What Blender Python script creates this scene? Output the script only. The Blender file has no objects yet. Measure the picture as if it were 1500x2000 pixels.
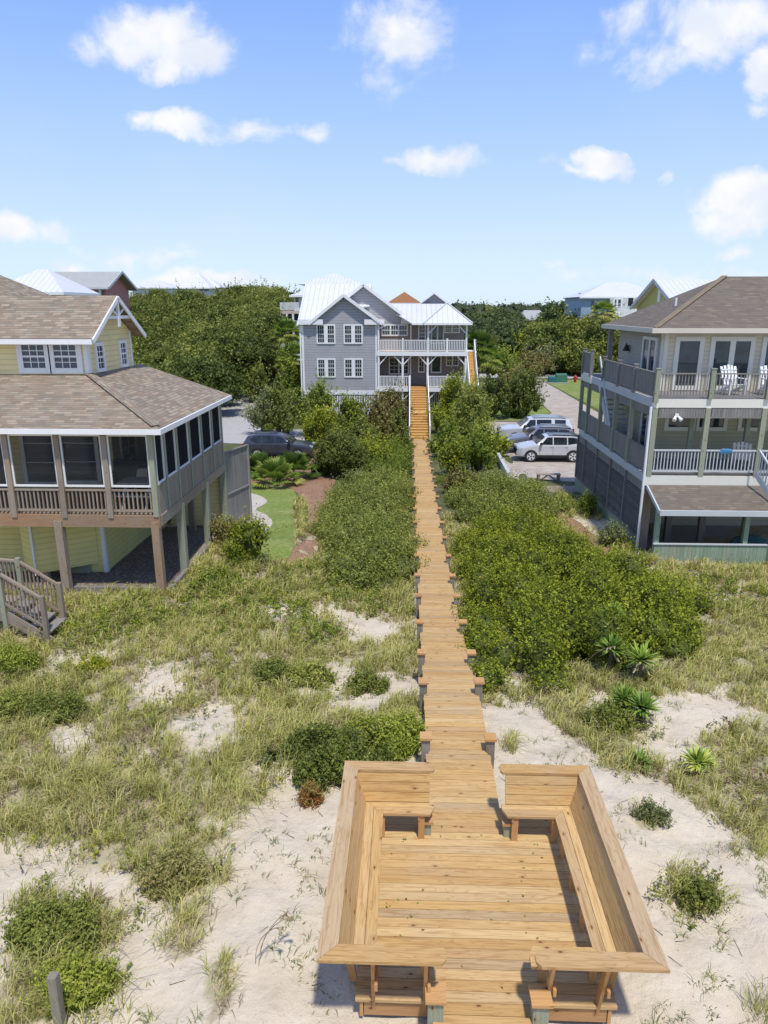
import bpy, math, random
import numpy as np
from mathutils import Vector, Matrix
from mathutils.geometry import delaunay_2d_cdt

S = bpy.context.scene
COL = S.collection
# ------------------------------------------------------------------ camera
F, PX, PY = 1400.0, 750.0, 1000.0            # the photograph is 1500 x 2000
PITCH = math.atan(397 / F)
YAW = math.radians(1.9286)
CAM = (-0.93, 0.0, 10.2)
cam = bpy.data.cameras.new('camera'); camo = bpy.data.objects.new('camera', cam); COL.objects.link(camo)
camo.location = CAM
camo.rotation_euler = (math.pi / 2 - PITCH, 0, YAW)
cam.sensor_fit = 'HORIZONTAL'; cam.sensor_width = 36; cam.lens = 36 * F / 1500
cam.clip_start = 0.1; cam.clip_end = 6000
S.camera = camo
S.render.resolution_x, S.render.resolution_y = 768, 1024
# ------------------------------------------------------------------ light
SUN = Vector((0.12, -0.42, 1.0)).normalized()
sl = bpy.data.lights.new('sun', 'SUN'); sl.energy = 2.3; sl.angle = math.radians(3.0); sl.color = (1.0, 0.95, 0.86)
so = bpy.data.objects.new('sun', sl); COL.objects.link(so); so.location = (0, 0, 60)
so.rotation_euler = SUN.to_track_quat('Z', 'Y').to_euler()
EXPOSURE = 0.76
S.view_settings.view_transform = 'Standard'; S.view_settings.look = 'None'
S.view_settings.exposure = EXPOSURE; S.view_settings.gamma = 1.0
S.cycles.max_bounces = 6; S.cycles.transparent_max_bounces = 12
S.cycles.diffuse_bounces = 3; S.cycles.glossy_bounces = 3; S.cycles.transmission_bounces = 3

def pray(x, y):
    xc = (x - PX) / F; yc = (y - PY) / F
    fh = math.cos(PITCH) - yc * math.sin(PITCH); dz = -math.sin(PITCH) - yc * math.cos(PITCH)
    return (xc * math.cos(YAW) - fh * math.sin(YAW), fh * math.cos(YAW) + xc * math.sin(YAW), dz)
def atZ(x, y, z):
    a, b, d = pray(x, y); t = (z - CAM[2]) / d; return Vector((CAM[0] + a * t, b * t, z))
def atY(x, y, Y):
    a, b, d = pray(x, y); t = Y / b; return Vector((CAM[0] + a * t, Y, CAM[2] + d * t))
def atX(x, y, X):
    a, b, d = pray(x, y); t = (X - CAM[0]) / a; return Vector((X, b * t, CAM[2] + d * t))

# ------------------------------------------------------------------ world
SKYK = 0.15
W = bpy.data.worlds.new('World'); S.world = W; W.use_nodes = True
def N(nt, typ, ins=None, **props):
    n = nt.nodes.new(typ)
    for k, v in props.items(): setattr(n, k, v)
    if ins:
        for k, v in ins.items():
            s = n.inputs[k]
            if hasattr(v, 'node'): nt.links.new(v, s)
            else:
                s.default_value = v
    return n
def MT(nt, op, a, b=None, c=None, clamp=False):
    n = nt.nodes.new('ShaderNodeMath'); n.operation = op; n.use_clamp = clamp
    for i, v in enumerate((a, b, c)):
        if v is None: continue
        if hasattr(v, 'node'): nt.links.new(v, n.inputs[i])
        else: n.inputs[i].default_value = v
    return n.outputs[0]
def MIX(nt, fac, a, b, mode='MIX'):
    n = nt.nodes.new('ShaderNodeMix'); n.data_type = 'RGBA'; n.blend_type = mode; n.clamp_factor = True
    for k, v in ((0, fac), (6, a), (7, b)):
        if hasattr(v, 'node'): nt.links.new(v, n.inputs[k])
        else:
            if k: v = tuple(v) + ((1,) if len(v) == 3 else ())
            n.inputs[k].default_value = v
    return n.outputs[2]
def RAMP(nt, fac, stops, interp='LINEAR'):
    n = nt.nodes.new('ShaderNodeValToRGB'); cr = n.color_ramp; cr.interpolation = interp
    while len(cr.elements) < len(stops): cr.elements.new(0.5)
    for e, (p, c) in zip(cr.elements, stops):
        e.position = p; e.color = tuple(c) + ((1,) if len(c) == 3 else ())
    nt.links.new(fac, n.inputs[0]); return n.outputs[0]
def SM(nt, v, lo, hi):
    n = nt.nodes.new('ShaderNodeMapRange'); n.interpolation_type = 'SMOOTHSTEP'
    nt.links.new(v, n.inputs[0]); n.inputs[1].default_value = lo; n.inputs[2].default_value = hi
    return n.outputs[0]

def build_world():
    nt = W.node_tree; nt.nodes.clear()
    K = 1 / (SKYK * 2 ** EXPOSURE)
    out = N(nt, 'ShaderNodeOutputWorld'); bg = N(nt, 'ShaderNodeBackground', {'Strength': SKYK})
    nt.links.new(bg.outputs[0], out.inputs[0])
    sky = N(nt, 'ShaderNodeTexSky', sky_type='NISHITA')
    sky.sun_disc = False; sky.sun_elevation = math.asin(SUN.z); sky.sun_rotation = math.atan2(SUN.x, SUN.y)
    sky.air_density = 1.0; sky.dust_density = 0.4; sky.ozone_density = 1.6; sky.altitude = 0
    tc = N(nt, 'ShaderNodeTexCoord'); sep = N(nt, 'ShaderNodeSeparateXYZ', {0: tc.outputs['Generated']})
    yy = MT(nt, 'MAXIMUM', sep.outputs[1], 0.02)
    u = MT(nt, 'DIVIDE', sep.outputs[0], yy); v = MT(nt, 'DIVIDE', sep.outputs[2], yy)
    uv = N(nt, 'ShaderNodeCombineXYZ', {0: u, 1: v}).outputs[0]
    wn = N(nt, 'ShaderNodeTexNoise', {'Vector': uv, 'Scale': 7.0, 'Detail': 8.0, 'Roughness': 0.62})
    wv = N(nt, 'ShaderNodeVectorMath', {0: wn.outputs['Color'], 1: (.5, .5, .5)}, operation='SUBTRACT').outputs[0]
    uw = N(nt, 'ShaderNodeVectorMath', {0: wv, 1: (.16, .085, 0), 2: uv}, operation='MULTIPLY_ADD').outputs[0]
    nz = N(nt, 'ShaderNodeTexNoise', {'Vector': uv, 'Scale': 8.0, 'Detail': 9.0, 'Roughness': 0.60, 'Distortion': 0.3})
    n2 = N(nt, 'ShaderNodeTexNoise', {'Vector': uv, 'Scale': 3.2, 'Detail': 3.0})
    # clouds: centre px, half-width px, half-height px, density
    cl = [(290, 62, 105, 50, 1.0), (370, 105, 75, 42, .95), (235, 70, 90, 40, .35), (770, 85, 85, 70, .72), (800, 115, 70, 50, .5), (385, 248, 60, 22, .5),
          (300, 243, 40, 18, .5), (500, 268, 85, 20, .6), (590, 266, 60, 22, .66), (880, 314, 75, 28, .8), (1025, 326, 45, 28, .45), (1165, 322, 46, 28, 1.1), (1110, 335, 40, 12, .7),
          (1390, 45, 150, 60, .85), (1290, 95, 110, 42, .62), (1492, 150, 44, 32, 1.1), (1480, 210, 30, 14, .4), (1450, 385, 78, 32, 1.1), (1455, 425, 90, 28, .8),
          (1305, 348, 16, 9, .5), (30, 445, 70, 30, .75), (260, 484, 90, 28, .6), (340, 498, 60, 10, .4), (135, 520, 42, 22, .9), (1330, 532, 210, 18, .5),
          (1440, 486, 30, 10, .45), (390, 545, 150, 14, .5), (1090, 512, 30, 8, .3), (765, 322, 30, 12, .35)]
    m = None
    for (x, y, a, b, d) in cl:
        c = pray(x, y); cx, cy = c[0] / c[1], c[2] / c[1]
        e = pray(x + a, y); f2 = pray(x, y - b)
        sx = 1 / (abs(e[0] / e[1] - cx) * 1.75); sy = 1 / (abs(f2[2] / f2[1] - cy) * 1.75)
        vm = N(nt, 'ShaderNodeVectorMath', {0: uw, 1: (sx, sy, 0), 2: (-cx * sx, -cy * sy, 0)}, operation='MULTIPLY_ADD')
        ln = N(nt, 'ShaderNodeVectorMath', {0: vm.outputs[0]}, operation='LENGTH')
        t = MT(nt, 'MULTIPLY', MT(nt, 'SUBTRACT', 1.0, ln.outputs['Value']), d * 1.5)
        m = t if m is None else MT(nt, 'MAXIMUM', m, t)
    dn = MT(nt, 'ADD', m, MT(nt, 'MULTIPLY', MT(nt, 'SUBTRACT', nz.outputs[0], 0.5), 3.4))
    dens = MT(nt, 'MULTIPLY', SM(nt, dn, 0.12, 1.05), SM(nt, m, 0.0, 0.3), clamp=True)
    thin = MT(nt, 'MULTIPLY', SM(nt, n2.outputs[0], .5, .8), .10)
    dens = MT(nt, 'MAXIMUM', dens, thin)
    # brighter tops, grey-blue bases inside the thick clouds
    sh = N(nt, 'ShaderNodeTexNoise', {'Vector': uv, 'Scale': 14.0, 'Detail': 4.0})
    ccol = MIX(nt, SM(nt, sh.outputs[0], .35, .65), (.80 * K, .86 * K, .98 * K), (1.0 * K, 1.0 * K, 1.02 * K))
    hsv = N(nt, 'ShaderNodeHueSaturation', {'Saturation': 0.92, 'Value': 1.0, 'Color': sky.outputs[0]})
    grad = RAMP(nt, SM(nt, sep.outputs[2], 0.0, 0.6), [(0.0, (.64 * K, .80 * K, .96 * K)), (0.12, (.52 * K, .70 * K, .98 * K)), (0.35, (.37 * K, .58 * K, .98 * K)), (0.62, (.24 * K, .44 * K, .98 * K)), (1.0, (.20 * K, .32 * K, .70 * K))])
    base = MIX(nt, 0.9, hsv.outputs[0], grad)
    col = MIX(nt, dens, base, ccol)
    nt.links.new(col, bg.inputs[0])
build_world()

# ------------------------------------------------------------------ materials
MATS = {}
def mat(name, fn):
    if name in MATS: return MATS[name]
    m = bpy.data.materials.new(name); m.use_nodes = True; nt = m.node_tree; nt.nodes.clear()
    out = N(nt, 'ShaderNodeOutputMaterial'); b = N(nt, 'ShaderNodeBsdfPrincipled')
    nt.links.new(b.outputs[0], out.inputs[0]); b.inputs['Specular IOR Level'].default_value = 0.3
    fn(nt, b, out); MATS[name] = m; return m
def setc(nt, b, c):
    if hasattr(c, 'node'): nt.links.new(c, b.inputs['Base Color'])
    else: b.inputs['Base Color'].default_value = tuple(c) + (1,)
def bump(nt, b, h, strength=.3, dist=.02):
    n = N(nt, 'ShaderNodeBump', {'Strength': strength, 'Distance': dist, 'Height': h}); nt.links.new(n.outputs[0], b.inputs['Normal'])
def pos(nt): return N(nt, 'ShaderNodeNewGeometry').outputs['Position']
def noise(nt, vec, scale, detail=4, rough=.55, dist=0):
    return N(nt, 'ShaderNodeTexNoise', {'Vector': vec, 'Scale': scale, 'Detail': detail, 'Roughness': rough, 'Distortion': dist}).outputs[0]
def paint(name, c, rough=.55, var=.12, scale=6):
    def f(nt, b, o):
        n = noise(nt, pos(nt), scale, 5)
        d = tuple(x * (1 - var) for x in c); e = tuple(min(1, x * (1 + var * .5)) for x in c)
        n2 = noise(nt, pos(nt), .7, 3)
        setc(nt, b, MIX(nt, .5, RAMP(nt, n, [(.3, d), (.7, e)]), RAMP(nt, n2, [(.35, d), (.65, e)])))
        b.inputs['Roughness'].default_value = rough; bump(nt, b, n, .08, .01)
    return mat(name, f)
def wood(name, cols, grain=.5, knots=True, gray=0.0, rough=.75):
    def f(nt, b, o):
        uv = N(nt, 'ShaderNodeUVMap', uv_map='uv').outputs[0]
        at = N(nt, 'ShaderNodeAttribute', attribute_name='rnd').outputs['Fac']
        off = N(nt, 'ShaderNodeCombineXYZ', {0: MT(nt, 'MULTIPLY', at, 37.0), 1: MT(nt, 'MULTIPLY', at, 91.0)}).outputs[0]
        p = N(nt, 'ShaderNodeVectorMath', {0: uv, 1: off}, operation='ADD').outputs[0]
        st = N(nt, 'ShaderNodeVectorMath', {0: p, 1: (1.0, 22.0, 1)}, operation='MULTIPLY').outputs[0]
        g1 = noise(nt, st, 1.6, 5, .6, .8)
        st2 = N(nt, 'ShaderNodeVectorMath', {0: p, 1: (.7, 7.0, 1)}, operation='MULTIPLY').outputs[0]
        g2 = noise(nt, st2, 1.0, 2, .5, 1.2)
        rings = MT(nt, 'FRACT', MT(nt, 'MULTIPLY', g2, 9.0))
        base = RAMP(nt, at, [(i / max(1, len(cols) - 1), c) for i, c in enumerate(cols)])
        dk = MIX(nt, 1.0, base, (.62, .48, .36), 'MULTIPLY')
        c = MIX(nt, MT(nt, 'MULTIPLY', SM(nt, g1, .45, .72), grain), base, dk)
        c = MIX(nt, MT(nt, 'MULTIPLY', SM(nt, rings, .62, .95), grain * .55), c, dk)
        if knots:
            kv = N(nt, 'ShaderNodeVectorMath', {0: p, 1: (2.0, 4.4, 1)}, operation='MULTIPLY').outputs[0]
            vr = N(nt, 'ShaderNodeTexVoronoi', {'Vector': kv, 'Scale': 1.0, 'Randomness': 1.0}, voronoi_dimensions='2D')
            pick = MT(nt, 'GREATER_THAN', N(nt, 'ShaderNodeSeparateColor', {0: vr.outputs['Color']}).outputs[0], .62)
            ring = MT(nt, 'MULTIPLY', MT(nt, 'SUBTRACT', 1.0, SM(nt, vr.outputs['Distance'], .05, .17)), pick)
            core = MT(nt, 'MULTIPLY', MT(nt, 'SUBTRACT', 1.0, SM(nt, vr.outputs['Distance'], .03, .07)), pick)
            c = MIX(nt, MT(nt, 'MULTIPLY', ring, .5), c, (.33, .16, .06)); c = MIX(nt, MT(nt, 'MULTIPLY', core, .85), c, (.09, .04, .02))
        w = noise(nt, pos(nt), 1.3, 4, .6)
        if gray: c = MIX(nt, MT(nt, 'MULTIPLY', SM(nt, w, .35, .75), gray), c, (.30, .28, .25))
        else: c = MIX(nt, MT(nt, 'MULTIPLY', SM(nt, w, .5, .8), .25), c, (.42, .34, .26))
        setc(nt, b, c); b.inputs['Roughness'].default_value = rough; bump(nt, b, g1, .25, .004)
    return mat(name, f)
M_PINE = wood('fresh_pine', [(.53, .34, .14), (.59, .39, .165), (.48, .295, .115), (.61, .425, .19), (.54, .35, .14), (.45, .32, .175), (.62, .435, .205), (.50, .325, .15), (.57, .365, .135)], .8)
M_PINEDARK = wood('tan_pine', [(.50, .27, .10), (.58, .34, .14), (.44, .25, .12)], .5)
M_TREAD = wood('tread_pine', [(.62, .40, .15), (.68, .45, .18), (.58, .35, .12)], .35, knots=False)
M_POST = wood('grey_post', [(.22, .20, .15), (.27, .24, .19), (.20, .20, .15)], .6, gray=.6)
M_WEATHER = wood('weathered_brown', [(.30, .24, .18), (.36, .29, .22), (.25, .20, .15), (.33, .28, .23)], .6, gray=.5)
M_RUST = wood('reddish_weathered', [(.36, .22, .12), (.30, .21, .14), (.40, .27, .17)], .6, gray=.25)
M_GREENW = wood('green_treated', [(.30, .33, .24), (.34, .36, .27), (.27, .31, .23)], .55, gray=.35)
M_GREENB = wood('green_boards', [(.26, .36, .27), (.30, .40, .30), (.24, .34, .24), (.34, .38, .28)], .6, gray=.2)
M_GRAYW = wood('grey_boards', [(.23, .225, .22), (.28, .27, .26), (.20, .195, .19), (.26, .25, .24)], .6, knots=False, gray=.3)
M_WHITE = paint('white_paint', (.80, .80, .80), .5, .06)
M_CREAMT = paint('cream_trim', (.74, .72, .64), .5, .06)
M_BEIGE = paint('beige_gutter', (.62, .57, .48), .5, .05)
M_GREYT = paint('pale_grey_trim', (.52, .55, .57), .5, .06)
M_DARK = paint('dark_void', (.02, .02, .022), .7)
M_BLACK = paint('black_plastic', (.025, .025, .027), .5)
M_STEM = paint('bark', (.16, .125, .09), .9, .3, 20)
M_DRY = paint('dry_stem', (.42, .34, .20), .9, .2, 30)
def siding(name, c, lap=.15, line=.55, horiz=True):
    def f(nt, b, o):
        p = pos(nt); z = N(nt, 'ShaderNodeSeparateXYZ', {0: p}).outputs[2]
        fr = MT(nt, 'FRACT', MT(nt, 'DIVIDE', z, lap))
        n = noise(nt, p, 1.1, 5, .6); n3 = noise(nt, p, 14, 3)
        col = RAMP(nt, n, [(.3, tuple(x * .9 for x in c)), (.7, tuple(min(1, x * 1.04) for x in c))])
        col = MIX(nt, MT(nt, 'MULTIPLY', n3, .12), col, tuple(x * .7 for x in c))
        col = MIX(nt, MT(nt, 'MULTIPLY', MT(nt, 'LESS_THAN', fr, .13), 1 - line), col, (.02, .02, .02))
        setc(nt, b, col); b.inputs['Roughness'].default_value = .65; bump(nt, b, fr, .6, .015)
    return mat(name, f)
M_YEL = siding('yellow_siding', (.84, .72, .38), .17, .75)
M_YELL = siding('lower_yellow_siding', (.82, .74, .30), .17, .8)
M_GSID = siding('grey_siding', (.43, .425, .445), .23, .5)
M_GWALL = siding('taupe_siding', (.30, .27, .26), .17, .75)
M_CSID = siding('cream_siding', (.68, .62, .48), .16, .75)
M_BSID = siding('blue_siding', (.33, .44, .54), .2, .85)
M_OSID = siding('olive_siding', (.52, .48, .17), .2, .8)
M_PSID = siding('pink_siding', (.62, .27, .23), .2, .85)
M_WSID = siding('pale_siding', (.66, .68, .66), .2, .85)
def shingle(name, cols, mort):
    def f(nt, b, o):
        uv = N(nt, 'ShaderNodeUVMap', uv_map='uv').outputs[0]
        br = N(nt, 'ShaderNodeTexBrick', {'Vector': uv, 'Color1': (0, 0, 0, 1), 'Color2': (1, 1, 1, 1), 'Mortar': (.5, .5, .5, 1), 'Scale': 1.0, 'Mortar Size': .008,
                                          'Brick Width': .27, 'Row Height': .135, 'Bias': 0.0}); br.offset = .37; br.offset_frequency = 2
        t = N(nt, 'ShaderNodeSeparateColor', {0: br.outputs[0]}).outputs[0]
        n = noise(nt, uv, 1.2, 4, .6); n2 = noise(nt, uv, 40, 3)
        t2 = MT(nt, 'ADD', MT(nt, 'MULTIPLY', t, .8), MT(nt, 'MULTIPLY', n, .3))
        c = RAMP(nt, t2, [(i / (len(cols) - 1), q) for i, q in enumerate(cols)])
        c = MIX(nt, MT(nt, 'MULTIPLY', n2, .35), c, tuple(x * .6 for x in cols[0]))
        row = MT(nt, 'FRACT', MT(nt, 'DIVIDE', N(nt, 'ShaderNodeSeparateXYZ', {0: uv}).outputs[1], .135))
        c = MIX(nt, MT(nt, 'MULTIPLY', MT(nt, 'LESS_THAN', row, .14), .5), c, mort)
        setc(nt, b, c); b.inputs['Roughness'].default_value = .9; bump(nt, b, MT(nt, 'ADD', row, MT(nt, 'MULTIPLY', t, .4)), .7, .012)
    return mat(name, f)
M_SHL = shingle('tan_shingles', [(.15, .105, .075), (.33, .25, .18), (.22, .19, .145), (.42, .34, .25), (.26, .23, .19)], (.10, .075, .055))
M_SHR = shingle('brown_shingles', [(.12, .098, .078), (.20, .165, .13), (.155, .135, .115), (.26, .215, .165)], (.08, .055, .04))
M_SHO = shingle('orange_shingles', [(.30, .13, .05), (.36, .17, .08)], (.2, .1, .05))
M_SHG = shingle('grey_shingles', [(.36, .37, .36), (.44, .45, .44)], (.3, .3, .3))
def metal(name, c):
    def f(nt, b, o):
        uv = N(nt, 'ShaderNodeUVMap', uv_map='uv').outputs[0]
        fr = MT(nt, 'FRACT', MT(nt, 'DIVIDE', N(nt, 'ShaderNodeSeparateXYZ', {0: uv}).outputs[0], .45))
        rib = MT(nt, 'SUBTRACT', 1.0, SM(nt, MT(nt, 'ABSOLUTE', MT(nt, 'SUBTRACT', fr, .5)), .03, .08))
        n = noise(nt, pos(nt), .8, 4)
        col = RAMP(nt, n, [(.3, tuple(x * .93 for x in c)), (.7, c)])
        col = MIX(nt, MT(nt, 'MULTIPLY', rib, .3), col, tuple(x * .72 for x in c))
        setc(nt, b, col); b.inputs['Roughness'].default_value = .42; bump(nt, b, rib, .8, .03)
    return mat(name, f)
M_METAL = metal('white_metal_roof', (.66, .67, .70))
def glass(name, c, rough=.06, stripes=False):
    def f(nt, b, o):
        col = c
        if stripes:
            z = N(nt, 'ShaderNodeSeparateXYZ', {0: pos(nt)}).outputs[2]
            fr = MT(nt, 'FRACT', MT(nt, 'DIVIDE', z, .055))
            col = MIX(nt, MT(nt, 'LESS_THAN', fr, .45), c, tuple(x * 4 for x in c))
        else:
            n = noise(nt, pos(nt), 1.7, 3)
            col = RAMP(nt, n, [(.4, c), (.65, tuple(x * 2.3 for x in c))])
        setc(nt, b, col); b.inputs['Roughness'].default_value = rough; b.inputs['Specular IOR Level'].default_value = .7
    return mat(name, f)
M_GLASS = glass('window_glass', (.018, .028, .034))
M_BLIND = glass('glass_over_blinds', (.016, .024, .036), .1, True)
M_CGLASS = glass('car_glass', (.012, .016, .02), .05)
def screen(name, c, a):
    def f(nt, b, o):
        tr = N(nt, 'ShaderNodeBsdfTransparent'); df = N(nt, 'ShaderNodeBsdfDiffuse', {'Color': tuple(c) + (1,)})
        mx = N(nt, 'ShaderNodeMixShader', {0: a}); nt.links.new(tr.outputs[0], mx.inputs[1]); nt.links.new(df.outputs[0], mx.inputs[2])
        nt.links.new(mx.outputs[0], o.inputs[0])
    return mat(name, f)
M_SCR = screen('insect_screen', (.05, .055, .055), .25)
M_SCRD = screen('side_insect_screen', (.028, .03, .033), .86)
def carpaint(name, c, metal_=.3, rough=.28):
    def f(nt, b, o):
        n = noise(nt, pos(nt), 2.0, 3); setc(nt, b, RAMP(nt, n, [(.3, tuple(x * .9 for x in c)), (.7, c)]))
        b.inputs['Metallic'].default_value = metal_; b.inputs['Roughness'].default_value = rough
        b.inputs['Coat Weight'].default_value = .6; b.inputs['Coat Roughness'].default_value = .08
    return mat(name, f)
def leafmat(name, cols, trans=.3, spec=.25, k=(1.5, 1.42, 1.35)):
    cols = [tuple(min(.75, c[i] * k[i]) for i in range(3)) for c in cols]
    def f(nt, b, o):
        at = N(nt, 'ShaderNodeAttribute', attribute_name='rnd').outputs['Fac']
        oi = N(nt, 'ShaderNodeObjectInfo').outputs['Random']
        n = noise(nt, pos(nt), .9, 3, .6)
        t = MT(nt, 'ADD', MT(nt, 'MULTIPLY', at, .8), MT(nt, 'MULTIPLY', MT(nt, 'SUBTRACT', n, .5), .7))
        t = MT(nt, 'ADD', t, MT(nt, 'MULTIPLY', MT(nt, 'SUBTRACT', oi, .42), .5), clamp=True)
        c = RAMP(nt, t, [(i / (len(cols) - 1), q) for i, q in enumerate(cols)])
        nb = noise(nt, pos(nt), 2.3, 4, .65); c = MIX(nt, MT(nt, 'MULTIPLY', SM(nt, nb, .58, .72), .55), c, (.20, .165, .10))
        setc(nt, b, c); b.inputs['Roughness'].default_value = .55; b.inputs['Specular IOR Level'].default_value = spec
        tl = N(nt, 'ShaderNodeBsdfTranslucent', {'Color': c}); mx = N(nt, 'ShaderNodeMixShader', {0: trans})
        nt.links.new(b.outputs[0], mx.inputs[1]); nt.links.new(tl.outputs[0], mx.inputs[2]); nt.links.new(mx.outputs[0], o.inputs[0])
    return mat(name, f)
L_YEL = leafmat('yellow_green_leaves', [(.055, .075, .012), (.14, .18, .015), (.24, .28, .022), (.38, .38, .04)])
L_GRN = leafmat('green_leaves', [(.05, .078, .012), (.10, .145, .018), (.17, .225, .028), (.27, .31, .05)])
L_OLV = leafmat('olive_leaves', [(.06, .075, .02), (.10, .125, .03), (.16, .19, .045), (.25, .27, .08)], k=(1.85, 1.75, 1.4))
L_DRK = leafmat('dark_leaves', [(.04, .058, .014), (.075, .10, .02), (.12, .155, .03), (.20, .23, .05)])
L_GRY = leafmat('greygreen_leaves', [(.07, .085, .035), (.12, .145, .06), (.18, .21, .09), (.27, .29, .14)])
L_BRN = leafmat('brownish_leaves', [(.08, .06, .025), (.13, .12, .035), (.19, .19, .06), (.28, .26, .10)])
L_RED = leafmat('reddish_leaves', [(.14, .05, .02), (.22, .09, .03), (.24, .16, .05), (.16, .2, .05)])
L_OAK = leafmat('oak_leaves', [(.035, .055, .016), (.065, .09, .022), (.105, .135, .03), (.17, .19, .05), (.25, .27, .07)], k=(1.5, 1.45, 1.15))
L_OAKD = leafmat('far_oak_leaves', [(.035, .055, .024), (.055, .08, .032), (.09, .115, .042), (.13, .155, .055)], k=(1.3, 1.3, 1.15))
L_PALM = leafmat('palm_leaves', [(.05, .09, .02), (.10, .16, .03), (.18, .24, .05), (.30, .30, .12)], k=(1.9, 1.8, 1.6))
L_YUC = leafmat('yucca_leaves', [(.06, .12, .025), (.12, .21, .04), (.22, .32, .06), (.38, .42, .12)], k=(1.9, 1.7, 1.5))
L_GRS = leafmat('beach_grass', [(.17, .18, .06), (.26, .275, .09), (.36, .36, .14), (.48, .42, .23), (.38, .31, .19)], .3, .15, (1.55, 1.48, 1.3))
L_DRYG = leafmat('dry_grass', [(.18, .13, .09), (.27, .21, .14), (.35, .29, .20), (.22, .17, .13)], .2, .1, (1.25, 1.2, 1.15))
L_TWIG = leafmat('bare_twigs', [(.16, .13, .10), (.24, .20, .16), (.32, .28, .24)], 0.0, .1, (1, 1, 1))

# ------------------------------------------------------------------ mesh helpers
RNG = np.random.default_rng(7); random.seed(7)
def dist3(a, b): return (Vector(a) - Vector(b)).length
class MB:
    def __init__(s): s.v = []; s.f = []; s.uv = []; s.r = []; s.mi = []
    def face(s, pts, uv=None, r=0.5, mi=0):
        b = len(s.v); s.v.extend([tuple(p) for p in pts]); s.f.append(tuple(range(b, b + len(pts))))
        if uv is None:
            P = [Vector(p) for p in pts]; n = Vector((0, 0, 0))
            for i in range(len(P)):
                a, c = P[i], P[(i + 1) % len(P)]; n += Vector(((a.y - c.y) * (a.z + c.z), (a.z - c.z) * (a.x + c.x), (a.x - c.x) * (a.y + c.y)))
            if n.length < 1e-12: n = Vector((0, 0, 1))
            n.normalize()
            if abs(n.z) > .995: t = Vector((1, 0, 0)); w = Vector((0, 1, 0))
            else: t = Vector((-n.y, n.x, 0)).normalized(); w = n.cross(t)
            uv = [(p.dot(t), p.dot(w)) for p in P]
        s.uv.append(uv); s.r.append(r); s.mi.append(mi)
    def hexa(s, c, r=None, mi=0, along=None):   # c: 8 corners, bottom 0-3 ccw, top 4-7
        if r is None: r = random.random()
        C = [Vector(p) for p in c]
        for idx in ((3, 2, 1, 0), (4, 5, 6, 7), (0, 1, 5, 4), (1, 2, 6, 5), (2, 3, 7, 6), (3, 0, 4, 7)):
            P = [C[i] for i in idx]
            if along is not None:
                a = Vector(along).normalized(); n = (P[1] - P[0]).cross(P[2] - P[1])
                if n.length < 1e-12: n = Vector((0, 0, 1))
                w = n.normalized().cross(a)
                if w.length < .3: w = Vector((0, 0, 1)).cross(a) if abs(a.z) < .9 else Vector((1, 0, 0))
                uv = [(p.dot(a), p.dot(w)) for p in P]
                s.face(P, uv, r, mi)
            else: s.face(P, None, r, mi)
    def box(s, x0, x1, y0, y1, z0, z1, r=None, mi=0, along=None):
        if x0 > x1: x0, x1 = x1, x0
        if y0 > y1: y0, y1 = y1, y0
        if z0 > z1: z0, z1 = z1, z0
        if along is None:
            d = (x1 - x0, y1 - y0, z1 - z0); k = d.index(max(d)); along = [(1, 0, 0), (0, 1, 0), (0, 0, 1)][k]
        s.hexa([(x0, y0, z0), (x1, y0, z0), (x1, y1, z0), (x0, y1, z0), (x0, y0, z1), (x1, y0, z1), (x1, y1, z1), (x0, y1, z1)], r, mi, along)
    def bar(s, p, q, w, h, up=(0, 0, 1), r=None, mi=0):
        p, q = Vector(p), Vector(q); a = (q - p).normalized(); u = Vector(up)
        sd = a.cross(u)
        if sd.length < 1e-4: sd = a.cross(Vector((0, 1, 0)))
        sd.normalize(); u = sd.cross(a).normalized(); sd = sd * w / 2; u = u * h / 2
        s.hexa([p - sd - u, p + sd - u, q + sd - u, q - sd - u, p - sd + u, p + sd + u, q + sd + u, q - sd + u], r, mi, a)
    def tube(s, p, q, r0, r1, n=8, r=None, mi=0, caps=True):
        p, q = Vector(p), Vector(q); a = (q - p).normalized(); t = a.orthogonal().normalized(); w = a.cross(t)
        if r is None: r = random.random()
        R0 = [p + (t * math.cos(2 * math.pi * i / n) + w * math.sin(2 * math.pi * i / n)) * r0 for i in range(n)]
        R1 = [q + (t * math.cos(2 * math.pi * i / n) + w * math.sin(2 * math.pi * i / n)) * r1 for i in range(n)]
        for i in range(n):
            j = (i + 1) % n; s.face([R0[i], R0[j], R1[j], R1[i]], None, r, mi)
        if caps: s.face(R0[::-1], None, r, mi); s.face(R1, None, r, mi)
    def build(s, name, material, parent=None, smooth=False):
        me = bpy.data.meshes.new(name)
        L = parent['_l'] if parent is not None and '_l' in parent.keys() else (0, 0, 0)
        me.from_pydata([(v[0] - L[0], v[1] - L[1], v[2] - L[2]) for v in s.v], [], s.f)
        for m in (material if isinstance(material, (list, tuple)) else [material]): me.materials.append(m)
        ul = me.uv_layers.new(name='uv'); ul.data.foreach_set('uv', np.array([c for f in s.uv for c in f], dtype=np.float32).ravel())
        a = me.attributes.new('rnd', 'FLOAT', 'FACE'); a.data.foreach_set('value', np.array(s.r, dtype=np.float32))
        me.polygons.foreach_set('material_index', np.array(s.mi, dtype=np.int32))
        if smooth: me.polygons.foreach_set('use_smooth', np.ones(len(s.f), dtype=bool))
        me.update()
        o = bpy.data.objects.new(name, me); COL.objects.link(o)
        if parent is not None: o.parent = parent; o['_l'] = tuple(L)
        return o
def tag(o, label=None, cat=None, group=None, kind=None):
    if label: o['label'] = label
    if cat: o['category'] = cat
    if group: o['group'] = group
    if kind: o['kind'] = kind
    return o
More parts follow.
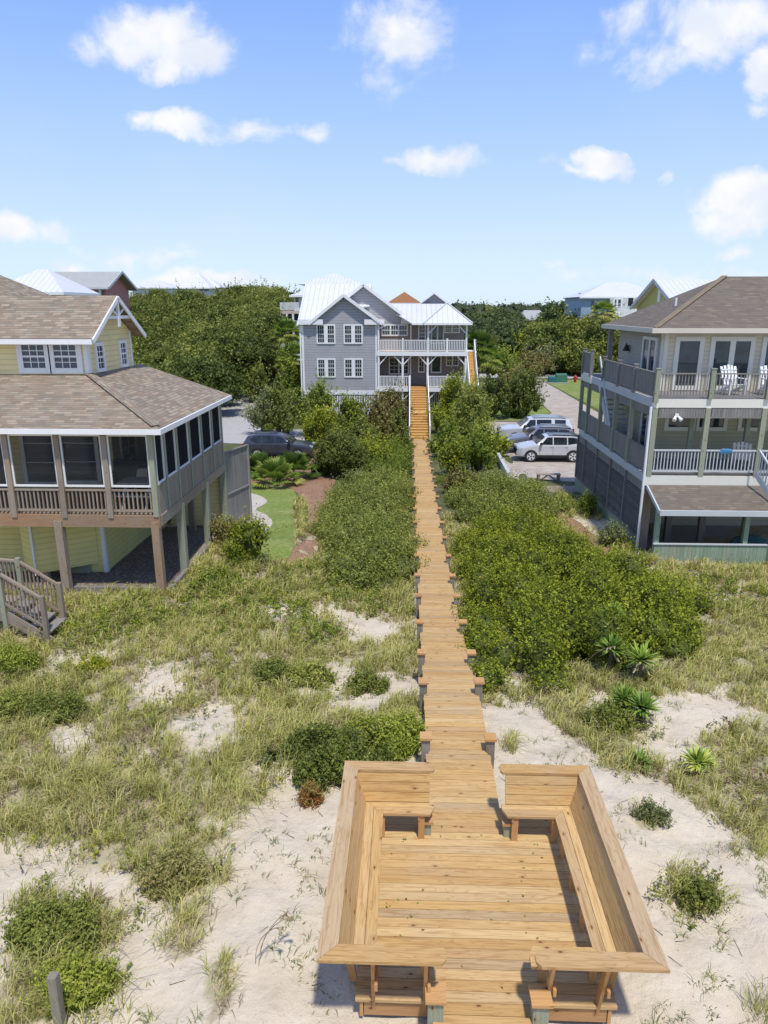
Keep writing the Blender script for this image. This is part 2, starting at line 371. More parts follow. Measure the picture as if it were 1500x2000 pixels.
def thing(name, label, cat, loc=(0, 0, 0), group=None):
    o = bpy.data.objects.new(name, None); COL.objects.link(o); o.location = loc; o['_l'] = tuple(loc); o.empty_display_size = .2
    return tag(o, label, cat, group)
def npmesh(name, V, Fc, rnd, material, parent=None, smooth=False, loc=None):
    """V (n,3) world, Fc (m,k) int, rnd (m,)"""
    me = bpy.data.meshes.new(name); m, k = Fc.shape
    L = np.array(loc if loc is not None else (parent['_l'] if parent is not None else (0, 0, 0)), dtype=float)
    me.vertices.add(len(V)); me.vertices.foreach_set('co', (V - L).astype(np.float32).ravel())
    me.loops.add(m * k); me.loops.foreach_set('vertex_index', Fc.astype(np.int32).ravel())
    me.polygons.add(m); me.polygons.foreach_set('loop_start', np.arange(0, m * k, k, dtype=np.int32)); me.polygons.foreach_set('loop_total', np.full(m, k, dtype=np.int32))
    a = me.attributes.new('rnd', 'FLOAT', 'FACE'); a.data.foreach_set('value', rnd.astype(np.float32))
    if smooth: me.polygons.foreach_set('use_smooth', np.ones(m, dtype=bool))
    me.materials.append(material); me.update(calc_edges=True)
    o = bpy.data.objects.new(name, me); COL.objects.link(o)
    if parent is not None: o.parent = parent
    elif loc is not None: o.location = tuple(loc)
    return o

# value noise in numpy
_T = np.random.default_rng(3).random((256, 256))
def vn(x, y):
    xi = np.floor(x).astype(int); yi = np.floor(y).astype(int); fx = x - xi; fy = y - yi
    fx = fx * fx * (3 - 2 * fx); fy = fy * fy * (3 - 2 * fy)
    g = lambda a, b: _T[a & 255, b & 255]
    return (g(xi, yi) * (1 - fx) + g(xi + 1, yi) * fx) * (1 - fy) + (g(xi, yi + 1) * (1 - fx) + g(xi + 1, yi + 1) * fx) * fy
def fbm(x, y, s=1.0, o=4):
    t = 0; a = .5; n = 0
    for i in range(o): t = t + a * vn(x * s + 17.3 * i, y * s - 9.1 * i); n += a; a *= .55; s *= 2.03
    return t / n
def sstep(a, lo, hi):
    t = np.clip((a - lo) / (hi - lo), 0, 1); return t * t * (3 - 2 * t)
# ------------------------------------------------------------------ terrain
def ground(x, y):
    x = np.asarray(x, dtype=float); y = np.asarray(y, dtype=float)
    gc = np.interp(y, [-20, 0, 5, 9, 11, 13, 15, 17.5, 20, 25, 30, 35, 45, 56, 60, 64], [.5, 1.6, 2.3, 2.45, 2.38, 2.15, 1.85, 1.5, 1.25, .9, .65, .45, .2, .05, .3, 1.0])
    gl = np.interp(y, [-20, 0, 5, 11, 19, 24, 28, 33, 38], [.5, 1.6, 2.25, 2.3, 2.15, 2.15, 1.6, 1.15, 1.0])
    gr = np.interp(y, [-20, 0, 5, 11, 15, 20, 26, 36, 40, 60], [.5, 1.6, 2.25, 2.3, 2.0, 1.65, 1.38, 1.3, 1.2, 1.0])
    w = sstep(np.abs(x), 1.6, 6.0)
    z = gc * (1 - w) + np.where(x < 0, gl, gr) * w
    near = (1 - sstep(y, 24, 34)) * sstep(y, -5, 3)
    z = z + near * ((fbm(x, y, .45, 3) - .5) * .55 * sstep(np.abs(x), .8, 3.5) + (fbm(x + 50, y, 1.6, 3) - .5) * .14 + (fbm(x + 20, y - 9, 4.5, 2) - .5) * .08 * (y < 22))
    # levelled ground under the houses and deck
    z = z + (2.15 - z) * sstep(-x, 7.2, 8.2) * sstep(y, 18.2, 19.2) * (1 - sstep(y, 24, 28)) * .9
    hill = 7.6 * sstep(y, 66, 112) * sstep(-x, 10 + (y - 66) * .12, 30 + (y - 66) * .05) * (1 - .6 * sstep(y, 160, 300))
    z = z + hill
    z = z + sstep(y, 70, 140) * (fbm(x, y, .02, 3) - .5) * 2.0
    return z
def G(x, y): return float(ground(x, y))
def atG(px, py, dz=0.0):
    a, b, d = pray(px, py); t = 3.0; prev = t
    while t < 1500:
        if CAM[2] + d * t < G(CAM[0] + a * t, b * t) + dz: break
        prev = t; t *= 1.01
    lo, hi = prev, t
    for _ in range(25):
        m = (lo + hi) / 2
        if CAM[2] + d * m < G(CAM[0] + a * m, b * m) + dz: hi = m
        else: lo = m
    return Vector((CAM[0] + a * hi, b * hi, CAM[2] + d * hi))

# vegetation density on the dune (0 bare sand .. 1 covered)
_bl = [atG(*p) for p in ((0, 1690), (140, 1690), (260, 1700), (420, 1640), (520, 1570), (640, 1530), (700, 1480), (830, 1440))]
_br = [atG(*p) for p in ((960, 1385), (1060, 1400), (1150, 1480), (1230, 1520), (1330, 1560), (1420, 1625), (1500, 1680), (1600, 1750))]
_bx = [p.x for p in _bl] + [p.x for p in _br]; _by = [p.y for p in _bl] + [p.y for p in _br]
_patch = [(p[0], p[1], p[2], p[3]) for p in (
    (350, 1680, .75, .9), (200, 1660, .8, .8), (310, 1700, .6, .9), (375, 1790, .35, .9), (90, 1760, .55, .7), (150, 1830, .7, 1.), (60, 1950, .8, .9), (30, 1880, .4, .5), (230, 1900, .5, .6), (430, 1960, .35, .7),
    (120, 1600, 1., .8), (330, 1600, .8, .8), (60, 1680, .6, .6), (270, 1760, .4, .5), (350, 1840, .4, .8), (420, 1700, .5, .6), (500, 1640, .5, .6), (430, 1920, .4, .8), (520, 1960, .3, .5),
    (500, 1890, .25, .4), (610, 1560, .3, .6), (570, 1880, .2, .3), (300, 1860, .5, .4), (0, 1600, 1., .8), (450, 1600, .6, .7),
    (1260, 1600, .35, .75), (1350, 1750, .35, .9), (1400, 1670, .5, .35), (1440, 1780, .6, .35), (1000, 1460, .3, .6), (1480, 1960, .5, .5), (1220, 1500, .4, .7), (1440, 1930, .4, .3))]
_bare = [((620, 1320), .9, .9), ((720, 1230), 1.1, .8), ((780, 1340), .6, .9), ((700, 1380), .6, .7), ((330, 1330), 1., .5), ((420, 1440), .7, .6), ((560, 1200), .9, .5), ((180, 1290), 1.0, .5), ((380, 1420), .5, .7), ((140, 1430), .7, .5), ((650, 1180), .6, .5), ((460, 1380), .7, .5), ((1200, 1370), .5, .8), ((1300, 1400), .9, .6),
         ((1450, 1390), .8, .6), ((1400, 1170), .8, .6), ((1230, 1110), .9, .7), ((1150, 1020), 1.2, .8), ((1000, 1400), .7, .8), ((1330, 1480), .6, .4), ((960, 1330), .5, .8), ((560, 1520), .8, .4)]
_pw = [(atG(a, b), r, d) for a, b, r, d in _patch]; _bw = [(atG(*q), r, d) for q, r, d in _bare]
def density(x, y):
    x = np.asarray(x, dtype=float); y = np.asarray(y, dtype=float)
    yb = np.interp(x, _bx, _by)
    wob = (fbm(x, y, 1.1, 3) - .5) * 1.6
    d = sstep(y + wob - yb, -.5, .7) * (.77 + .12 * sstep(y, 16, 21))
    for p, r, a in _pw: d = np.maximum(d, a * np.exp(-(((x - p.x) ** 2 + ((y - p.y) * .8) ** 2) / (r * r))))
    for p, r, a in _bw: d = d - .9 * a * np.exp(-(((x - p.x) ** 2 + (y - p.y) ** 2) / (r * r)))
    n = fbm(x + 9, y + 4, .85, 5) * .7 + fbm(x - 30, y + 8, 2.4, 3) * .3
    cov = sstep(n + (d - .5) * .75, .40, .60) * np.clip(d * 1.6, 0, 1)
    dk = (np.abs(x) < 2.05) & (y > 5.6) & (y < 9.7); cov = np.where(dk | ((np.abs(x) < .65) & (y < 30)), 0, cov)
    return np.clip(cov, 0, 1)
def grid_axis(lo, hi, fine0, fine1, st, gr):
    a = list(np.arange(fine0, fine1 + 1e-6, st)); s = st
    while a[-1] < hi: s *= gr; a.append(a[-1] + s)
    s = st; b = []; c = fine0
    while c > lo: s *= gr; c -= s; b.append(c)
    return np.array(b[::-1] + a)
def m_terrain():
    def f(nt, b, o):
        p = pos(nt); veg = N(nt, 'ShaderNodeAttribute', attribute_name='veg').outputs['Fac']; far = N(nt, 'ShaderNodeAttribute', attribute_name='far').outputs['Fac']
        n1 = noise(nt, p, 1.4, 5, .6); n2 = noise(nt, p, 9, 5, .65); n3 = noise(nt, p, 55, 4, .7)
        sand = RAMP(nt, n1, [(.3, (.55, .465, .345)), (.5, (.64, .55, .42)), (.7, (.70, .615, .48))])
        sand = MIX(nt, MT(nt, 'MULTIPLY', SM(nt, n2, .55, .8), .35), sand, (.40, .31, .23))
        vo = N(nt, 'ShaderNodeTexVoronoi', {'Vector': p, 'Scale': 11.0}); deb = MT(nt, 'MULTIPLY', MT(nt, 'LESS_THAN', vo.outputs['Distance'], .13), SM(nt, n2, .45, .6))
        sand = MIX(nt, MT(nt, 'MULTIPLY', deb, .6), sand, (.20, .15, .10))
        th = RAMP(nt, n2, [(.25, (.20, .155, .10)), (.5, (.33, .28, .155)), (.62, (.28, .29, .11)), (.8, (.46, .39, .25))])
        v = MT(nt, 'ADD', veg, MT(nt, 'MULTIPLY', MT(nt, 'SUBTRACT', n2, .5), .9))
        c = MIX(nt, MT(nt, 'MULTIPLY', SM(nt, v, .35, .9), .6), sand, th)
        fc = RAMP(nt, n1, [(.3, (.07, .085, .035)), (.6, (.12, .13, .05)), (.8, (.20, .17, .10))])
        c = MIX(nt, far, c, fc)
        setc(nt, b, c); b.inputs['Roughness'].default_value = .95
        h = MT(nt, 'ADD', MT(nt, 'MULTIPLY', n2, 1.0), MT(nt, 'MULTIPLY', n3, .35))
        h = MT(nt, 'ADD', h, MT(nt, 'MULTIPLY', noise(nt, p, 3.6, 3, .5), 1.6))
        bump(nt, b, h, .6, .08)
    return mat('dune_ground', f)
def terrain():
    xs = grid_axis(-1800, 1800, -13, 14, .13, 1.14); ys = grid_axis(-60, 3500, 3.5, 32, .13, 1.11)
    X, Y = np.meshgrid(xs, ys); Z = ground(X, Y)
    ny, nx = X.shape; V = np.stack([X.ravel(), Y.ravel(), Z.ravel()], 1)
    i = np.arange((ny - 1) * (nx - 1)); r, c = i // (nx - 1), i % (nx - 1); a = r * nx + c
    Fc = np.stack([a, a + 1, a + nx + 1, a + nx], 1)
    o = npmesh('ground', V, Fc, np.zeros(len(Fc)), m_terrain(), smooth=True)
    me = o.data
    at = me.attributes.new('veg', 'FLOAT', 'POINT'); at.data.foreach_set('value', density(V[:, 0], V[:, 1]).astype(np.float32))
    fr = np.maximum(sstep(V[:, 1], 29, 36), 0); at = me.attributes.new('far', 'FLOAT', 'POINT'); at.data.foreach_set('value', fr.astype(np.float32))
    tag(o, kind='structure')
terrain()
def inpoly(x, y, P):
    ins = np.zeros(np.shape(x), bool); n = len(P)
    for i in range(n):
        x0, y0 = P[i][0], P[i][1]; x1, y1 = P[(i + 1) % n][0], P[(i + 1) % n][1]
        c = ((y0 > y) != (y1 > y)) & (x < (x1 - x0) * (y - y0) / ((y1 - y0) if y1 != y0 else 1e-9) + x0); ins ^= c
    return ins
def smoothpoly(P, k=6):
    out = []; n = len(P)
    for i in range(n):
        p0, p1, p2, p3 = [Vector((P[(i + j - 1) % n][0], P[(i + j - 1) % n][1])) for j in range(4)]
        for t in range(k):
            t /= k; out.append(tuple(.5 * ((2 * p1) + (p2 - p0) * t + (2 * p0 - 5 * p1 + 4 * p2 - p3) * t * t + (3 * p1 - p0 - 3 * p2 + p3) * t ** 3)))
    return out
NOGRASS = []
def patch(name, P, material, dz, step=.6, smooth=True, zf=None):
    if smooth: P = smoothpoly(P)
    NOGRASS.append(P)
    xs = [p[0] for p in P]; ys = [p[1] for p in P]
    gx, gy = np.meshgrid(np.arange(min(xs), max(xs), step), np.arange(min(ys), max(ys), step))
    gx = gx.ravel() + RNG.uniform(-.1, .1, gx.size) * step; gy = gy.ravel() + RNG.uniform(-.1, .1, gy.size) * step
    k = inpoly(gx, gy, P); pts = [Vector(p) for p in P] + [Vector((a, b)) for a, b in zip(gx[k], gy[k])]
    vs, es, fs, *_ = delaunay_2d_cdt(pts, [], [list(range(len(P)))], 1, 1e-5)
    mb = MB()
    z = (lambda a, b: G(a, b) + dz) if zf is None else zf
    for f in fs:
        q = [(vs[i].x, vs[i].y, z(vs[i].x, vs[i].y)) for i in f]; mb.face(q)
    o = mb.build(name, material); tag(o, kind='structure'); return o
def m_ground2(name, stops, scale, bstr=.4, extra=None):
    def f(nt, b, o):
        p = pos(nt); n = noise(nt, p, scale, 6, .65); n2 = noise(nt, p, .6, 3)
        c = RAMP(nt, n, stops); c = MIX(nt, MT(nt, 'MULTIPLY', SM(nt, n2, .4, .7), .35), c, extra or stops[-1][1])
        setc(nt, b, c); b.inputs['Roughness'].default_value = .92; bump(nt, b, n, bstr, .05)
    return mat(name, f)
M_LAWN = m_ground2('lawn_grass', [(.3, (.10, .15, .03)), (.5, (.17, .225, .045)), (.7, (.27, .30, .085))], 7, .5, (.36, .33, .16))
M_STRAW = m_ground2('pine_straw', [(.3, (.15, .085, .05)), (.5, (.27, .155, .095)), (.7, (.37, .235, .155))], 9)
M_MULCH = m_ground2('shell_mulch', [(.3, (.08, .06, .045)), (.5, (.20, .155, .12)), (.68, (.42, .36, .30))], 13, .8, (.18, .14, .10))
M_GRAVEL = m_ground2('pale_gravel', [(.3, (.30, .26, .21)), (.5, (.48, .44, .37)), (.7, (.62, .57, .49))], 12, .6)
M_CONC = m_ground2('concrete', [(.3, (.34, .33, .31)), (.7, (.44, .43, .41))], 3, .1)
def m_paver():
    def f(nt, b, o):
        p = pos(nt); br = N(nt, 'ShaderNodeTexBrick', {'Vector': p, 'Color1': (.36, .30, .25, 1), 'Color2': (.46, .41, .36, 1), 'Mortar': (.26, .22, .18, 1), 'Scale': 1.0, 'Mortar Size': .012, 'Brick Width': .4, 'Row Height': .2})
        n = noise(nt, p, 1.2, 5, .6); c = MIX(nt, MT(nt, 'MULTIPLY', SM(nt, n, .4, .7), .6), br.outputs[0], (.52, .46, .39)); setc(nt, b, c); b.inputs['Roughness'].default_value = .85
    return mat('pavers', f)
M_PAVE = m_paver()
def gp(*pts): return [tuple(atG(*p))[:2] for p in pts]
patch('pine_straw_bed', gp((452, 1100), (620, 1085), (650, 950), (700, 880), (640, 868), (560, 905), (475, 915), (465, 945), (540, 950), (590, 975), (590, 1060)), M_STRAW, .02, .5)
patch('lawn', gp((468, 955), (545, 950), (578, 966), (572, 1000), (580, 1040), (572, 1075), (535, 1098), (470, 1085), (455, 1040)), M_LAWN, .045, .5)
patch('gravel_bed', gp((464, 965), (500, 968), (522, 982), (500, 998), (520, 1008), (530, 1030), (470, 1050), (440, 1040), (450, 1000)), M_GRAVEL, .065, .4)
patch('driveway', [(-14.5, 50), (-6.5, 50), (-6.2, 55.5), (-12.2, 56.5), (-14.0, 62), (-16.5, 72), (-22, 86), (-26, 84), (-20.5, 71), (-18.6, 62), (-18, 52)], M_CONC, .02, 2.0)
patch('left_lawn', [(-21.5, 70), (-18.7, 62), (-18.5, 52), (-22, 52), (-24.5, 70), (-28, 86), (-25, 88)], M_LAWN, .03, 2.0)
patch('far_lawn', gp((530, 680), (590, 660), (600, 700), (560, 720), (500, 690)), M_LAWN, .05, 3.0)
_p0, _p1, _p2 = atG(968, 893), atG(1000, 938), atG(1125, 942)
patch('paver_lot', [(_p0.x, _p0.y), (_p1.x, _p1.y), (_p2.x, _p2.y), (20, _p2.y), (20, 60), (16.5, 66), (17.0, 100), (13.6, 100), (12.2, 66), (9.4, 60.5), (5.2, 60.5), (5.0, 52)], M_PAVE, .03, 1.2, smooth=False)
patch('right_lawn', [(17.02, 66), (17.02, 99.7), (40, 99.7), (40, 66)], M_LAWN, .035, 2.5, smooth=False)
patch('parking_lawn', [(5.2, 60.6), (9.3, 60.6), (12.1, 66), (12.3, 72), (5, 72)], M_LAWN, .03, 2.5, smooth=False)
patch('road', [(8, 100.2), (60, 100.2), (60, 107), (8, 107)], M_CONC, .04, 3, smooth=False)
patch('house_mulch', [(-13.5, 19.55), (-8.05, 19.55), (-8.05, 27.5), (-10.3, 29), (-13.5, 29)], M_MULCH, .04, .4, smooth=False)
patch('bare_soil', gp((1085, 1005), (1130, 1020), (1200, 1080), (1225, 1100), (1180, 1100), (1120, 1045)), M_STRAW, .03, .4)

# ------------------------------------------------------------------ boardwalk and deck
def wz(y): return float(np.interp(y, [0, 12.5, 15, 17.5, 20, 25, 30, 35, 45, 56.3], [2.7, 2.7, 2.35, 1.95, 1.7, 1.3, 1.05, .82, .5, .25]))
def boardwalk():
    t = thing('boardwalk', 'long narrow wooden boardwalk running straight from the deck to the grey house', 'boardwalk', (0, 30, wz(30)))
    posts = [11.08, 13.2, 15.0, 17.5, 19.9, 22.1, 24.6, 27.2, 29.8, 32.4, 35.0, 37.6, 40.1, 42.6, 45.1, 47.6, 50.1, 52.6, 55.1]
    mb = MB(); y = 9.52
    while y < 56.3:
        w = .143; z0, z1 = wz(y), wz(y + w - .006)
        hw = .56 + random.uniform(-.006, .006)
        nearp = min(abs(y + w / 2 - p) for p in posts)
        if nearp < .13: hw = .515
        sh = random.uniform(-.006, .006); r = random.random()
        mb.hexa([(-hw + sh, y, z0 - .038), (hw + sh, y, z0 - .038), (hw + sh, y + w - .006, z1 - .038), (-hw + sh, y + w - .006, z1 - .038),
                 (-hw + sh, y, z0), (hw + sh, y, z0), (hw + sh, y + w - .006, z1), (-hw + sh, y + w - .006, z1)], r, 0, (1, 0, 0)); y += w
    mb.build('deck_boards', M_PINE, t)
    for x in (-.46, .46):
        mb = MB(); ys = [9.5] + posts + [56.3]
        for a, b in zip(ys, ys[1:]): mb.bar((x, a, wz(a) - .17), (x, b, wz(b) - .17), .045, .24)
        mb.build('stringer', M_PINEDARK, t)
    for yy in posts:
        for s in (-1, 1):
            x = s * .565; z = wz(yy); g = min(G(x, yy), z - .3)
            h = .25 + random.uniform(-.02, .02)
            mb = MB(); mb.box(x - .075, x + .075, yy - .075, yy + .075, g - .2, z + h); p = mb.build('post', M_POST, t)
            mb = MB(); mb.box(x - .105, x + .105, yy - .11, yy + .11, z + h, z + h + .045, along=(1, 0, 0)); mb.build('post_cap', M_PINEDARK, p)
boardwalk()
def deck():
    t = thing('viewing_deck', 'square new pine viewing deck on the sand at the end of the boardwalk', 'deck', (0, 7.5, 2.4))
    mb = MB(); y = 6.27
    while y < 9.45:
        hw = 1.47 + random.uniform(-.008, .008)
        mb.box(-hw, hw, y, y + .137, 2.662, 2.7 + random.uniform(-.0015, .0015), along=(1, 0, 0)); y += .1435
    mb.build('deck_boards', M_PINE, t)
    mb = MB(); y = 4.406
    while y < 6.2:
        mb.box(-.6, .6, y, y + .137, 2.662 - (6.25 - y) * .02, 2.7 - (6.25 - y) * .02, along=(1, 0, 0)); y += .1435
    mb.build('approach_boards', M_PINE, t)
    mb = MB()
    for x in (-1.40, 1.40, -.46, .46): mb.box(x - .02, x + .02, 6.3 if abs(x) > 1 else 4.4, 9.5, 2.42, 2.66)
    for yy in (6.33, 9.42): mb.box(-1.37, 1.37, yy - .02, yy + .02, 2.43, 2.655)
    mb.build('joists', M_PINEDARK, t)
    for (x, yy, zt) in ((-.57, 6.12, 2.98), (.57, 6.12, 2.98), (-.62, 9.0, 2.92), (.62, 9.0, 2.92)):
        mb = MB(); mb.box(x - .085, x + .085, yy - .085, yy + .085, 2.0, zt); p = mb.build('post', M_GREENW, t)
        mb = MB(); mb.box(x - .115, x + .115, yy - .125, yy + .125, zt, zt + .04, along=(1, 0, 0)); mb.build('post_cap', M_PINEDARK, p)
deck()
def bench(s, label):
    t = thing('deck_bench', label, 'bench', (s * 1.5, 7.6, 2.7), 'benches round the deck')
    yn, yf = 5.95, 9.42; zc = 3.6; ci, co = 1.60, 1.84
    # mitred cap rail
    def m(pts, z0, z1, along, mb):
        P = [(s * x, y) for x, y in pts]
        if s < 0: P = P[::-1]
        b = [(x, y, z0) for x, y in P]; u = [(x, y, z1) for x, y in P]; mb.hexa(b + u, None, 0, along)
    def pent(pts, z0, z1, along, mb):
        P = [(s * x, y) for x, y in pts]
        if s < 0: P = P[::-1]
        r = random.random(); a = Vector(along); w = Vector((0, 0, 1)).cross(a)
        for zz, seq in ((z1, P), (z0, P[::-1])):
            q = [Vector((x, y, zz)) for x, y in seq]; mb.face(q, [(k.dot(a), k.dot(w)) for k in q], r)
        for i in range(len(P)):
            A, B = P[i], P[(i + 1) % len(P)]; mb.face([(A[0], A[1], z0), (B[0], B[1], z0), (B[0], B[1], z1), (A[0], A[1], z1)], None, r)
    cw = .21
    mb = MB()
    m([(co - cw, yn + cw), (co, yn), (co, yf), (co - cw, yf - cw)], zc - .04, zc, (0, 1, 0), mb)
    mb.build('long_cap_rail', wood('greyed_cap_pine', [(.47, .335, .19), (.54, .39, .225)], .75), t)
    mb = MB(); pent([(.52, yn), (co - .003, yn), (co - cw - .003, yn + cw), (.50, yn + cw), (.47, yn + cw - .06), (.47, yn + .06)], zc - .042, zc - .002, (1, 0, 0), mb)
    mb.build('near_cap_rail', M_PINE, t)
    mb = MB(); pent([(.52, yf - cw), (co - cw - .003, yf - cw), (co - .003, yf), (.52, yf), (.49, yf - .04), (.49, yf - cw + .04)], zc - .042, zc - .002, (1, 0, 0), mb)
    mb.build('far_cap_rail', M_PINE, t)
    # backrest planks: lean outward, from (xin, z 3.16) to (xout, zc-.04)
    xb0, xb1 = 1.50, 1.66; yb0n, yb1n = yn + .40, yn + .20; yb0f, yb1f = yf - .36, yf - .2
    nb = 3; mb = MB()
    for k in range(nb):
        f0 = k / nb + .008; f1 = (k + 1) / nb - .008
        L = lambda a, b, f: a + (b - a) * f
        z0, z1 = L(3.16, zc - .045, f0), L(3.16, zc - .045, f1); x0, x1 = L(xb0, xb1, f0), L(xb0, xb1, f1)
        a0, a1 = L(yb0n, yb1n, f0), L(yb0n, yb1n, f1); c0, c1 = L(yb0f, yb1f, f0), L(yb0f, yb1f, f1)
        r = random.random()
        pts = [(s * x0, a0, z0), (s * (x0 + .035), a0, z0 - .01), (s * (x0 + .035), c0, z0 - .01), (s * x0, c0, z0), (s * x1, a1, z1), (s * (x1 + .035), a1, z1 - .01), (s * (x1 + .035), c1, z1 - .01), (s * x1, c1, z1)]
        if s < 0: pts = [pts[i] for i in (1, 0, 3, 2, 5, 4, 7, 6)]
        mb.hexa(pts, r, 0, (0, 1, 0))
    mb.build('long_backrest', M_PINE, t)
    for nm, (ya0, ya1), sg in (('near_backrest', (yb0n, yb1n), -1), ('far_backrest', (yb0f, yb1f), 1)):
        mb = MB()
        for k in range(nb):
            f0 = k / nb + .008; f1 = (k + 1) / nb - .008; L = lambda a, b, f: a + (b - a) * f
            z0, z1 = L(3.16, zc - .045, f0), L(3.16, zc - .045, f1); y0, y1 = L(ya0, ya1, f0), L(ya0, ya1, f1); x0, x1 = L(xb0, xb1, f0), L(xb0, xb1, f1)
            e = .035 * sg; xa = .56 
            pts = [(s * xa, y0, z0), (s * x0, y0, z0), (s * x0, y0 + e, z0 - .01), (s * xa, y0 + e, z0 - .01), (s * xa, y1, z1), (s * x1, y1, z1), (s * x1, y1 + e, z1 - .01), (s * xa, y1 + e, z1 - .01)]
            if s * sg < 0: pts = [pts[i] for i in (1, 0, 3, 2, 5, 4, 7, 6)]
            mb.hexa(pts, None, 0, (1, 0, 0))
        mb.build(nm, M_PINE, t)
    # seats (two planks each, mitred)
    mb = MB(); z0, z1 = 3.112, 3.15; q = .135
    for k in range(2):
        a = 1.24 + k * (q + .006); b = a + q
        yn_ = lambda x: yn + .40 + (1.52 - x); yf_ = lambda x: yf - .33 - (1.52 - x)
        m([(a, yn_(a)), (b, yn_(b)), (b, yf_(b)), (a, yf_(a))], z0, z1, (0, 1, 0), mb)
    mb.build('long_seat', M_PINE, t)
    for nm, base, sg in (('near_seat', yn + .40, 1), ('far_seat', yf - .33, -1)):
        mb = MB()
        for k in range(2):
            a = base + sg * (.0 + k * (q + .006)); b = a + sg * q
            xa = 1.52 - abs(a - base) - .004; xb = 1.52 - abs(b - base) - .004
            e = .50 if k == 0 else .50
            P = [(e, a), (xa, a), (xb, b), (e + (.06 if k else 0), b)]
            if sg < 0: P = P[::-1]
            m(P, z0, z1, (1, 0, 0), mb)
        mb.build(nm, M_PINE, t)
    # brackets: leaning post, seat arm and front leg
    def bracket(p_in, p_out, wx):   # p_in: seat front xy; p_out: back xy; world
        mb = MB(); I = Vector((p_in[0], p_in[1], 0)); O = Vector((p_out[0], p_out[1], 0)); d = (O - I).normalized(); sd = Vector((-d.y, d.x, 0))
        fl = 2.7
        mb.bar(I + d * .27 + Vector((0, 0, 2.42)), O + d * .035 + Vector((0, 0, 3.553)), .09, .038, up=sd)
        mb.bar(I + d * .03 + sd * .036 + Vector((0, 0, 3.065)), O + d * .03 + sd * .036 + Vector((0, 0, 3.065)), .033, .09)
        mb.bar(I + d * .06 + Vector((0, 0, fl)), I + d * .06 + Vector((0, 0, 3.11)), .038, .09, up=sd)
        mb.build('bracket_leg', M_PINEDARK, t)
    for yy in (6.75, 7.35, 7.95, 8.55): bracket((s * 1.25, yy), (s * 1.66, yy), 0)
    for xx in (.68, 1.26): bracket((s * xx, yn + .70), (s * xx, yn + .18), 1); bracket((s * xx, yf - .62), (s * xx, yf - .18), 1)
bench(-1, 'pine corner bench along the left side of the viewing deck, greyed cap rail')
bench(1, 'pine corner bench along the right side of the viewing deck')
def small_post(px, py, h, label):
    p = atZ(px, py, 3.05); mb = MB(); g = G(p.x, p.y)
    mb.box(p.x - .05, p.x + .05, p.y - .05, p.y + .05, g - .2, 3.05); o = mb.build('marker_post', M_POST); tag(o, label, 'post')
small_post(103, 1905, 1, 'short weathered grey post standing in grass at the lower left corner')
# ------------------------------------------------------------------ building helpers
class Wall:
    """a vertical plane: o origin, u horizontal unit, n outward unit"""
    def __init__(s, o, u, n): s.o = Vector(o); s.u = Vector(u).normalized(); s.n = Vector(n).normalized()
    def p(s, a, z, d=0): q = s.o + s.u * a + s.n * d; return Vector((q.x, q.y, z))
    def slab(s, mb, a0, a1, z0, z1, d0, d1, r=None):
        if s.u.cross(Vector((0, 0, 1))).dot(s.n) < 0: a0, a1 = a1, a0
        mb.hexa([s.p(a0, z0, d1), s.p(a1, z0, d1), s.p(a1, z0, d0), s.p(a0, z0, d0), s.p(a0, z1, d1), s.p(a1, z1, d1), s.p(a1, z1, d0), s.p(a0, z1, d0)], r, 0, (0, 0, 1) if abs(z1 - z0) > abs(a1 - a0) else s.u)
def window(t, w, a0, a1, z0, z1, cols=2, rows=4, fw=.09, sash=True, gm=None, fm=None, name='window', d=0.0, lites=1, div=None):
    """frame mesh with muntins (part) and its pane (sub-part)"""
    mb = MB(); S_ = w.slab
    S_(mb, a0 - fw, a0, z0 - fw, z1 + fw, d, d + .06); S_(mb, a1, a1 + fw, z0 - fw, z1 + fw, d, d + .06)
    S_(mb, a0, a1, z1, z1 + fw, d, d + .058); S_(mb, a0, a1, z0 - fw, z0, d, d + .075)
    lw = (a1 - a0) / lites; div = div or fw * .6
    for i in range(1, lites): S_(mb, a0 + lw * i - div, a0 + lw * i + div, z0, z1, d, d + .052)
    for k in range(lites):
        b0 = a0 + lw * k + (div if k else 0); b1 = a0 + lw * (k + 1) - (div if k < lites - 1 else 0)
        for i in range(1, cols): x = b0 + (b1 - b0) * i / cols; S_(mb, x - .012, x + .012, z0, z1, d, d + .034)
        for j in range(1, rows):
            z = z0 + (z1 - z0) * j / rows; h = .03 if (sash and j * 2 == rows) else .012; S_(mb, b0, b1, z - h, z + h, d, d + (.043 if h > .02 else .031))
        if rows == 1 and sash: S_(mb, b0, b1, (z0 + z1) / 2 - .03, (z0 + z1) / 2 + .03, d, d + .043)
    f = mb.build(name, fm or M_WHITE, t)
    mb = MB(); S_(mb, a0, a1, z0, z1, d - .005, d + .018); mb.build('pane', gm or M_GLASS, f)
    return f
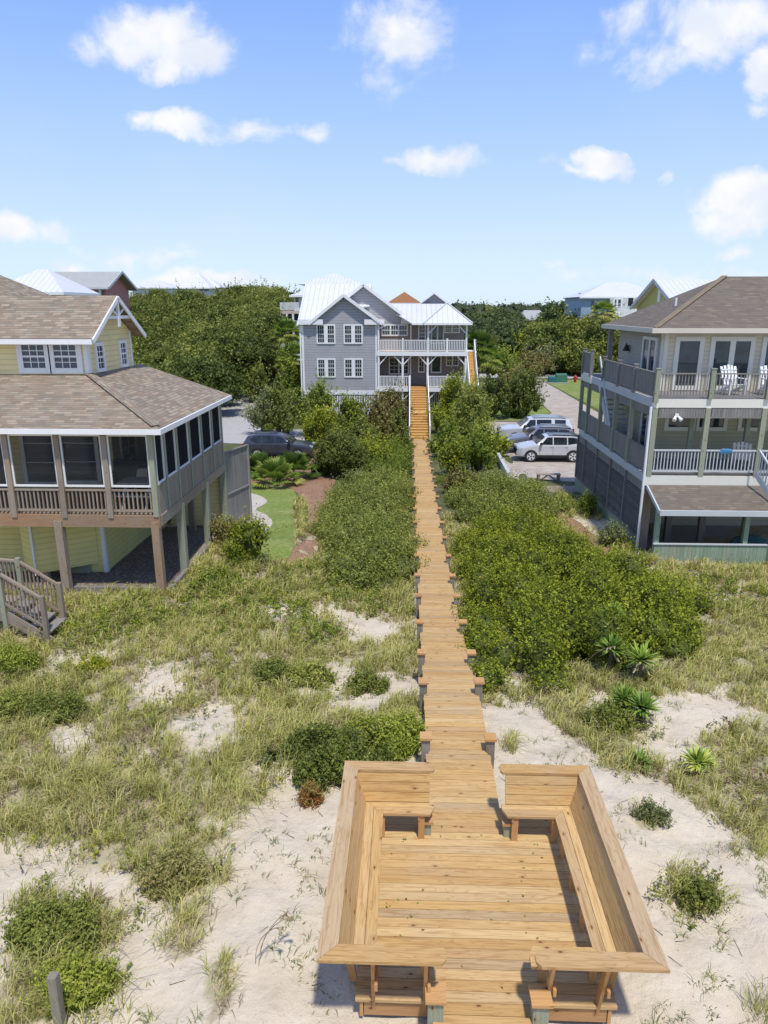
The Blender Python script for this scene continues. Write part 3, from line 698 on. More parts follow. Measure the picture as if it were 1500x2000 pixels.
def railing(t, p0, p1, h=.95, n=None, m=None, pw=.04, name='railing', toph=.06, gap=.12, bot=.09, bw=.035, solid=False):
    p0, p1 = Vector(p0), Vector(p1); L = (p1 - p0).length; n = n or max(2, int(L / gap)); mb = MB(); up = Vector((0, 0, 1))
    mb.bar(p0 + up * h, p1 + up * h, .09, toph); mb.bar(p0 + up * bot, p1 + up * bot, .05, .06)
    if solid:
        for i in range(n):
            a = p0.lerp(p1, (i + .04) / n); b = p0.lerp(p1, (i + .96) / n); a.z = (p0.z + bot); b.z = a.z + (h - bot)
            q = (p1 - p0).normalized(); sd = Vector((-q.y, q.x, 0)) * .012
            a2 = p0.lerp(p1, (i + .96) / n); mb.hexa([a - sd, Vector((a2.x, a2.y, p0.z + bot)) - sd, Vector((a2.x, a2.y, p0.z + bot)) + sd, a + sd] + [v + up * (h - bot - .03) for v in (a - sd, Vector((a2.x, a2.y, p0.z + bot)) - sd, Vector((a2.x, a2.y, p0.z + bot)) + sd, a + sd)], None, 0, (0, 0, 1))
    else:
        for i in range(n):
            c = p0.lerp(p1, (i + .5) / n); mb.bar(c + up * (bot + .03), c + up * (h - .03), bw, bw, up=(0, 1, 0))
    return mb.build(name, m or M_WHITE, t)
def post(t, x, y, z0, z1, w=.15, m=None, name='post', cap=0):
    mb = MB(); mb.box(x - w / 2, x + w / 2, y - w / 2, y + w / 2, z0, z1, along=(0, 0, 1))
    if cap: mb.box(x - w / 2 - .02, x + w / 2 + .02, y - w / 2 - .02, y + w / 2 + .02, z1 + .001, z1 + cap)
    return mb.build(name, m or M_WHITE, t)
def slab_roof(mb, pts, th, r=.5, mi=0):
    """roof plane pts (ccw from above) with thickness downwards"""
    P = [Vector(p) for p in pts]; mb.face(P, None, r, mi); Q = [p - Vector((0, 0, th)) for p in P]; mb.face(Q[::-1], None, r, mi)
    for i in range(len(P)):
        j = (i + 1) % len(P); mb.face([P[i], Q[i], Q[j], P[j]], None, r, mi)
def hip(mb, x0, x1, y0, y1, ze, zr, inset=None, th=.12, axis='x'):
    """hip roof; ridge along axis"""
    if axis == 'x':
        i = (y1 - y0) / 2 if inset is None else inset; ym = (y0 + y1) / 2; a, b = (x0 + i, ym, zr), (x1 - i, ym, zr)
        if x1 - x0 <= 2 * i + .01: a = b = ((x0 + x1) / 2, ym, zr)
        A, B, C, D = (x0, y0, ze), (x1, y0, ze), (x1, y1, ze), (x0, y1, ze)
        F4 = [[A, B, b, a], [B, C, b], [C, D, a, b], [D, A, a]]
    else:
        i = (x1 - x0) / 2 if inset is None else inset; xm = (x0 + x1) / 2; a, b = (xm, y0 + i, zr), (xm, y1 - i, zr)
        A, B, C, D = (x0, y0, ze), (x1, y0, ze), (x1, y1, ze), (x0, y1, ze)
        F4 = [[A, B, a], [B, C, b, a], [C, D, b], [D, A, a, b]]
    for f in F4:
        g = []; [g.append(q) for q in f if not g or q != g[-1]]
        if len(g) > 3 and g[0] == g[-1]: g.pop()
        if len(set(g)) >= 3: mb.face(list(dict.fromkeys(g)))
    mb.face([(p[0], p[1], ze - .0) for p in (D, C, B, A)])
def fascia(t, loop, z0, z1, m, w=.1, name='fascia'):
    mb = MB(); n = len(loop)
    for i in range(n - 1):
        a, b = Vector((*loop[i], (z0 + z1) / 2)), Vector((*loop[i + 1], (z0 + z1) / 2)); d = (b - a).normalized()
        mb.bar(a + d * w * .5 * (i > 0), b + d * w * .5 * (i < n - 2), w, z1 - z0)
    return mb.build(name, m, t)
X_, Y_ = Vector((1, 0, 0)), Vector((0, 1, 0))
# ------------------------------------------------------------------ left yellow house
def left_house():
    t = thing('yellow_house', 'pale yellow beach house with tan shingle roofs and a raised screened porch at the left', 'house', (-10, 23, 2.15))
    fx, fy = -7.97, 19.27; zf, zs, zt, ze = 4.6, 5.39, 6.86, 7.10
    # porch roof: three planes meeting at the hip
    mb = MB(); ex, ey = -7.62, 18.92; gx, gy = -10.9, 22.45; zr = 8.22
    slab_roof(mb, [(-20, ey, ze), (ex, ey, ze), (gx, gy, zr), (-20, gy, zr)], .06)
    slab_roof(mb, [(ex + .001, ey, ze), (ex + .001, 26.9, ze), (gx, 26.9, zr + .0), (gx, gy, zr)], .06)
    mb.build('porch_roof', M_SHL, t)
    mb = MB(); mb.bar((ex - .12, ey + .13, ze + .07), (gx, gy - .02, zr + .03), .26, .02); mb.build('hip_ridge_cap', M_SHL, t)
    fascia(t, [(-20, ey - .03), (ex + .03, ey - .03), (ex + .03, 26.9)], ze - .16, ze - .02, M_WHITE, .07)
    mb = MB(); mb.box(-20, fx + .02, fy - .02, fy + .06, zt, ze - .1); mb.box(fx - .04, fx + .06, fy + .061, 26.6, zt, ze - .1); mb.build('porch_header', M_YEL, t)
    mb = MB(); mb.face([(-20, ey, ze - .1), (-20, fy, ze - .1), (fx, fy, ze - .1), (ex, ey, ze - .1)]); mb.face([(ex, ey, ze - .1), (fx, fy, ze - .1), (fx, 26.9, ze - .1), (ex, 26.9, ze - .1)]); mb.build('soffit', M_WHITE, t)
    # porch floor and beams
    mb = MB(); mb.box(-20, fx, fy + .1, 26.6, zf - .12, zf - .02); mb.build('porch_floor', M_WEATHER, t)
    mb = MB(); mb.box(-20, -10.62, fy - .06, fy + .02, 4.22, 4.58); mb.box(-10.615, fx + .06, fy - .063, fy + .017, 4.225, 4.575); mb.build('front_beam', M_RUST, t)
    mb = MB()
    for a, b in ((fy + .03, 21.2), (21.205, 23.8), (23.805, 26.6)): mb.box(fx, fx + .09, a, b, 4.26, 4.56)
    mb.build('side_beam', M_WEATHER, t)
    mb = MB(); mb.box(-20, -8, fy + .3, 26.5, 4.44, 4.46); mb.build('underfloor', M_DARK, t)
    # front bays
    xs = [-16.4, -14.9, -13.45, -12.07, -10.62, -9.3, -8.0]
    for i, x in enumerate(xs): post(t, x, fy - .02, 4.5 if i < 6 else 4.55, zt, .15, M_WEATHER if i < 6 else M_GREENW, 'porch_post')
    for a, b in zip(xs, xs[1:]):
        p0, p1 = a + .08, b - .08
        f = railing(t, (p0, fy, zf), (p1, fy, zf), .70, int((p1 - p0) / .115), M_WEATHER, name='porch_railing', toph=.05, bot=.1, bw=.042)
        mb = MB(); w = Wall((0, fy, 0), X_, -Y_)
        w.slab(mb, p0, p0 + .05, zs, zt, -.02, .03); w.slab(mb, p1 - .05, p1, zs, zt, -.02, .03); w.slab(mb, p0 + .05, p1 - .05, zs, zs + .055, -.02, .028); w.slab(mb, p0 + .05, p1 - .05, zt - .03, zt, -.02, .028)
        fr = mb.build('screen_frame', M_WHITE, t); mb = MB(); w.slab(mb, p0 + .05, p1 - .05, zs + .055, zt - .03, 0, .004); mb.build('insect_screen', M_SCR, fr)
    # side bays
    ys = [19.27, 20.1, 21.2, 22.5, 23.85, 25.2, 26.5]
    for y in ys[1:]: post(t, fx, y, 4.56, zt, .14, M_GREENW, 'porch_post')
    for a, b in zip(ys, ys[1:]):
        w = Wall((fx, 0, 0), Y_, X_); p0, p1 = a + .08, b - .08
        mb = MB(); n = int((p1 - p0) / .14)
        for i in range(n): q = p0 + (p1 - p0) * i / n; w.slab(mb, q, q + (p1 - p0) / n - .008, 4.5, zs, .03, .05)
        w.slab(mb, p0, p1, zs, zs + .05, -.03, .07)
        mb.build('board_panel', M_WEATHER, t)
        mb = MB(); w.slab(mb, p0, p0 + .06, zs + .05, zt, -.02, .04); w.slab(mb, p1 - .06, p1, zs + .05, zt, -.02, .04); w.slab(mb, p0 + .06, p1 - .06, zs + .05, zs + .11, -.02, .038); w.slab(mb, p0 + .06, p1 - .06, zt - .05, zt, -.02, .038)
        fr = mb.build('screen_frame', M_WHITE, t); mb = MB(); w.slab(mb, p0 + .06, p1 - .06, zs + .11, zt - .05, 0, .004); mb.build('insect_screen', M_SCRD, fr)
    # inner wall
    mb = MB(); wy = 21.9; mb.box(-20, -10.2, wy, wy + .2, 4.48, 7.0); mb.box(-10.4, -10.2, wy + .2, 26.9, 4.48, 7.0); mb.box(-10.2, -8.1, 26.7, 26.9, 2.0, 7.0); mb.build('inner_wall', M_YEL, t)
    w = Wall((0, wy, 0), X_, -Y_)
    window(t, w, -13.0, -12.1, 4.9, 6.75, 1, 3, .12, gm=M_BLIND); window(t, w, -11.75, -10.75, 4.95, 6.75, 1, 3, .12, gm=M_BLIND)
    w.slab(mb := MB(), -15.2, -13.7, 4.5, 6.8, 0, .05); mb.build('porch_door', M_GRAYW, t)
    w = Wall((-10.2, 0, 0), Y_, X_); window(t, w, 22.6, 23.7, 5.0, 6.6, 2, 4, .12)
    # gabled upper storey
    gz0, gze, gzr = 7.6, 9.45, 10.5; gy0, gy1 = 22.45, 26.1; gm_ = (gy0 + gy1) / 2
    mb = MB(); mb.box(-20, gx, gy0, gy1, gz0, gze); mb.face([(gx, gy0, gze), (gx, gy1, gze), (gx, gm_, gzr - .1)]); mb.build('upper_wall', M_YEL, t)
    mb = MB(); sl_ = (gzr - gze) / (gm_ - gy0); oy = .42; rx = -10.53
    e0 = (gze - sl_ * oy + .12)
    slab_roof(mb, [(-20, gy0 - oy, e0), (rx, gy0 - oy, e0), (rx, gm_, gzr + .12), (-20, gm_, gzr + .12)], .08)
    slab_roof(mb, [(rx, gy1 + oy, e0), (-20, gy1 + oy, e0), (-20, gm_ + .001, gzr + .12), (rx, gm_ + .001, gzr + .12)], .08)
    mb.build('upper_roof', M_SHL, t)
    mb = MB(); mb.box(-20, rx, gy0 - oy - .06, gy0 - oy, e0 - .17, e0 - .02); mb.build('eave_fascia', M_WHITE, t)
    mb = MB()
    for sg, yy in ((1, gy0 - oy), (-1, gy1 + oy)): mb.bar((rx + .03, yy, e0 - .08), (rx + .03, gm_, gzr + .04), .05, .14, up=(0, 0, 1))
    mb.build('rake_board', M_WHITE, t)
    mb = MB(); zc = gzr - .62; hy = (gzr - zc) / sl_ * .9
    mb.box(rx - .06, rx, gm_ - hy, gm_ + hy, zc, zc + .1); mb.box(rx - .061, rx + .02, gm_ - .07, gm_ + .07, zc - .25, gzr - .1)
    for sg in (-1, 1): mb.bar((rx - .03, gm_ + sg * .08, zc + .12), (rx - .03, gm_ + sg * hy * .55, zc + .33), .05, .06)
    mb.build('gable_bracket', M_WHITE, t)
    mb = MB(); mb.box(gx, gx + .025, gy0 + .0, gy0 + .13, gz0, gze); mb.build('corner_board', M_WHITE, t); mb = MB(); mb.box(gx - .13, gx, gy0 - .025, gy0 - .001, gz0, gze - .02); mb.build('corner_board', M_WHITE, t); mb = MB(); mb.box(gx, gx + .025, gy1 - .13, gy1, gz0, gze); mb.build('corner_board', M_WHITE, t)
    w = Wall((0, gy0, 0), X_, -Y_)
    window(t, w, -12.95, -12.25, 8.42, 9.12, 3, 4, .17, gm=M_BLIND); window(t, w, -11.95, -11.25, 8.42, 9.12, 3, 4, .17, gm=M_BLIND)
    w = Wall((gx, 0, 0), Y_, X_)
    window(t, w, 23.05, 23.5, 8.35, 9.05, 2, 4, .11); window(t, w, 25.0, 25.45, 8.35, 9.05, 2, 4, .11)
    # lower storage walls under the porch
    mb = MB(); mb.box(-20, -10.39, 21.0, 21.12, 2.05, 4.44); mb.box(-10.51, -10.39, 21.121, 29, 2.0, 4.44); mb.build('lower_wall', M_YELL, t)
    mb = MB(); mb.box(-10.48, -10.36, 20.97, 21.0, 2.1, 4.4); mb.box(-10.385, -10.355, 21.0, 21.1, 2.1, 4.4); mb.build('lower_corner_board', M_WHITE, t)
    A, B, C, D = (-12.1, 19.95), (-10.62, 20.98), (-12.6, 21.2), (-12.65, 20.35)
    mb = MB(); 
    for p, q in ((A, B), (D, A)): mb.face([(p[0], p[1], 2.5), (q[0], q[1], 2.5), (q[0], q[1], 4.1), (p[0], p[1], 4.1)])
    mb.face([(*A, 4.1), (*B, 4.1), (*C, 4.1), (*D, 4.1)]); mb.face([(*D, 2.5), (*C, 2.5), (*B, 2.5), (*A, 2.5)])
    mb.build('storage_room', M_YELL, t)
    mb = MB(); mb.box(-12.13, -12.07, 19.91, 19.97, 2.45, 4.12); mb.build('storage_corner_board', M_WHITE, t)
    mb = MB(); mb.box(-11.9, -10.9, 20.9, 20.99, 2.15, 2.5); mb.build('crawl_panel', M_GREENB, t)
    for (x, y) in ((-11.95, 20.2), (-12.5, 20.7)): post(t, x, y, 2.0, 2.5, .2, M_WEATHER, 'pier')
    mb = MB(); mb.box(-10.9, -8.9, 27.3, 27.4, 1.8, 4.4); mb.build('rear_panel', M_YELL, t)
    for (x, y, m) in ((-10.85, fy, M_WEATHER), (-8.06, fy, M_RUST), (-7.97, 21.2, M_GREENW), (-7.97, 24.0, M_GREENW), (-8.0, 26.6, M_GREENW), (-9.0, 25.6, M_WEATHER), (-9.3, 27.1, M_WEATHER), (-14.2, fy, M_WEATHER)):
        post(t, x, y, G(x, y) - .3, 4.4, .22, m, 'support_post')
    # wide rear roofs seen above the gable
    re = atY(118, 584, 32.0); rt = atY(-40, 521, 29.6)
    mb = MB(); mb.face([(-32, 27.2, re.z), (re.x, 27.2, re.z), (rt.x, 29.6, rt.z), (-32, 29.6, rt.z)]); mb.face([(re.x, 27.2, re.z), (re.x, 32, re.z), (rt.x, 29.6, rt.z)]); mb.face([(re.x, 32, re.z), (-32, 32, re.z), (-32, 29.6, rt.z), (rt.x, 29.6, rt.z)]); mb.build('rear_roof', M_SHL, t)
    mb = MB(); mb.box(-31, re.x - .4, 27.5, 31.7, 1.5, re.z - .02); mb.build('rear_wall', M_YEL, t)
    return t
left_house()
def timber_edging():
    mb = MB(); mb.box(-10.75, -7.95, 19.42, 19.56, 2.1, 2.3); mb.bar((-7.9, 19.5, 2.2), (-7.85, 23.6, 2.2), .14, .2)
    tag(mb.build('landscape_timber', M_GRAYW), 'weathered timber edging around the mulch under the porch', 'edging')
timber_edging()
def shower():
    t = thing('outdoor_shower', 'grey weathered vertical board enclosure behind the yellow house porch', 'shower enclosure', (-8, 27.8, 1.5))
    def wallb(name, p, q, z0, z1):
        p, q = Vector((*p, 0)), Vector((*q, 0)); n = int((q - p).length / .14); mb = MB(); d = (q - p).normalized(); sd = Vector((-d.y, d.x, 0)) * .012
        for i in range(n):
            a, b = p.lerp(q, i / n), p.lerp(q, (i + .94) / n); zz = z1 + random.uniform(-.01, .01)
            mb.hexa([Vector((v.x, v.y, z)) for z in (z0, zz) for v in (a - sd, b - sd, b + sd, a + sd)], None, 0, (0, 0, 1))
        mb.build(name, M_GRAYW, t)
    wallb('near_panel', (-8.02, 26.9), (-7.5, 28.6), 1.5, 4.85); wallb('far_panel', (-9.2, 27.6), (-8.0, 28.8), 1.6, 4.5)
    mb = MB(); mb.bar((-8.0, 26.9, 4.87), (-7.48, 28.62, 4.87), .1, .04); mb.bar((-8.0, 26.9, 3.2), (-7.48, 28.62, 3.2), .07, .06); mb.build('top_rail', M_GRAYW, t)
    post(t, -8.02, 26.86, 1.2, 4.9, .12, M_WEATHER); post(t, -7.48, 28.64, 1.2, 4.86, .12, M_GRAYW)
shower()
def porch_table():
    t = thing('picnic_table', 'grey picnic table behind the porch screen nearest the corner', 'table', (-8.9, 20.4, 4.6))
    mb = MB(); mb.box(-9.4, -8.3, 20.05, 20.85, 5.28, 5.32); mb.build('table_top', M_GREYT, t)
    mb = MB(); mb.box(-9.4, -8.3, 19.7, 19.9, 4.98, 5.02); mb.build('seat', M_GREYT, t)
    for x in (-9.2, -8.5):
        mb = MB(); mb.bar((x, 19.8, 4.58), (x, 20.3, 5.28), .06, .08); mb.bar((x + .061, 21.0, 4.58), (x + .061, 20.6, 5.28), .06, .08); mb.build('leg', M_GREYT, t)
    t = thing('sofa', 'dark sofa at the back of the screened porch', 'sofa', (-9.2, 21.4, 4.6))
    mb = MB(); mb.box(-10.1, -8.3, 21.1, 21.8, 4.6, 5.05); mb.build('seat', M_BLACK, t)
    mb = MB(); mb.box(-10.1, -8.3, 21.6, 21.85, 5.05, 5.65); mb.build('backrest', M_BLACK, t)
    for x, n in ((-10.12, 0), (-8.28, 1)):
        mb = MB(); mb.box(x - .09, x + .09, 21.08, 21.86, 4.6, 5.3); mb.build('armrest', M_BLACK, t)
    mb = MB(); mb.hexa([(-9.35, 21.35, 5.06), (-8.95, 21.3, 5.06), (-8.95, 21.45, 5.06), (-9.35, 21.5, 5.06), (-9.3, 21.45, 5.42), (-8.98, 21.4, 5.45), (-8.98, 21.55, 5.45), (-9.3, 21.6, 5.42)])
    tag(mb.build('cushion', M_CREAMT), 'square cream cushion on the dark porch sofa', 'cushion')
porch_table()
def left_stairs():
    t = thing('beach_stairs', 'weathered wooden stairs with baluster railings at the left edge below the porch', 'stairs', (-11, 16.6, 2.2))
    y0, y1 = 16.2, 17.1
    P = [(-12.7, 3.15), (-10.95, 3.05), (-9.95, 2.38)]
    for nm, yy in (('near_railing', y0), ('far_railing', y1)):
        mb = MB()
        for (a, za), (b, zb) in ((P[0], P[1]), (P[1], P[2])):
            mb.bar((a, yy, za + .9), (b, yy, zb + .9), .09, .05); mb.bar((a, yy, za + .12), (b, yy, zb + .12), .04, .06)
            n = int(abs(b - a) / .1)
            for i in range(n): f = (i + .5) / n; x = a + (b - a) * f; z = za + (zb - za) * f; mb.bar((x, yy + .012, z + .12), (x, yy + .012, z + .88), .035, .035, up=(0, 1, 0))
        mb.build(nm, M_WEATHER, t)
        for (a, za) in P[1:]: post(t, a, yy, 1.9, za + .98, .11, M_GREENW if a < -10.5 else M_WEATHER)
    mb = MB(); mb.box(-12.7, -10.95, y0, y1, 2.95, 3.0)
    mb.build('landing', M_WEATHER, t)
    for i in range(4):
        mb = MB(); x = -10.9 + i * .25; z = 2.9 - i * .17; mb.box(x, x + .3, y0 + .06, y1 - .06, z - .04, z); mb.build('tread', M_GRAYW, t)
    for yy in (y0 + .03, y1 - .03):
        mb = MB(); mb.bar((-10.95, yy, 2.8), (-9.85, yy, 2.08), .045, .28); mb.build('stringer', M_WEATHER, t)
    mb = MB(); mb.box(-12.7, -10.95, y0 - .02, y0 + .03, 2.68, 2.94); mb.build('landing_beam', M_WEATHER, t)
left_stairs()
# ------------------------------------------------------------------ right cream house
def right_house():
    t = thing('cream_house', 'cream sided house with brown shingle roof and two grey wooden deck levels at the right', 'house', (12, 31, 1.35))
    x0, y0, y1, x1 = 7.74, 25.83, 36.4, 17.5
    zg, zm, zu = 1.35, 4.42, 7.15
    # bands
    mb = MB(); mb.box(x0, x1, y0, y0 + .08, zu - .33, zu - .02); mb.build('upper_band', M_CREAMT, t)
    mb = MB(); mb.box(x0 - .005, x0 + .08, y0 + .081, y1, zu - .33, zu - .02); mb.build('side_upper_band', M_GREYT, t)  # grey where the front is cream: side shade painted into the band
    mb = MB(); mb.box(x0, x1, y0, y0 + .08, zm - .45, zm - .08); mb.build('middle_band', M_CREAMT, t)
    mb = MB(); mb.box(x0 - .005, x0 + .08, y0 + .081, y1, zm - .36, zm - .05); mb.build('side_middle_band', M_GREYT, t)  # lower side band, its shade painted in with the same grey
    mb = MB(); mb.box(x0 + .09, x1, y0 + .09, y1, zu - .06, zu - .015); mb.build('upper_deck_floor', M_GRAYW, t)
    mb = MB(); mb.box(x0 + .09, x1, y0 + .09, y1, zm - .06, zm - .015); mb.build('middle_deck_floor', M_GRAYW, t)
    mb = MB(); mb.box(x0 + .1, x1, y0 + .1, y1, zu - .3, zu - .27); mb.build('deck_ceiling', M_GREYT, t)
    # lattice-like grey boards below the bands
    px = [x0 + .12, 9.72, 11.7, 13.7, 15.7]
    for a, b in zip(px, px[1:]):
        mb = MB(); n = 18
        for i in range(n): q = a + .14 + (b - a - .2) * i / n; mb.box(q, q + (b - a - .2) / n * .93, y0 + .02, y0 + .045, zu - .66, zu - .335, along=(0, 0, 1))
        mb.box(a + .1, b - .1, y0 + .01, y0 + .06, zu - .70, zu - .665)
        mb.build('valance', M_GRAYW, t)
    for i, a in enumerate(px):
        post(t, a, y0 + .07, zm - .08, zu - .34, .18, M_GREENW, 'porch_post')
        mb = MB(); mb.box(a - .09, a + .09, y0 - .012, y0 - .001, zu - .70, zu - .33); mb.build('post_trim', M_CREAMT, t)
    for i, a in enumerate(px): post(t, a if i else x0 + .08, y0 - .0 - .03, zu - .15 if i == 0 else zu, zu + 1.02, .16, M_GREENW, 'rail_post', .03)
    for a, b in zip(px, px[1:]):
        railing(t, (a + .09, y0 + .0, zu), (b - .09, y0 + .0, zu), .86, 15, M_GRAYW, name='upper_railing', toph=.04, bw=.03)
        railing(t, (a + .1, y0 + .03, zm), (b - .1, y0 + .03, zm), .86, 14, M_GREYT, name='middle_railing', toph=.05, bw=.035)
    # side: solid board rails upper, solid middle, louvre panels below
    ys = [y0, 28.1, 30.3, 32.6, 34.9, y1]
    for a, b in zip(ys, ys[1:]):
        railing(t, (x0, a + .1, zu), (x0, b - .1, zu), .88, int((b - a) / .13), M_GRAYW, name='side_upper_railing', solid=True, toph=.05) if b < 34 else None
        railing(t, (x0, a + .1, zm), (x0, b - .1, zm), .88, int((b - a) / .13), M_GRAYW, name='side_middle_railing', solid=True, toph=.05)
        mb = MB(); n = int((b - a) / .13)
        for i in range(n): q = a + .1 + (b - a - .2) * i / n; mb.box(x0 + .02, x0 + .045, q, q + (b - a - .2) / n * .93, zu - .66, zu - .335, along=(0, 0, 1))
        mb.build('side_valance', M_GRAYW, t)
        mb = MB()
        for i in range(n): q = a + .1 + (b - a - .2) * i / n; mb.box(x0 + .02, x0 + .045, q, q + (b - a - .2) / n * .93, zm - .72, zm - .365, along=(0, 0, 1))
        mb.build('lower_valance', M_GRAYW, t)
        mb = MB(); z = zg + .62; 
        while z < zm - .76: mb.hexa([(x0 - .0, a + .1, z), (x0 + .02, a + .1, z - .01), (x0 + .02, b - .1, z - .01), (x0, b - .1, z), (x0 + .03, a + .1, z + .075), (x0 + .05, a + .1, z + .065), (x0 + .05, b - .1, z + .065), (x0 + .03, b - .1, z + .075)][::1], None, 0, (0, 1, 0)); z += .115
        mb.build('louvre_panel', wood('dark_slats', [(.12, .11, .10), (.16, .15, .135), (.10, .095, .09)], .6, knots=False), t)
    for y in ys[1:]:
        post(t, x0, y, zm - .05, zu - .34, .16, M_GREENW, 'porch_post'); post(t, x0, y, zu - .05, zu + 1.0, .15, M_GRAYW, 'rail_post', .04); post(t, x0 - .0, y, zg + .5, zm - .37, .1, M_GRAYW, 'side_post')
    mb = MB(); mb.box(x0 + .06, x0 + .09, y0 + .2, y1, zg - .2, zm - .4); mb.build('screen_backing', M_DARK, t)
    mb = MB(); mb.box(x0 - .02, x0 + .05, y0 + .15, y1, zg + .5, zg + .6); mb.build('sill_rail', M_GRAYW, t)
    mb = MB(); n = 60
    for i in range(n): a = y0 + .2 + (y1 - y0 - .2) * i / n; mb.box(x0 - .01, x0 + .015, a, a + .165, zg - .5, zg + .495, along=(0, 0, 1))
    mb.build('skirt_boards', M_GREENB, t)
    # downpipe at the corner
    mb = MB(); mb.tube((x0 - .06, y0 - .06, zu - .3), (x0 - .06, y0 - .06, zg + .02), .05, .05, 10); mb.bar((x0 - .06, y0 - .06, zg + .06), (x0 - .06, y0 - .3, zg + .02), .08, .07); mb.build('downpipe', M_WHITE, t)
    # upper storey walls
    wx, wy = 8.78, 28.3
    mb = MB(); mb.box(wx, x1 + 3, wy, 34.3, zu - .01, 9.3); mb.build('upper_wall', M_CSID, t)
    mb = MB(); mb.box(wx - .012, wx - .001, wy + .02, 34.3, zu, 9.3); mb.build('side_siding', siding('shaded_side_siding', (.44, .41, .36), .16, .8), t)  # duller sheet over the cream wall: this side's shade put into its colour
    mb = MB(); mb.box(wx - .02, wx + .14, wy - .025, wy - .001, zu, 9.3); mb.box(wx - .03, wx - .013, wy, wy + .13, zu, 9.3); mb.build('corner_board', M_CREAMT, t)
    w = Wall((0, wy, 0), X_, -Y_)
    for a, b, l in ((9.35, 10.1, 1), (10.68, 12.0, 2), (12.6, 13.55, 1), (13.75, 14.7, 1)): window(t, w, a, b, 7.35, 9.02, 1, 1, .17, sash=False, fm=M_CREAMT, lites=l)
    w = Wall((wx - .012, 0, 0), Y_, -X_); window(t, w, 29.1, 30.6, 7.2, 9.0, 1, 1, .12, sash=False, fm=M_WHITE, lites=2, name='sliding_door')
    post(t, 8.45, 34.6, zu, 9.45, .2, M_GRAYW, 'porch_post')
    # roof
    e = .55; mb = MB(); ex0, ey0 = 8.15, wy - .62; ze = 9.5; R0 = tuple(atY(1415, 540, 31.3)); R1 = (24, 31.3, R0[2])
    mb.face([(ex0, ey0, ze), (22, ey0, ze), R1, R0]); mb.face([(ex0, 34.9, ze), (ex0, ey0, ze), R0]); mb.face([(22, 34.9, ze), (ex0, 34.9, ze), R0, R1])
    mb.face([(ex0, ey0, ze), (ex0, 34.9, ze), (22, 34.9, ze), (22, ey0, ze)])
    mb.build('roof', M_SHR, t)
    mb = MB(); d = (Vector(R0) - Vector((ex0, ey0, ze))); mb.bar(Vector((ex0, ey0, ze)) + Vector((.1, .1, .05)), Vector(R0) + Vector((0, 0, .03)), .24, .02); mb.build('hip_ridge_cap', shingle('tan_ridge', [(.21, .165, .11), (.28, .225, .15)], (.14, .1, .07)), t)
    fascia(t, [(ex0 - .04, 34.9), (ex0 - .04, ey0 - .04), (22, ey0 - .04)], ze - .17, ze + .01, M_BEIGE, .12, 'gutter')
    mb = MB(); q = Vector((wx - .05, wy - .06, 0)); mb.bar((ex0 + .35, ey0 + .1, ze - .2), (wx - .12, wy - .1, ze - .42), .07, .07); mb.bar((wx - .12, wy - .1, ze - .42), (wx - .12, wy - .1, zu), .07, .07); mb.build('upper_downpipe', M_BEIGE, t)
    mb = MB(); mb.tube((9.72, 30.2, 10.3), (9.72, 30.2, 10.62), .045, .045); mb.build('vent_pipe', M_WHITE, t)
    # middle storey wall
    mb = MB(); mb.box(8.9, x1, 28.6, 36.3, zm, zu - .3); mb.build('middle_wall', siding('shaded_middle_siding', (.50, .465, .32), .16, .75), t)  # siding colour darkened to carry the shade under the upper deck
    w = Wall((0, 28.6, 0), X_, -Y_)
    for a, b in ((9.35, 10.3), (10.55, 11.5), (12.2, 13.1), (13.4, 14.2)): window(t, w, a, b, 5.7, 6.65, 1, 1, .14, sash=False, fm=M_CREAMT)
    w = Wall((8.9, 0, 0), Y_, -X_); window(t, w, 28.9, 30.3, 4.6, 6.6, 1, 1, .12, sash=False, lites=2, name='sliding_door')
    for x in (9.72, 11.8): post(t, x, 27.2, zm, zu - .3, .16, M_GREENW, 'inner_post')
    # ground floor carport walls, low porch roof and board wall
    mb = MB(); mb.box(8.6, x1, 29.5, 36.3, zg - .3, zm - .1); mb.build('ground_wall', M_CSID, t)
    mb = MB(); mb.box(8.3, x1, 24.6, 29.5, zg - .2, zg + .02); mb.build('slab', M_CONC, t)
    mb = MB(); slab_roof(mb, [(x0 + .12, 24.3, 3.46), (x1, 24.3, 3.46), (x1, y0 - .01, 4.0), (x0 + .12, y0 - .01, 4.0)], .05); mb.build('low_porch_roof', M_SHR, t)
    mb = MB(); mb.box(x0 + .1, x1, 24.22, 24.29, 3.28, 3.47); mb.bar((x0 + .09, 24.26, 3.4), (x0 + .09, y0 - .03, 3.94), .05, .14); mb.build('low_fascia', M_GREYT, t)
    for x, yy in ((7.98, 24.75), (11.1, 24.75), (14.7, 24.75)): post(t, x, yy, zg - .3, 3.4, .16, M_GREENB, 'low_post')
    for x in (9.3, 10.6, 12.3, 14.0): post(t, x, 27.3, zg, zm - .1, .22, M_WEATHER, 'inner_post')
    mb = MB(); n = 52
    for i in range(n): a = 7.9 + i * .135; mb.box(a, a + .13, 24.62, 24.645, zg - .5, 2.1 + random.uniform(-.004, .004), along=(0, 0, 1))
    mb.build('board_wall', M_GREENB, t); mb = MB(); mb.box(7.86, 14.95, 24.58, 24.68, 2.105, 2.145); mb.build('wall_cap', M_GREYT, t)
    post(t, x0 + .2, y0 + .25, zg - .3, zm - .4, .3, M_WEATHER, 'corner_post')
    # back left stair
    mb = MB(); mb.bar((x0 - .02, 33.4, zu + .95), (x0 - .02, 30.9, zm + .9), .05, .12); mb.bar((x0 + .02, 33.4, zu - .1), (x0 + .02, 30.6, zm + .1), .06, .3); mb.build('stair_rail', M_GREYT, t)
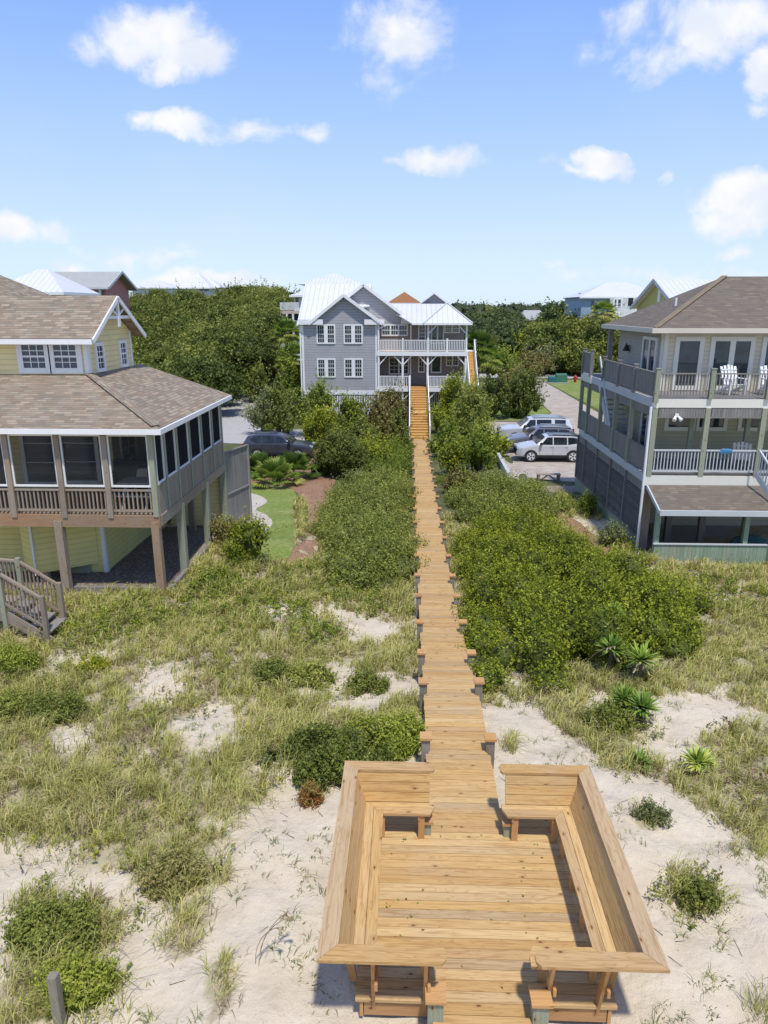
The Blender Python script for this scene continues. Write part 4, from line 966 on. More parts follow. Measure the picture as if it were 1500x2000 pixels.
    for i in range(14):
        f = i / 14; mb = MB(); yy = 33.6 - 3.0 * f * 1.0; z = zu - .1 - (zu - zm) * f; mb.box(x0 + .15, x0 + 1.0, yy, yy + .28, z - .04, z); mb.build('stair_tread', M_GREYT, t)
    mb = MB(); mb.box(x0 - .06, x0 + .02, 34.6, 36.6, zu - .36, zu); mb.build('landing_band', M_CREAMT, t)
    for yy in (34.8, 36.4): post(t, x0 - .02, yy, zu - .02, zu + 1.15, .16, M_GRAYW, 'rail_post', .04)
    railing(t, (x0 - .02, 34.9, zu), (x0 - .02, 36.3, zu), 1.0, 10, M_GRAYW, name='landing_railing', solid=True)
    # right side outer stair going down
    for k, xx in enumerate((atY(1483, 880, 25.5).x,)):
        mb = MB(); mb.bar((xx, 25.5, zm + .95), (xx + .6, 23.9, zm - .55), .07, .06); mb.bar((xx, 25.5, zm + .1), (xx + .6, 23.9, zm - 1.4), .06, .2)
        for i in range(13): f = (i + .5) / 13; mb.bar((xx + .6 * f, 25.5 - 1.6 * f, zm + .1 - 1.5 * f), (xx + .6 * f, 25.5 - 1.6 * f, zm + .95 - 1.5 * f), .035, .035, up=(0, 1, 0))
        mb.build('outer_stair_railing', M_GREYT, t)
    return t
right_house()
def adirondack(x, y, z, rz, label, h=1.0):
    t = thing('deck_chair', label, 'chair', (x, y, z), 'white slatted chairs on the cream house decks'); t.rotation_euler = (0, 0, rz)
    L = lambda mb, nm: (lambda o: o)(mb.build(nm, M_WHITE, None))
    def add(mb, nm): o = mb.build(nm, M_WHITE); o.parent = t
    mb = MB()
    for i in range(5): mb.bar((-.24 + i * .12, .12, .36), (-.27 + i * .135, .42, 1.05 - abs(i - 2) * .03), .09, .02, up=(0, -1, 0))
    mb.bar((-.28, .2, .55), (.28, .2, .55), .03, .05); mb.bar((-.3, .33, .88), (.3, .33, .88), .03, .05); add(mb, 'backrest')
    mb = MB()
    for i in range(5): mb.box(-.27, .27, -.38 + i * .11, -.29 + i * .11, .38 - i * .015, .40 - i * .015)
    add(mb, 'seat')
    for s in (-1, 1):
        mb = MB(); mb.box(s * .30 - .06, s * .30 + .06, -.42, .3, .58, .605); add(mb, 'armrest')
        mb = MB(); mb.box(s * .30 - .02, s * .30 + .02, -.38, -.28, 0, .578, along=(0, 0, 1)); add(mb, 'leg')
        mb = MB(); mb.bar((s * .29, -.3, .34), (s * .29, .5, .03), .04, .1); add(mb, 'leg')
adirondack(11.0, 27.1, 7.15, 0.15, 'white slatted chair on the upper deck in front of the paired windows')
adirondack(12.4, 27.1, 7.15, -0.1, 'white slatted chair on the upper deck near the right edge')
adirondack(11.65, 27.0, 4.42, math.pi - .5, 'white slatted chair on the middle deck behind the railing')
def small_right():
    t = thing('covered_grill', 'teal tarpaulin cover over a low bulky item in the ground level porch', 'covered item', (12.0, 26.1, 1.4))
    mb = MB(); n = 10
    rings = [(.75, .45, 0), (.78, .48, .25), (.62, .40, .48), (.3, .2, .62), (.05, .04, .66)]
    for (a, b, z), (a2, b2, z2) in zip(rings, rings[1:]):
        for i in range(n):
            t0, t1 = 2 * math.pi * i / n, 2 * math.pi * (i + 1) / n
            g = lambda A, B, Z, T: (12.0 + A * math.cos(T) * (1 + .06 * math.sin(3 * T)), 26.1 + B * math.sin(T), 1.38 + Z)
            mb.face([g(a, b, z, t0), g(a, b, z, t1), g(a2, b2, z2, t1), g(a2, b2, z2, t0)])
    mb.build('cover', paint('teal_tarp', (.08, .19, .19), .6, .3), t, smooth=True)
    t = thing('floodlight', 'twin white floodlight fixed to the cream band under the upper deck', 'light', (8.6, 25.8, 6.6))
    mb = MB(); mb.box(8.55, 8.67, 25.75, 25.8, 6.5, 6.62); mb.build('mount', M_WHITE, t)
    for s in (-1, 1):
        mb = MB(); mb.tube((8.61 + s * .05, 25.75, 6.52), (8.61 + s * .13, 25.62, 6.40), .035, .07, 10); mb.build('lamp_head', M_WHITE, t)
    t = thing('wall_lantern', 'black bell shaped lantern on the shaded side wall of the cream house', 'lamp', (8.7, 32.6, 8.6))
    mb = MB(); mb.tube((8.62, 32.6, 8.42), (8.62, 32.6, 8.68), .17, .05, 10); mb.tube((8.62, 32.6, 8.68), (8.62, 32.6, 8.76), .04, .02, 8); mb.build('lamp_shade', M_BLACK, t)
    mb = MB(); mb.box(8.69, 8.76, 32.57, 32.63, 8.6, 8.66); mb.build('arm', M_BLACK, t)
    mb = MB(); c = paint('blue_cloth', (.12, .38, .62), .8, .2)
    for dx, r in ((0, .07), (.09, .09), (.2, .085), (.28, .06)):
        for k in range(3): mb.tube((10.35 + dx, 25.8, 5.2 + .02 * k), (10.35 + dx + .04, 25.78, 5.34 - .03 * k), r * .8, r, 8)
    tag(mb.build('towel', c, smooth=True), 'bunched bright blue cloth hung on the middle deck railing', 'cloth')
small_right()
# ------------------------------------------------------------------ grey house
def q3(zx, zy): return zx / 3.5714 + 540, zy / 3.5714 + 520
def w3(zx, zy, Y): v = atY(*q3(zx, zy), Y); return v.x, v.z
def grey_house():
    t = thing('grey_house', 'grey sided house with white metal roof and porches at the far end of the boardwalk', 'house', (-3, 68, 1.0))
    FY, RY = 65.0, 67.4; L, R = -10.38, -3.75; ze = 8.98
    mb = MB(); mb.box(L, R, FY, 76, 3.05, ze); mb.build('front_wall', M_GSID, t)
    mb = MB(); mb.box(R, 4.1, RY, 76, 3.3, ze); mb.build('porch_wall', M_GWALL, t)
    # front gable
    ax, az = w3(470, 196, FY); lx, _ = w3(228, 400, FY); rx, _ = w3(738, 400, FY); m = (lx + rx) / 2
    sl = (az - ze) / (ax - lx)
    mb = MB(); mb.face([(lx + .5, FY - .01, ze), (rx - .5, FY - .01, ze), (rx - .5, FY - .01, ze + sl * .5), (ax, FY - .01, az - .12), (lx + .5, FY - .01, ze + sl * .5)]); mb.build('front_gable_wall', M_GSID, t)
    mb = MB(); slab_roof(mb, [(lx, 72, ze), (lx, FY - .45, ze), (ax, FY - .45, az), (ax, 72, az)][::-1], .12); slab_roof(mb, [(rx, FY - .45, ze), (rx, 72, ze), (ax, 72, az), (ax, FY - .45, az)], .12)
    mb.build('front_gable_roof', M_METAL, t)
    mb = MB(); mb.bar((lx - .03, FY - .47, ze - .08), (ax, FY - .47, az - .08), .06, .24); mb.bar((rx + .03, FY - .471, ze - .08), (ax, FY - .471, az - .08), .06, .24)
    mb.box(lx - .9, lx + 1.25, FY - .42, FY - .02, ze - .12, ze + .32); mb.box(rx - 1.55, rx + .2, FY - .42, FY - .02, ze - .12, ze + .32); mb.build('gable_trim', M_WHITE, t)
    # main roof ridge along x, then cross gable
    rl = w3(180, 125, 70.5); zr = rl[1]
    mb = MB(); ms = (zr - ze + .02) / (70.5 - FY + .35); yb_ = 66.3; slab_roof(mb, [(L - .35, FY - .35, ze - .02), (lx + .3, FY - .35, ze - .02), (lx + 1.0, yb_, ze - .02 + ms * (yb_ - FY + .35)), (-4.5, 67.2, ze - .02 + ms * (67.2 - FY + .35)), (-4.5, 70.5, zr), (L - .35, 70.5, zr)], .1); slab_roof(mb, [(-4.5, 76.2, ze), (L - .35, 76.2, ze), (L - .35, 70.5, zr), (-4.5, 70.5, zr)], .1)
    mb.build('main_roof', M_METAL, t)
    mb = MB(); mb.face([(L, FY, ze), (L, 76, ze), (L, 70.5, zr - .1)][::-1]); mb.build('side_gable_wall', M_GSID, t)
    mb = MB(); mb.box(L - .4, lx - .9, FY - .43, FY - .36, ze - .2, ze - .02); mb.build('eave_gutter', M_WHITE, t)
    cx, cz = w3(605, 122, 66.9); frx, _ = w3(962, 388, 66.9); flx = 2 * cx - frx
    s2 = (cz - ze) / (frx - cx)
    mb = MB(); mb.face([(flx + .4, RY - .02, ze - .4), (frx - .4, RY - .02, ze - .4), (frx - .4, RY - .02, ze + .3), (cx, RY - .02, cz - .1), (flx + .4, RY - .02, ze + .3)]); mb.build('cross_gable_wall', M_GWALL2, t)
    mb = MB(); slab_roof(mb, [(frx, 66.9, ze), (frx, 76, ze), (cx, 76, cz), (cx, 66.9, cz)], .12); slab_roof(mb, [(flx, 76, ze), (flx, 66.9, ze), (cx, 66.9, cz), (cx, 76, cz)], .12); mb.build('cross_gable_roof', M_METAL, t)
    mb = MB(); mb.bar((frx + .02, 66.87, ze - .08), (cx, 66.87, cz - .08), .06, .26); mb.bar((flx, 66.87, ze - .08), (cx, 66.87, cz - .08), .06, .262); mb.box(frx - 1.2, frx + .1, 66.85, 67.3, ze - .1, ze + .3); mb.build('cross_gable_trim', M_WHITE, t)
    # porch roof: shed + pyramid + rear gables
    a0, _ = w3(945, 395, 64.5); p0, _ = w3(1028, 395, 64.4); p1, _ = w3(1368, 395, 64.4); pa, pz = w3(1187, 255, 67.2); sz = w3(1000, 262, 70.5)[1]
    mb = MB(); slab_roof(mb, [(a0, 64.6, ze - .01), (p0 + 1.0, 64.6, ze - .01), (p0 + 2.3, 70.5, sz), (a0 - 3.0, 70.5, sz)], .1); mb.build('porch_roof', M_METAL, t)
    mb = MB(); hip(mb, p0, p1, 64.4, 70.0, ze + .01, pz, inset=2.8); mb.build('pavilion_roof', M_METAL, t)
    mb = MB(); xm = (p0 + p1) / 2
    for x in (p0, p1): mb.bar((x, 64.4, ze + .05), (xm, 67.2, pz + .03), .16, .03)
    mb.build('hip_cap', M_GREYT, t)
    mb = MB(); mb.box(p0, p1, 64.36, 64.4, ze - .14, ze + .02); mb.box(a0, p0 - .01, 64.5, 64.56, ze - .14, ze); mb.build('porch_fascia', M_WHITE, t)
    gx_, gz_ = w3(1100, 182, 71.5); gl, _ = w3(985, 262, 71.5); gr = 2 * gx_ - gl; gzb = w3(1000, 262, 71.5)[1]
    mb = MB(); mb.face([(gl + .2, 71.5, gzb - 1.5), (gr - .2, 71.5, gzb - 1.5), (gr - .2, 71.5, gzb), (gx_, 71.5, gz_ - .1), (gl + .2, 71.5, gzb)]); mb.build('rear_gable_wall', M_GSID, t)
    mb = MB(); slab_roof(mb, [(gr, 71.1, gzb - .1), (gr, 76, gzb - .1), (gx_, 76, gz_), (gx_, 71.1, gz_)], .14); slab_roof(mb, [(gl, 76, gzb - .1), (gl, 71.1, gzb - .1), (gx_, 71.1, gz_), (gx_, 76, gz_)], .14); mb.build('rear_gable_roof', M_WHITE, t)
    # windows
    def win(x0, x1, y0, y1, Y, lites, cols, rows, name='window', gm=None):
        a = atY(*q3(x0, y0), Y); b = atY(*q3(x1, y1), Y); fw = .12
        window(t, Wall((0, Y, 0), X_, -Y_), a.x + fw, b.x - fw, b.z + fw, a.z - fw, cols, rows, fw, name=name, lites=lites, gm=gm, sash=(rows > 1), div=.17 if lites > 1 and Y < 66 else None)
    for r in ((277, 412, 405, 542), (467, 602, 405, 542), (282, 414, 643, 776), (470, 603, 643, 776)): win(*r, FY, 2, 3, 4)
    win(730, 917, 405, 487, RY - .02, 3, 3, 2); win(783, 925, 633, 755, RY, 2, 2, 4); win(988, 1042, 405, 525, RY, 1, 2, 4); win(1078, 1168, 402, 542, RY, 2, 1, 1, 'glass_door'); win(1172, 1278, 400, 467, RY, 2, 3, 4)
    win(988, 1034, 625, 742, RY, 1, 2, 3, 'porch_door'); win(1078, 1150, 622, 745, RY, 1, 1, 1, 'glass_door'); win(1183, 1272, 612, 697, RY, 2, 2, 4)
    # porch decks, posts, rails
    zu, zl = 6.55, 3.42; px = [w3(z, 500, 64.9)[0] for z in (712, 882, 1058, 1325)]
    E_ = px[3] + .15
    mb = MB(); mb.box(R + .01, E_, 64.8, RY, zu - .12, zu); mb.build('upper_floor', M_TREAD, t)
    mb = MB(); mb.box(R + .01, E_, 64.72, 64.79, zu - .36, zu + .01); mb.build('upper_band', M_WHITE, t)
    mb = MB(); mb.box(R + .01, E_, 64.8, RY, zl - .12, zl); mb.build('lower_floor', M_PINEDARK, t)
    mb = MB(); mb.box(R + .01, -.75, 64.72, 64.79, zl - .36, zl + .01); mb.box(.75, E_, 64.72, 64.79, zl - .36, zl + .01); mb.build('lower_band', M_WHITE, t)
    for i, x in enumerate(px):
        post(t, x, 64.9, zu, ze - .1, .16) if i != 1 else post(t, x, 64.9, zu, zu + 1.15, .14); post(t, x, 64.9, 1.0, zl - .37, .16); post(t, x, 64.9, zl, zu - .37, .18)
    mb = MB(); d = .75
    for x in px:
        for s in (-1, 1):
            if (x == px[0] and s < 0) or (x == px[3] and s > 0): continue
            mb.bar((x + s * .06, 64.9, zu - .37 - d), (x + s * d, 64.9, zu - .4), .09, .09)
            if x > px[0]: mb.bar((x + s * .06, 64.9, zl - .37 - d), (x + s * d, 64.9, zl - .4), .09, .09)
    for x, s in ((px[2], 1), (px[3], -1), (px[3], 0)): 
        if s: mb.bar((x + s * .06, 64.9, ze - .1 - d), (x + s * d, 64.9, ze - .15), .09, .09)
    mb.build('brace', M_WHITE, t)
    for a, b in zip(px, px[1:]):
        mid = (a + b) / 2
        railing(t, (a + .1, 64.86, zu), (b - .1, 64.86, zu), .98, int((b - a) / .15), M_WHITE, name='upper_railing', bw=.06)
    post(t, (px[2] + px[3]) / 2, 64.86, zu, zu + 1.15, .14)
    railing(t, (px[0] + .1, 64.86, zl), (px[1] - .1, 64.86, zl), .98, 15, M_WHITE, name='lower_railing', bw=.06); railing(t, (px[1] + .1, 64.86, zl), (-.85, 64.86, zl), .98, 3, M_WHITE, name='lower_railing', bw=.06)
    railing(t, (.85, 64.86, zl), (px[3] - .1, 64.86, zl), .98, 25, M_WHITE, name='lower_railing', bw=.06); post(t, (px[2] + px[3]) / 2 + .1, 64.86, zl, zl + 1.15, .14)
    # corner boards, downpipes, base
    mb = MB(); mb.box(L - .03, L + .14, FY - .03, FY - .001, 3.05, ze); mb.build('corner_board', M_WHITE, t); mb = MB(); mb.box(R - .14, R + .03, FY - .03, FY - .001, 3.05, ze); mb.build('corner_board', M_WHITE, t); mb = MB(); mb.box(L, R, FY - .06, FY, 2.75, 3.1); mb.build('base_band', M_WHITE, t)
    mb = MB(); mb.box(L - .2, L - .08, FY - .1, FY + .02, 1.2, ze - .2); mb.build('downpipe', M_WHITE, t); mb = MB(); mb.box(R + .08, R + .2, FY - .25, FY - .13, 1.2, ze - .5); mb.bar((R + .14, FY - .2, ze - .5), (R + .9, FY - .3, ze - .12), .1, .1); mb.build('downpipe', M_WHITE, t); mb = MB(); dx = w3(937, 500, 66.9)[0]; mb.box(dx - .06, dx + .06, 66.8, 66.9, zl, ze - .2); mb.build('downpipe', M_WHITE, t)
    mb = MB(); n = 42
    for i in range(n): x = L + .1 + (R - L - .2) * i / n; mb.box(x, x + .09, FY, FY + .03, 1.0, 2.74, along=(0, 0, 1))
    mb.build('picket_skirt', M_WHITE, t); mb = MB()
    for a0_, a1_ in ((R + .1, -.95), (.95, 4.0)):
        mb = MB(); n = int((a1_ - a0_) / .165)
        for i in range(n): x = a0_ + (a1_ - a0_) * i / n; mb.box(x, x + .09, FY + 1.5, FY + 1.53, 1.0, 3.0, along=(0, 0, 1))
        mb.build('picket_skirt', M_WHITE, t)
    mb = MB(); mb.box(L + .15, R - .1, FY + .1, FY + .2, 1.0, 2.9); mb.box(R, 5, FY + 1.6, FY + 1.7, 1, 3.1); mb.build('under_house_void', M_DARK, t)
    # side stair on the right
    mb = MB(); n = 15
    for i in range(n): f = i / n; mb.box(4.36, 5.0, 67.2 - 5.2 * f, 67.2 - 5.2 * f + .34, 6.4 - 3.4 * f, 6.44 - 3.4 * f); mb.box(4.36, 5.0, 67.2 - 5.2 * f, 67.2 - 5.2 * f + .02, 6.2 - 3.4 * f, 6.4 - 3.4 * f)
    mb.build('side_stair_treads', M_TREAD, t)
    for x in (4.31, 5.05):
        mb = MB(); mb.bar((x, 67.5, 7.4), (x, 62.0, 3.9), .07, .08); mb.bar((x, 67.5, 6.35), (x, 62.0, 2.85), .06, .26)
        for i in range(26): f = (i + .5) / 26; mb.bar((x, 67.5 - 5.5 * f, 6.45 - 3.5 * f), (x, 67.5 - 5.5 * f, 7.4 - 3.5 * f), .05, .05, up=(0, 1, 0))
        mb.build('side_stair_railing', M_WHITE, t)
    mb = MB(); mb.box(4.3, 5.3, 67.5, 69.5, 6.3, 6.45); mb.build('side_landing', M_WHITE, t); railing(t, (5.2, 67.6, 6.45), (5.2, 69.4, 6.45), .98, 10, M_WHITE, name='side_landing_railing', bw=.06)
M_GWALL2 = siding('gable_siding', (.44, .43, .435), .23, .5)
grey_house()
def front_stairs():
    t = thing('front_stairs', 'new pine stairs with white sloping railings climbing from the boardwalk to the grey house porch', 'stairs', (0, 60, .25))
    n1, n2 = 10, 9; y, z = 56.35, .25; r = (3.42 - .25) / (n1 + n2 + 1); hw = .74; run = (64.75 - 56.35 - 1.3) / (n1 + n2)
    mbt = MB(); mbr = MB(); ys = [(56.35, .25)]
    for i in range(n1 + n2):
        z += r; mbr.box(-hw, hw, y, y + .02, z - r, z - .04); dep = run + (1.3 if i == n1 - 1 else 0)
        k = max(2, int(dep / .15))
        for j in range(k): mbt.box(-hw, hw, y - .02 + (dep) * j / k, y - .02 + dep * (j + .96) / k, z - .035, z)
        y += dep
        if i == n1 - 1: ys += [(y - 1.3, z), (y, z)]
    ys.append((64.75, 3.42)); mbr.box(-hw, hw, y, y + .02, z, 3.41)
    mbt.build('treads', M_TREAD, t); mbr.build('risers', wood('orange_risers', [(.58, .30, .09), (.64, .35, .11)], .3, knots=False), t)
    for s in (-1, 1):
        x = s * (hw + .07); mb = MB(); mc = MB()
        for (a, za), (b, zb) in zip(ys, ys[1:]):
            mb.bar((x, a, za + .98), (x, b, zb + .98), .08, .08); mc.bar((x, a, za - .1), (x, b, zb - .1), .05, .32)
            n = max(2, int((b - a) / .16))
            for i in range(n): f = (i + .5) / n; yy = a + (b - a) * f; zz = za + (zb - za) * f; mb.bar((x, yy, zz + .05), (x, yy, zz + .95), .05, .05, up=(0, 1, 0))
        mb.build('side_railing', M_WHITE, t); mc.build('stringer', M_WHITE, t)
        for a, za in ys: post(t, x, a, za - .6, za + 1.08, .12, M_WHITE, 'newel_post')
front_stairs()
# ------------------------------------------------------------------ distant houses
def generic(name, label, x0, x1, y0, y1, zb, ze, zr, wallm, roofm, axis='x', inset=None, ov=.5, gable=False):
    t = thing(name, label, 'house', ((x0 + x1) / 2, (y0 + y1) / 2, zb))
    mb = MB(); mb.box(x0, x1, y0, y1, zb, ze)
    if gable and axis == 'x': ym = (y0 + y1) / 2; mb.face([(x1, y0, ze), (x1, y1, ze), (x1, ym, zr - .1)]); mb.face([(x0, y1, ze), (x0, y0, ze), (x0, ym, zr - .1)])
    if gable and axis == 'y': xm = (x0 + x1) / 2; mb.face([(x0, y0, ze), (x1, y0, ze), (xm, y0, zr - .1)])
    mb.build('wall', wallm, t); mb = MB()
    X0, X1, Y0, Y1 = x0 - ov, x1 + ov, y0 - ov, y1 + ov
    if not gable: hip(mb, X0, X1, Y0, Y1, ze + .01, zr, inset, axis=axis)
    elif axis == 'x': ym = (y0 + y1) / 2; slab_roof(mb, [(X0, Y0, ze), (X1, Y0, ze), (X1, ym, zr), (X0, ym, zr)], .15); slab_roof(mb, [(X1, Y1, ze), (X0, Y1, ze), (X0, ym, zr), (X1, ym, zr)], .15)
    else: xm = (x0 + x1) / 2; slab_roof(mb, [(X1, Y0, ze), (X1, Y1, ze), (xm, Y1, zr), (xm, Y0, zr)], .15); slab_roof(mb, [(X0, Y1, ze), (X0, Y0, ze), (xm, Y0, zr), (xm, Y1, zr)], .15)
    mb.build('roof', roofm, t)
    mb = MB(); mb.box(X0, X1, Y0 - .04, Y0, ze - .2, ze + .02); mb.box(X1 + .001, X1 + .04, Y0, Y1, ze - .2, ze + .02); mb.build('fascia', M_WHITE, t)
    return t
def far_houses():
    P = lambda x, y, Y: atY(x, y, Y)
    # blue house right
    a, b, r0, r1 = P(1137, 580, 112), P(1190, 578, 112), P(1205, 551, 117), P(1275, 551, 117)
    t = generic('blue_house', 'pale blue house with white hip roof and balcony above the oaks at the right', a.x, a.x + 13, 112, 124, 1.0, a.z, r0.z, M_BSID, M_METAL, inset=5.5)
    xx = b.x; mb = MB(); mb.box(xx, a.x + 12.95, 111.4, 111.98, 8, a.z - .1); mb.build('pale_front', M_WSID, t)
    w = Wall((0, 111.4, 0), X_, -Y_); c0, c1 = P(1197, 605, 111.4), P(1213, 585, 111.4)
    window(t, w, c0.x, c1.x, c0.z + .2, c1.z, 1, 2, .2, lites=2)
    c0, c1 = P(1226, 600, 111.4), P(1237, 582, 111.4); mb = MB(); w.slab(mb, c0.x, c1.x, c0.z, c1.z, 0, .05); mb.build('doorway', M_DARK, t)
    c0, c1 = P(1242, 600, 111.4), P(1252, 585, 111.4); mb = MB(); w.slab(mb, c0.x, c1.x, c0.z, c1.z, 0, .05); mb.build('arched_window', M_DARK, t)
    f = P(1197, 612, 110); g = P(1250, 612, 110); railing(t, (f.x, 110, f.z), (g.x, 110, f.z), 1.0, 24, M_WHITE, name='balcony_railing', bw=.08); mb = MB(); mb.box(f.x, g.x, 110, 111.39, f.z - .5, f.z); mb.build('balcony_floor', M_WHITE, t)
    for x in (1197, 1240): q = P(x, 612, 110); post(t, q.x, 110.05, 1, a.z - .1, .25)
    mb = MB(); c0 = P(1155, 602, 111.9); c1 = P(1160, 587, 111.9); mb.box(c0.x, c1.x, 111.9, 111.99, c0.z, c1.z); mb.build('side_window', M_GLASS, t)
    # olive gable: gable end faces the sandy yard, ridge runs off to the right
    ap = P(1281, 546, 66.2); x0 = ap.x; ef = atX(1243, 600, x0)
    t = generic('olive_house', 'olive yellow gabled house with white metal roof behind the cream house', x0 + .3, x0 + 16, 60.6, 71.8, 1.2, ef.z, ap.z, M_OSID, M_METAL, 'x', gable=True)
    mb = MB(); mb.box(x0 + .26, x0 + .3, 65.5, 66.1, ap.z - 1.9, ap.z - .8); mb.build('gable_window', M_WHITE, t)
    mb = MB(); mb.bar((x0 - .2, 60.1, ef.z - .1), (x0 - .2, 66.2, ap.z - .05), .08, .3); mb.bar((x0 - .2, 72.3, ef.z - .1), (x0 - .2, 66.2, ap.z - .05), .08, .3); mb.build('rake_board', M_GREYT, t)
    # low far house
    a, b = P(1022, 624, 200), P(1055, 606, 200)
    generic('low_grey_roofed_house', 'small distant house with low grey roof among the trees', a.x, b.x + 2, 200, 212, 2, a.z, b.z, M_WSID, M_SHG, inset=1.5)
    a, b = P(762, 592, 118), P(817, 592, 118); r = P(788, 570, 122)
    generic('orange_roofed_house', 'orange brown hip roof showing behind the grey house ridge', a.x, b.x, 118, 126, 2, a.z, r.z, M_WSID, M_SHO, inset=3.6)
    # behind left of grey house
    a, b = P(568, 577, 92), P(700, 577, 92); r = P(655, 534, 98)
    t = generic('white_house', 'white and pale pink multi storey house with stacked balconies left behind the grey house', P(574, 577, 92).x, P(700, 577, 92).x, 92, 104, 3, a.z, P(600, 552, 98).z, M_WSID, M_METAL, inset=5)
    mb = MB(); q = P(652, 533, 99); hip(mb, q.x - 4.2, q.x + 4.2, 94, 104, P(652, 556, 96).z, q.z, inset=5); mb.build('cupola_roof', M_METAL, t)
    for (y, yb) in ((607, 596), (642, 632)):
        f, g = P(547, y, 91), P(584, y, 91); railing(t, (f.x, 91, f.z), (g.x, 91, f.z), .95, 16, M_WHITE, name='balcony_railing', bw=.09); mb = MB(); mb.box(f.x, g.x, 91.0, 92.9, f.z - .35, f.z - .01); mb.build('balcony_floor', paint('pink_band', (.62, .46, .40)), t)
    for x in (548, 560, 572, 588): q = P(x, 607, 91.05); post(t, q.x, 91.1, 3, q.z - .36, .22)
    mb = MB(); q0, q1 = P(562, 640, 91.9), P(588, 612, 91.9); mb.box(q0.x, q1.x, 91.9, 91.99, q0.z, q1.z); mb.build('shaded_windows', M_GLASS, t)
    q0, q1 = P(577, 590, 91.9), P(582, 580, 91.9); mb = MB(); mb.box(q0.x, q1.x, 91.9, 91.98, q0.z, q1.z); mb.build('upper_window', M_GLASS, t)
    # pyramid roof on the hill, plus its lower neighbour
    r = P(378, 533, 150); a, b = P(338, 562, 146), P(418, 562, 146)
    t = generic('pyramid_roof_house', 'white pyramid roofed house on top of the wooded hill', a.x + 1, b.x - 1, 146, 154, 8, a.z, r.z, M_WSID, M_METAL, inset=4.5)
    r2, b2 = P(402, 542, 152), P(434, 562, 150); mb = MB(); hip(mb, r2.x - 3.4, b2.x, 149, 156, b2.z, r2.z, inset=3.3); mb.build('wing_roof', M_METAL, t)
    mb = MB(); q0, q1 = P(386, 568, 145.9), P(408, 563, 145.9); mb.box(q0.x, q1.x, 145.85, 145.99, q0.z, q1.z); mb.build('windows', M_GLASS, t)
    a, b, r = P(258, 562, 175), P(335, 562, 175), P(300, 548, 180); generic('long_white_roof_house', 'long low white roof just showing left of the pyramid roof on the hill', a.x, b.x, 175, 186, 8, a.z, r.z, M_WSID, M_METAL, inset=5)
    # pink house
    a, b, r0, r1 = P(112, 556, 90), P(213, 556, 90), P(115, 530, 94), P(232, 530, 94)
    t = thing('pink_house', 'coral pink gabled house with grey shingle roof and porch at the upper left', 'house', (-40, 95, 6))
    x0, x1, zr = r0.x - 4, r1.x, r0.z; zf = P(213, 557, 89.5).z; Y1 = 99
    mb = MB(); mb.box(x0, x1 - .9, 91.5, Y1, 5, zf); mb.face([(x1 - .9, 91.5, zf), (x1 - .9, Y1, zf), (x1 - .9, 95, zr - .15)]); mb.build('wall', M_PSID, t)
    mb = MB(); slab_roof(mb, [(x0, 90.2, zf - .25), (x1, 90.2, zf - .25), (x1, 95, zr), (x0, 95, zr)], .15); slab_roof(mb, [(x1, 99.8, zf - .25), (x0, 99.8, zf - .25), (x0, 95, zr), (x1, 95, zr)], .15); mb.build('roof', M_SHG, t)
    mb = MB(); mb.bar((x1 + .05, 90.2, zf - .3), (x1 + .05, 95, zr - .05), .1, .3); mb.bar((x1 + .05, 99.8, zf - .3), (x1 + .05, 95, zr - .05), .1, .3); mb.box(x0, x1, 90.1, 90.19, zf - .45, zf - .25); mb.build('roof_trim', M_GREYT, t)
    for k in range(4): post(t, x1 - 1.3 - 2.1 * k, 90.7, 5, zf - .42, .22)
    mb = MB(); mb.box(x1 - 9, x1 - 1.2, 91.42, 91.49, zf - 2, zf - .6); mb.build('porch_windows', M_GLASS, t)
    # white hip roof left
    r = P(86, 526, 62); e0, e1 = P(33, 547, 60), P(194, 577, 56)
    c = P(195, 574, 62.7); r = P(84, 526, 59.4); x1 = c.x - .4
    t = generic('white_roof_house', 'white standing seam hip roof house behind the yellow house ridge', 2 * r.x - x1, x1, 56.4, 62.3, 1.5, c.z, r.z, M_WSID, M_METAL, inset=x1 - r.x, ov=.4)
    w = Wall((0, 56.4, 0), X_, -Y_); q0, q1 = P(40, 580, 56.4), P(118, 575, 56.4)
    mb = MB(); w.slab(mb, q0.x, q1.x, q0.z - 1.2, q1.z - .05, 0, .03); mb.build('clerestory_windows', M_GLASS, t)
far_houses()
def ramp_fence():
    t = thing('walkway_ramp', 'grey boarded ramp walkway at the foot of the wooded hill', 'ramp', (-24, 85, 3))
    a, b = atG(380, 748), None
    A0, A1 = atY(380, 745, 78), atY(424, 718, 88); B0, B1 = atY(380, 727, 78), atY(424, 705, 88)
    n = 40; mb = MB()
    for i in range(n):
        p, q = A0.lerp(A1, i / n), A0.lerp(A1, (i + .9) / n); r, s = B0.lerp(B1, i / n), B0.lerp(B1, (i + .9) / n); o = Vector((.03, 0, 0))
        mb.hexa([p, q, q + o, p + o, r, s, s + o, r + o], None, 0, (0, 0, 1))
    mb.build('fence_boards', M_GRAYW, t); mb = MB(); mb.bar(A0, A1, .12, .3); mb.build('white_edge', M_GREYT, t)
    for f in (0, .25, .5, .75, 1): p = A0.lerp(A1, f); post(t, p.x, p.y, p.z - 2.0, p.z - .1, .25, M_GREYT)
ramp_fence()
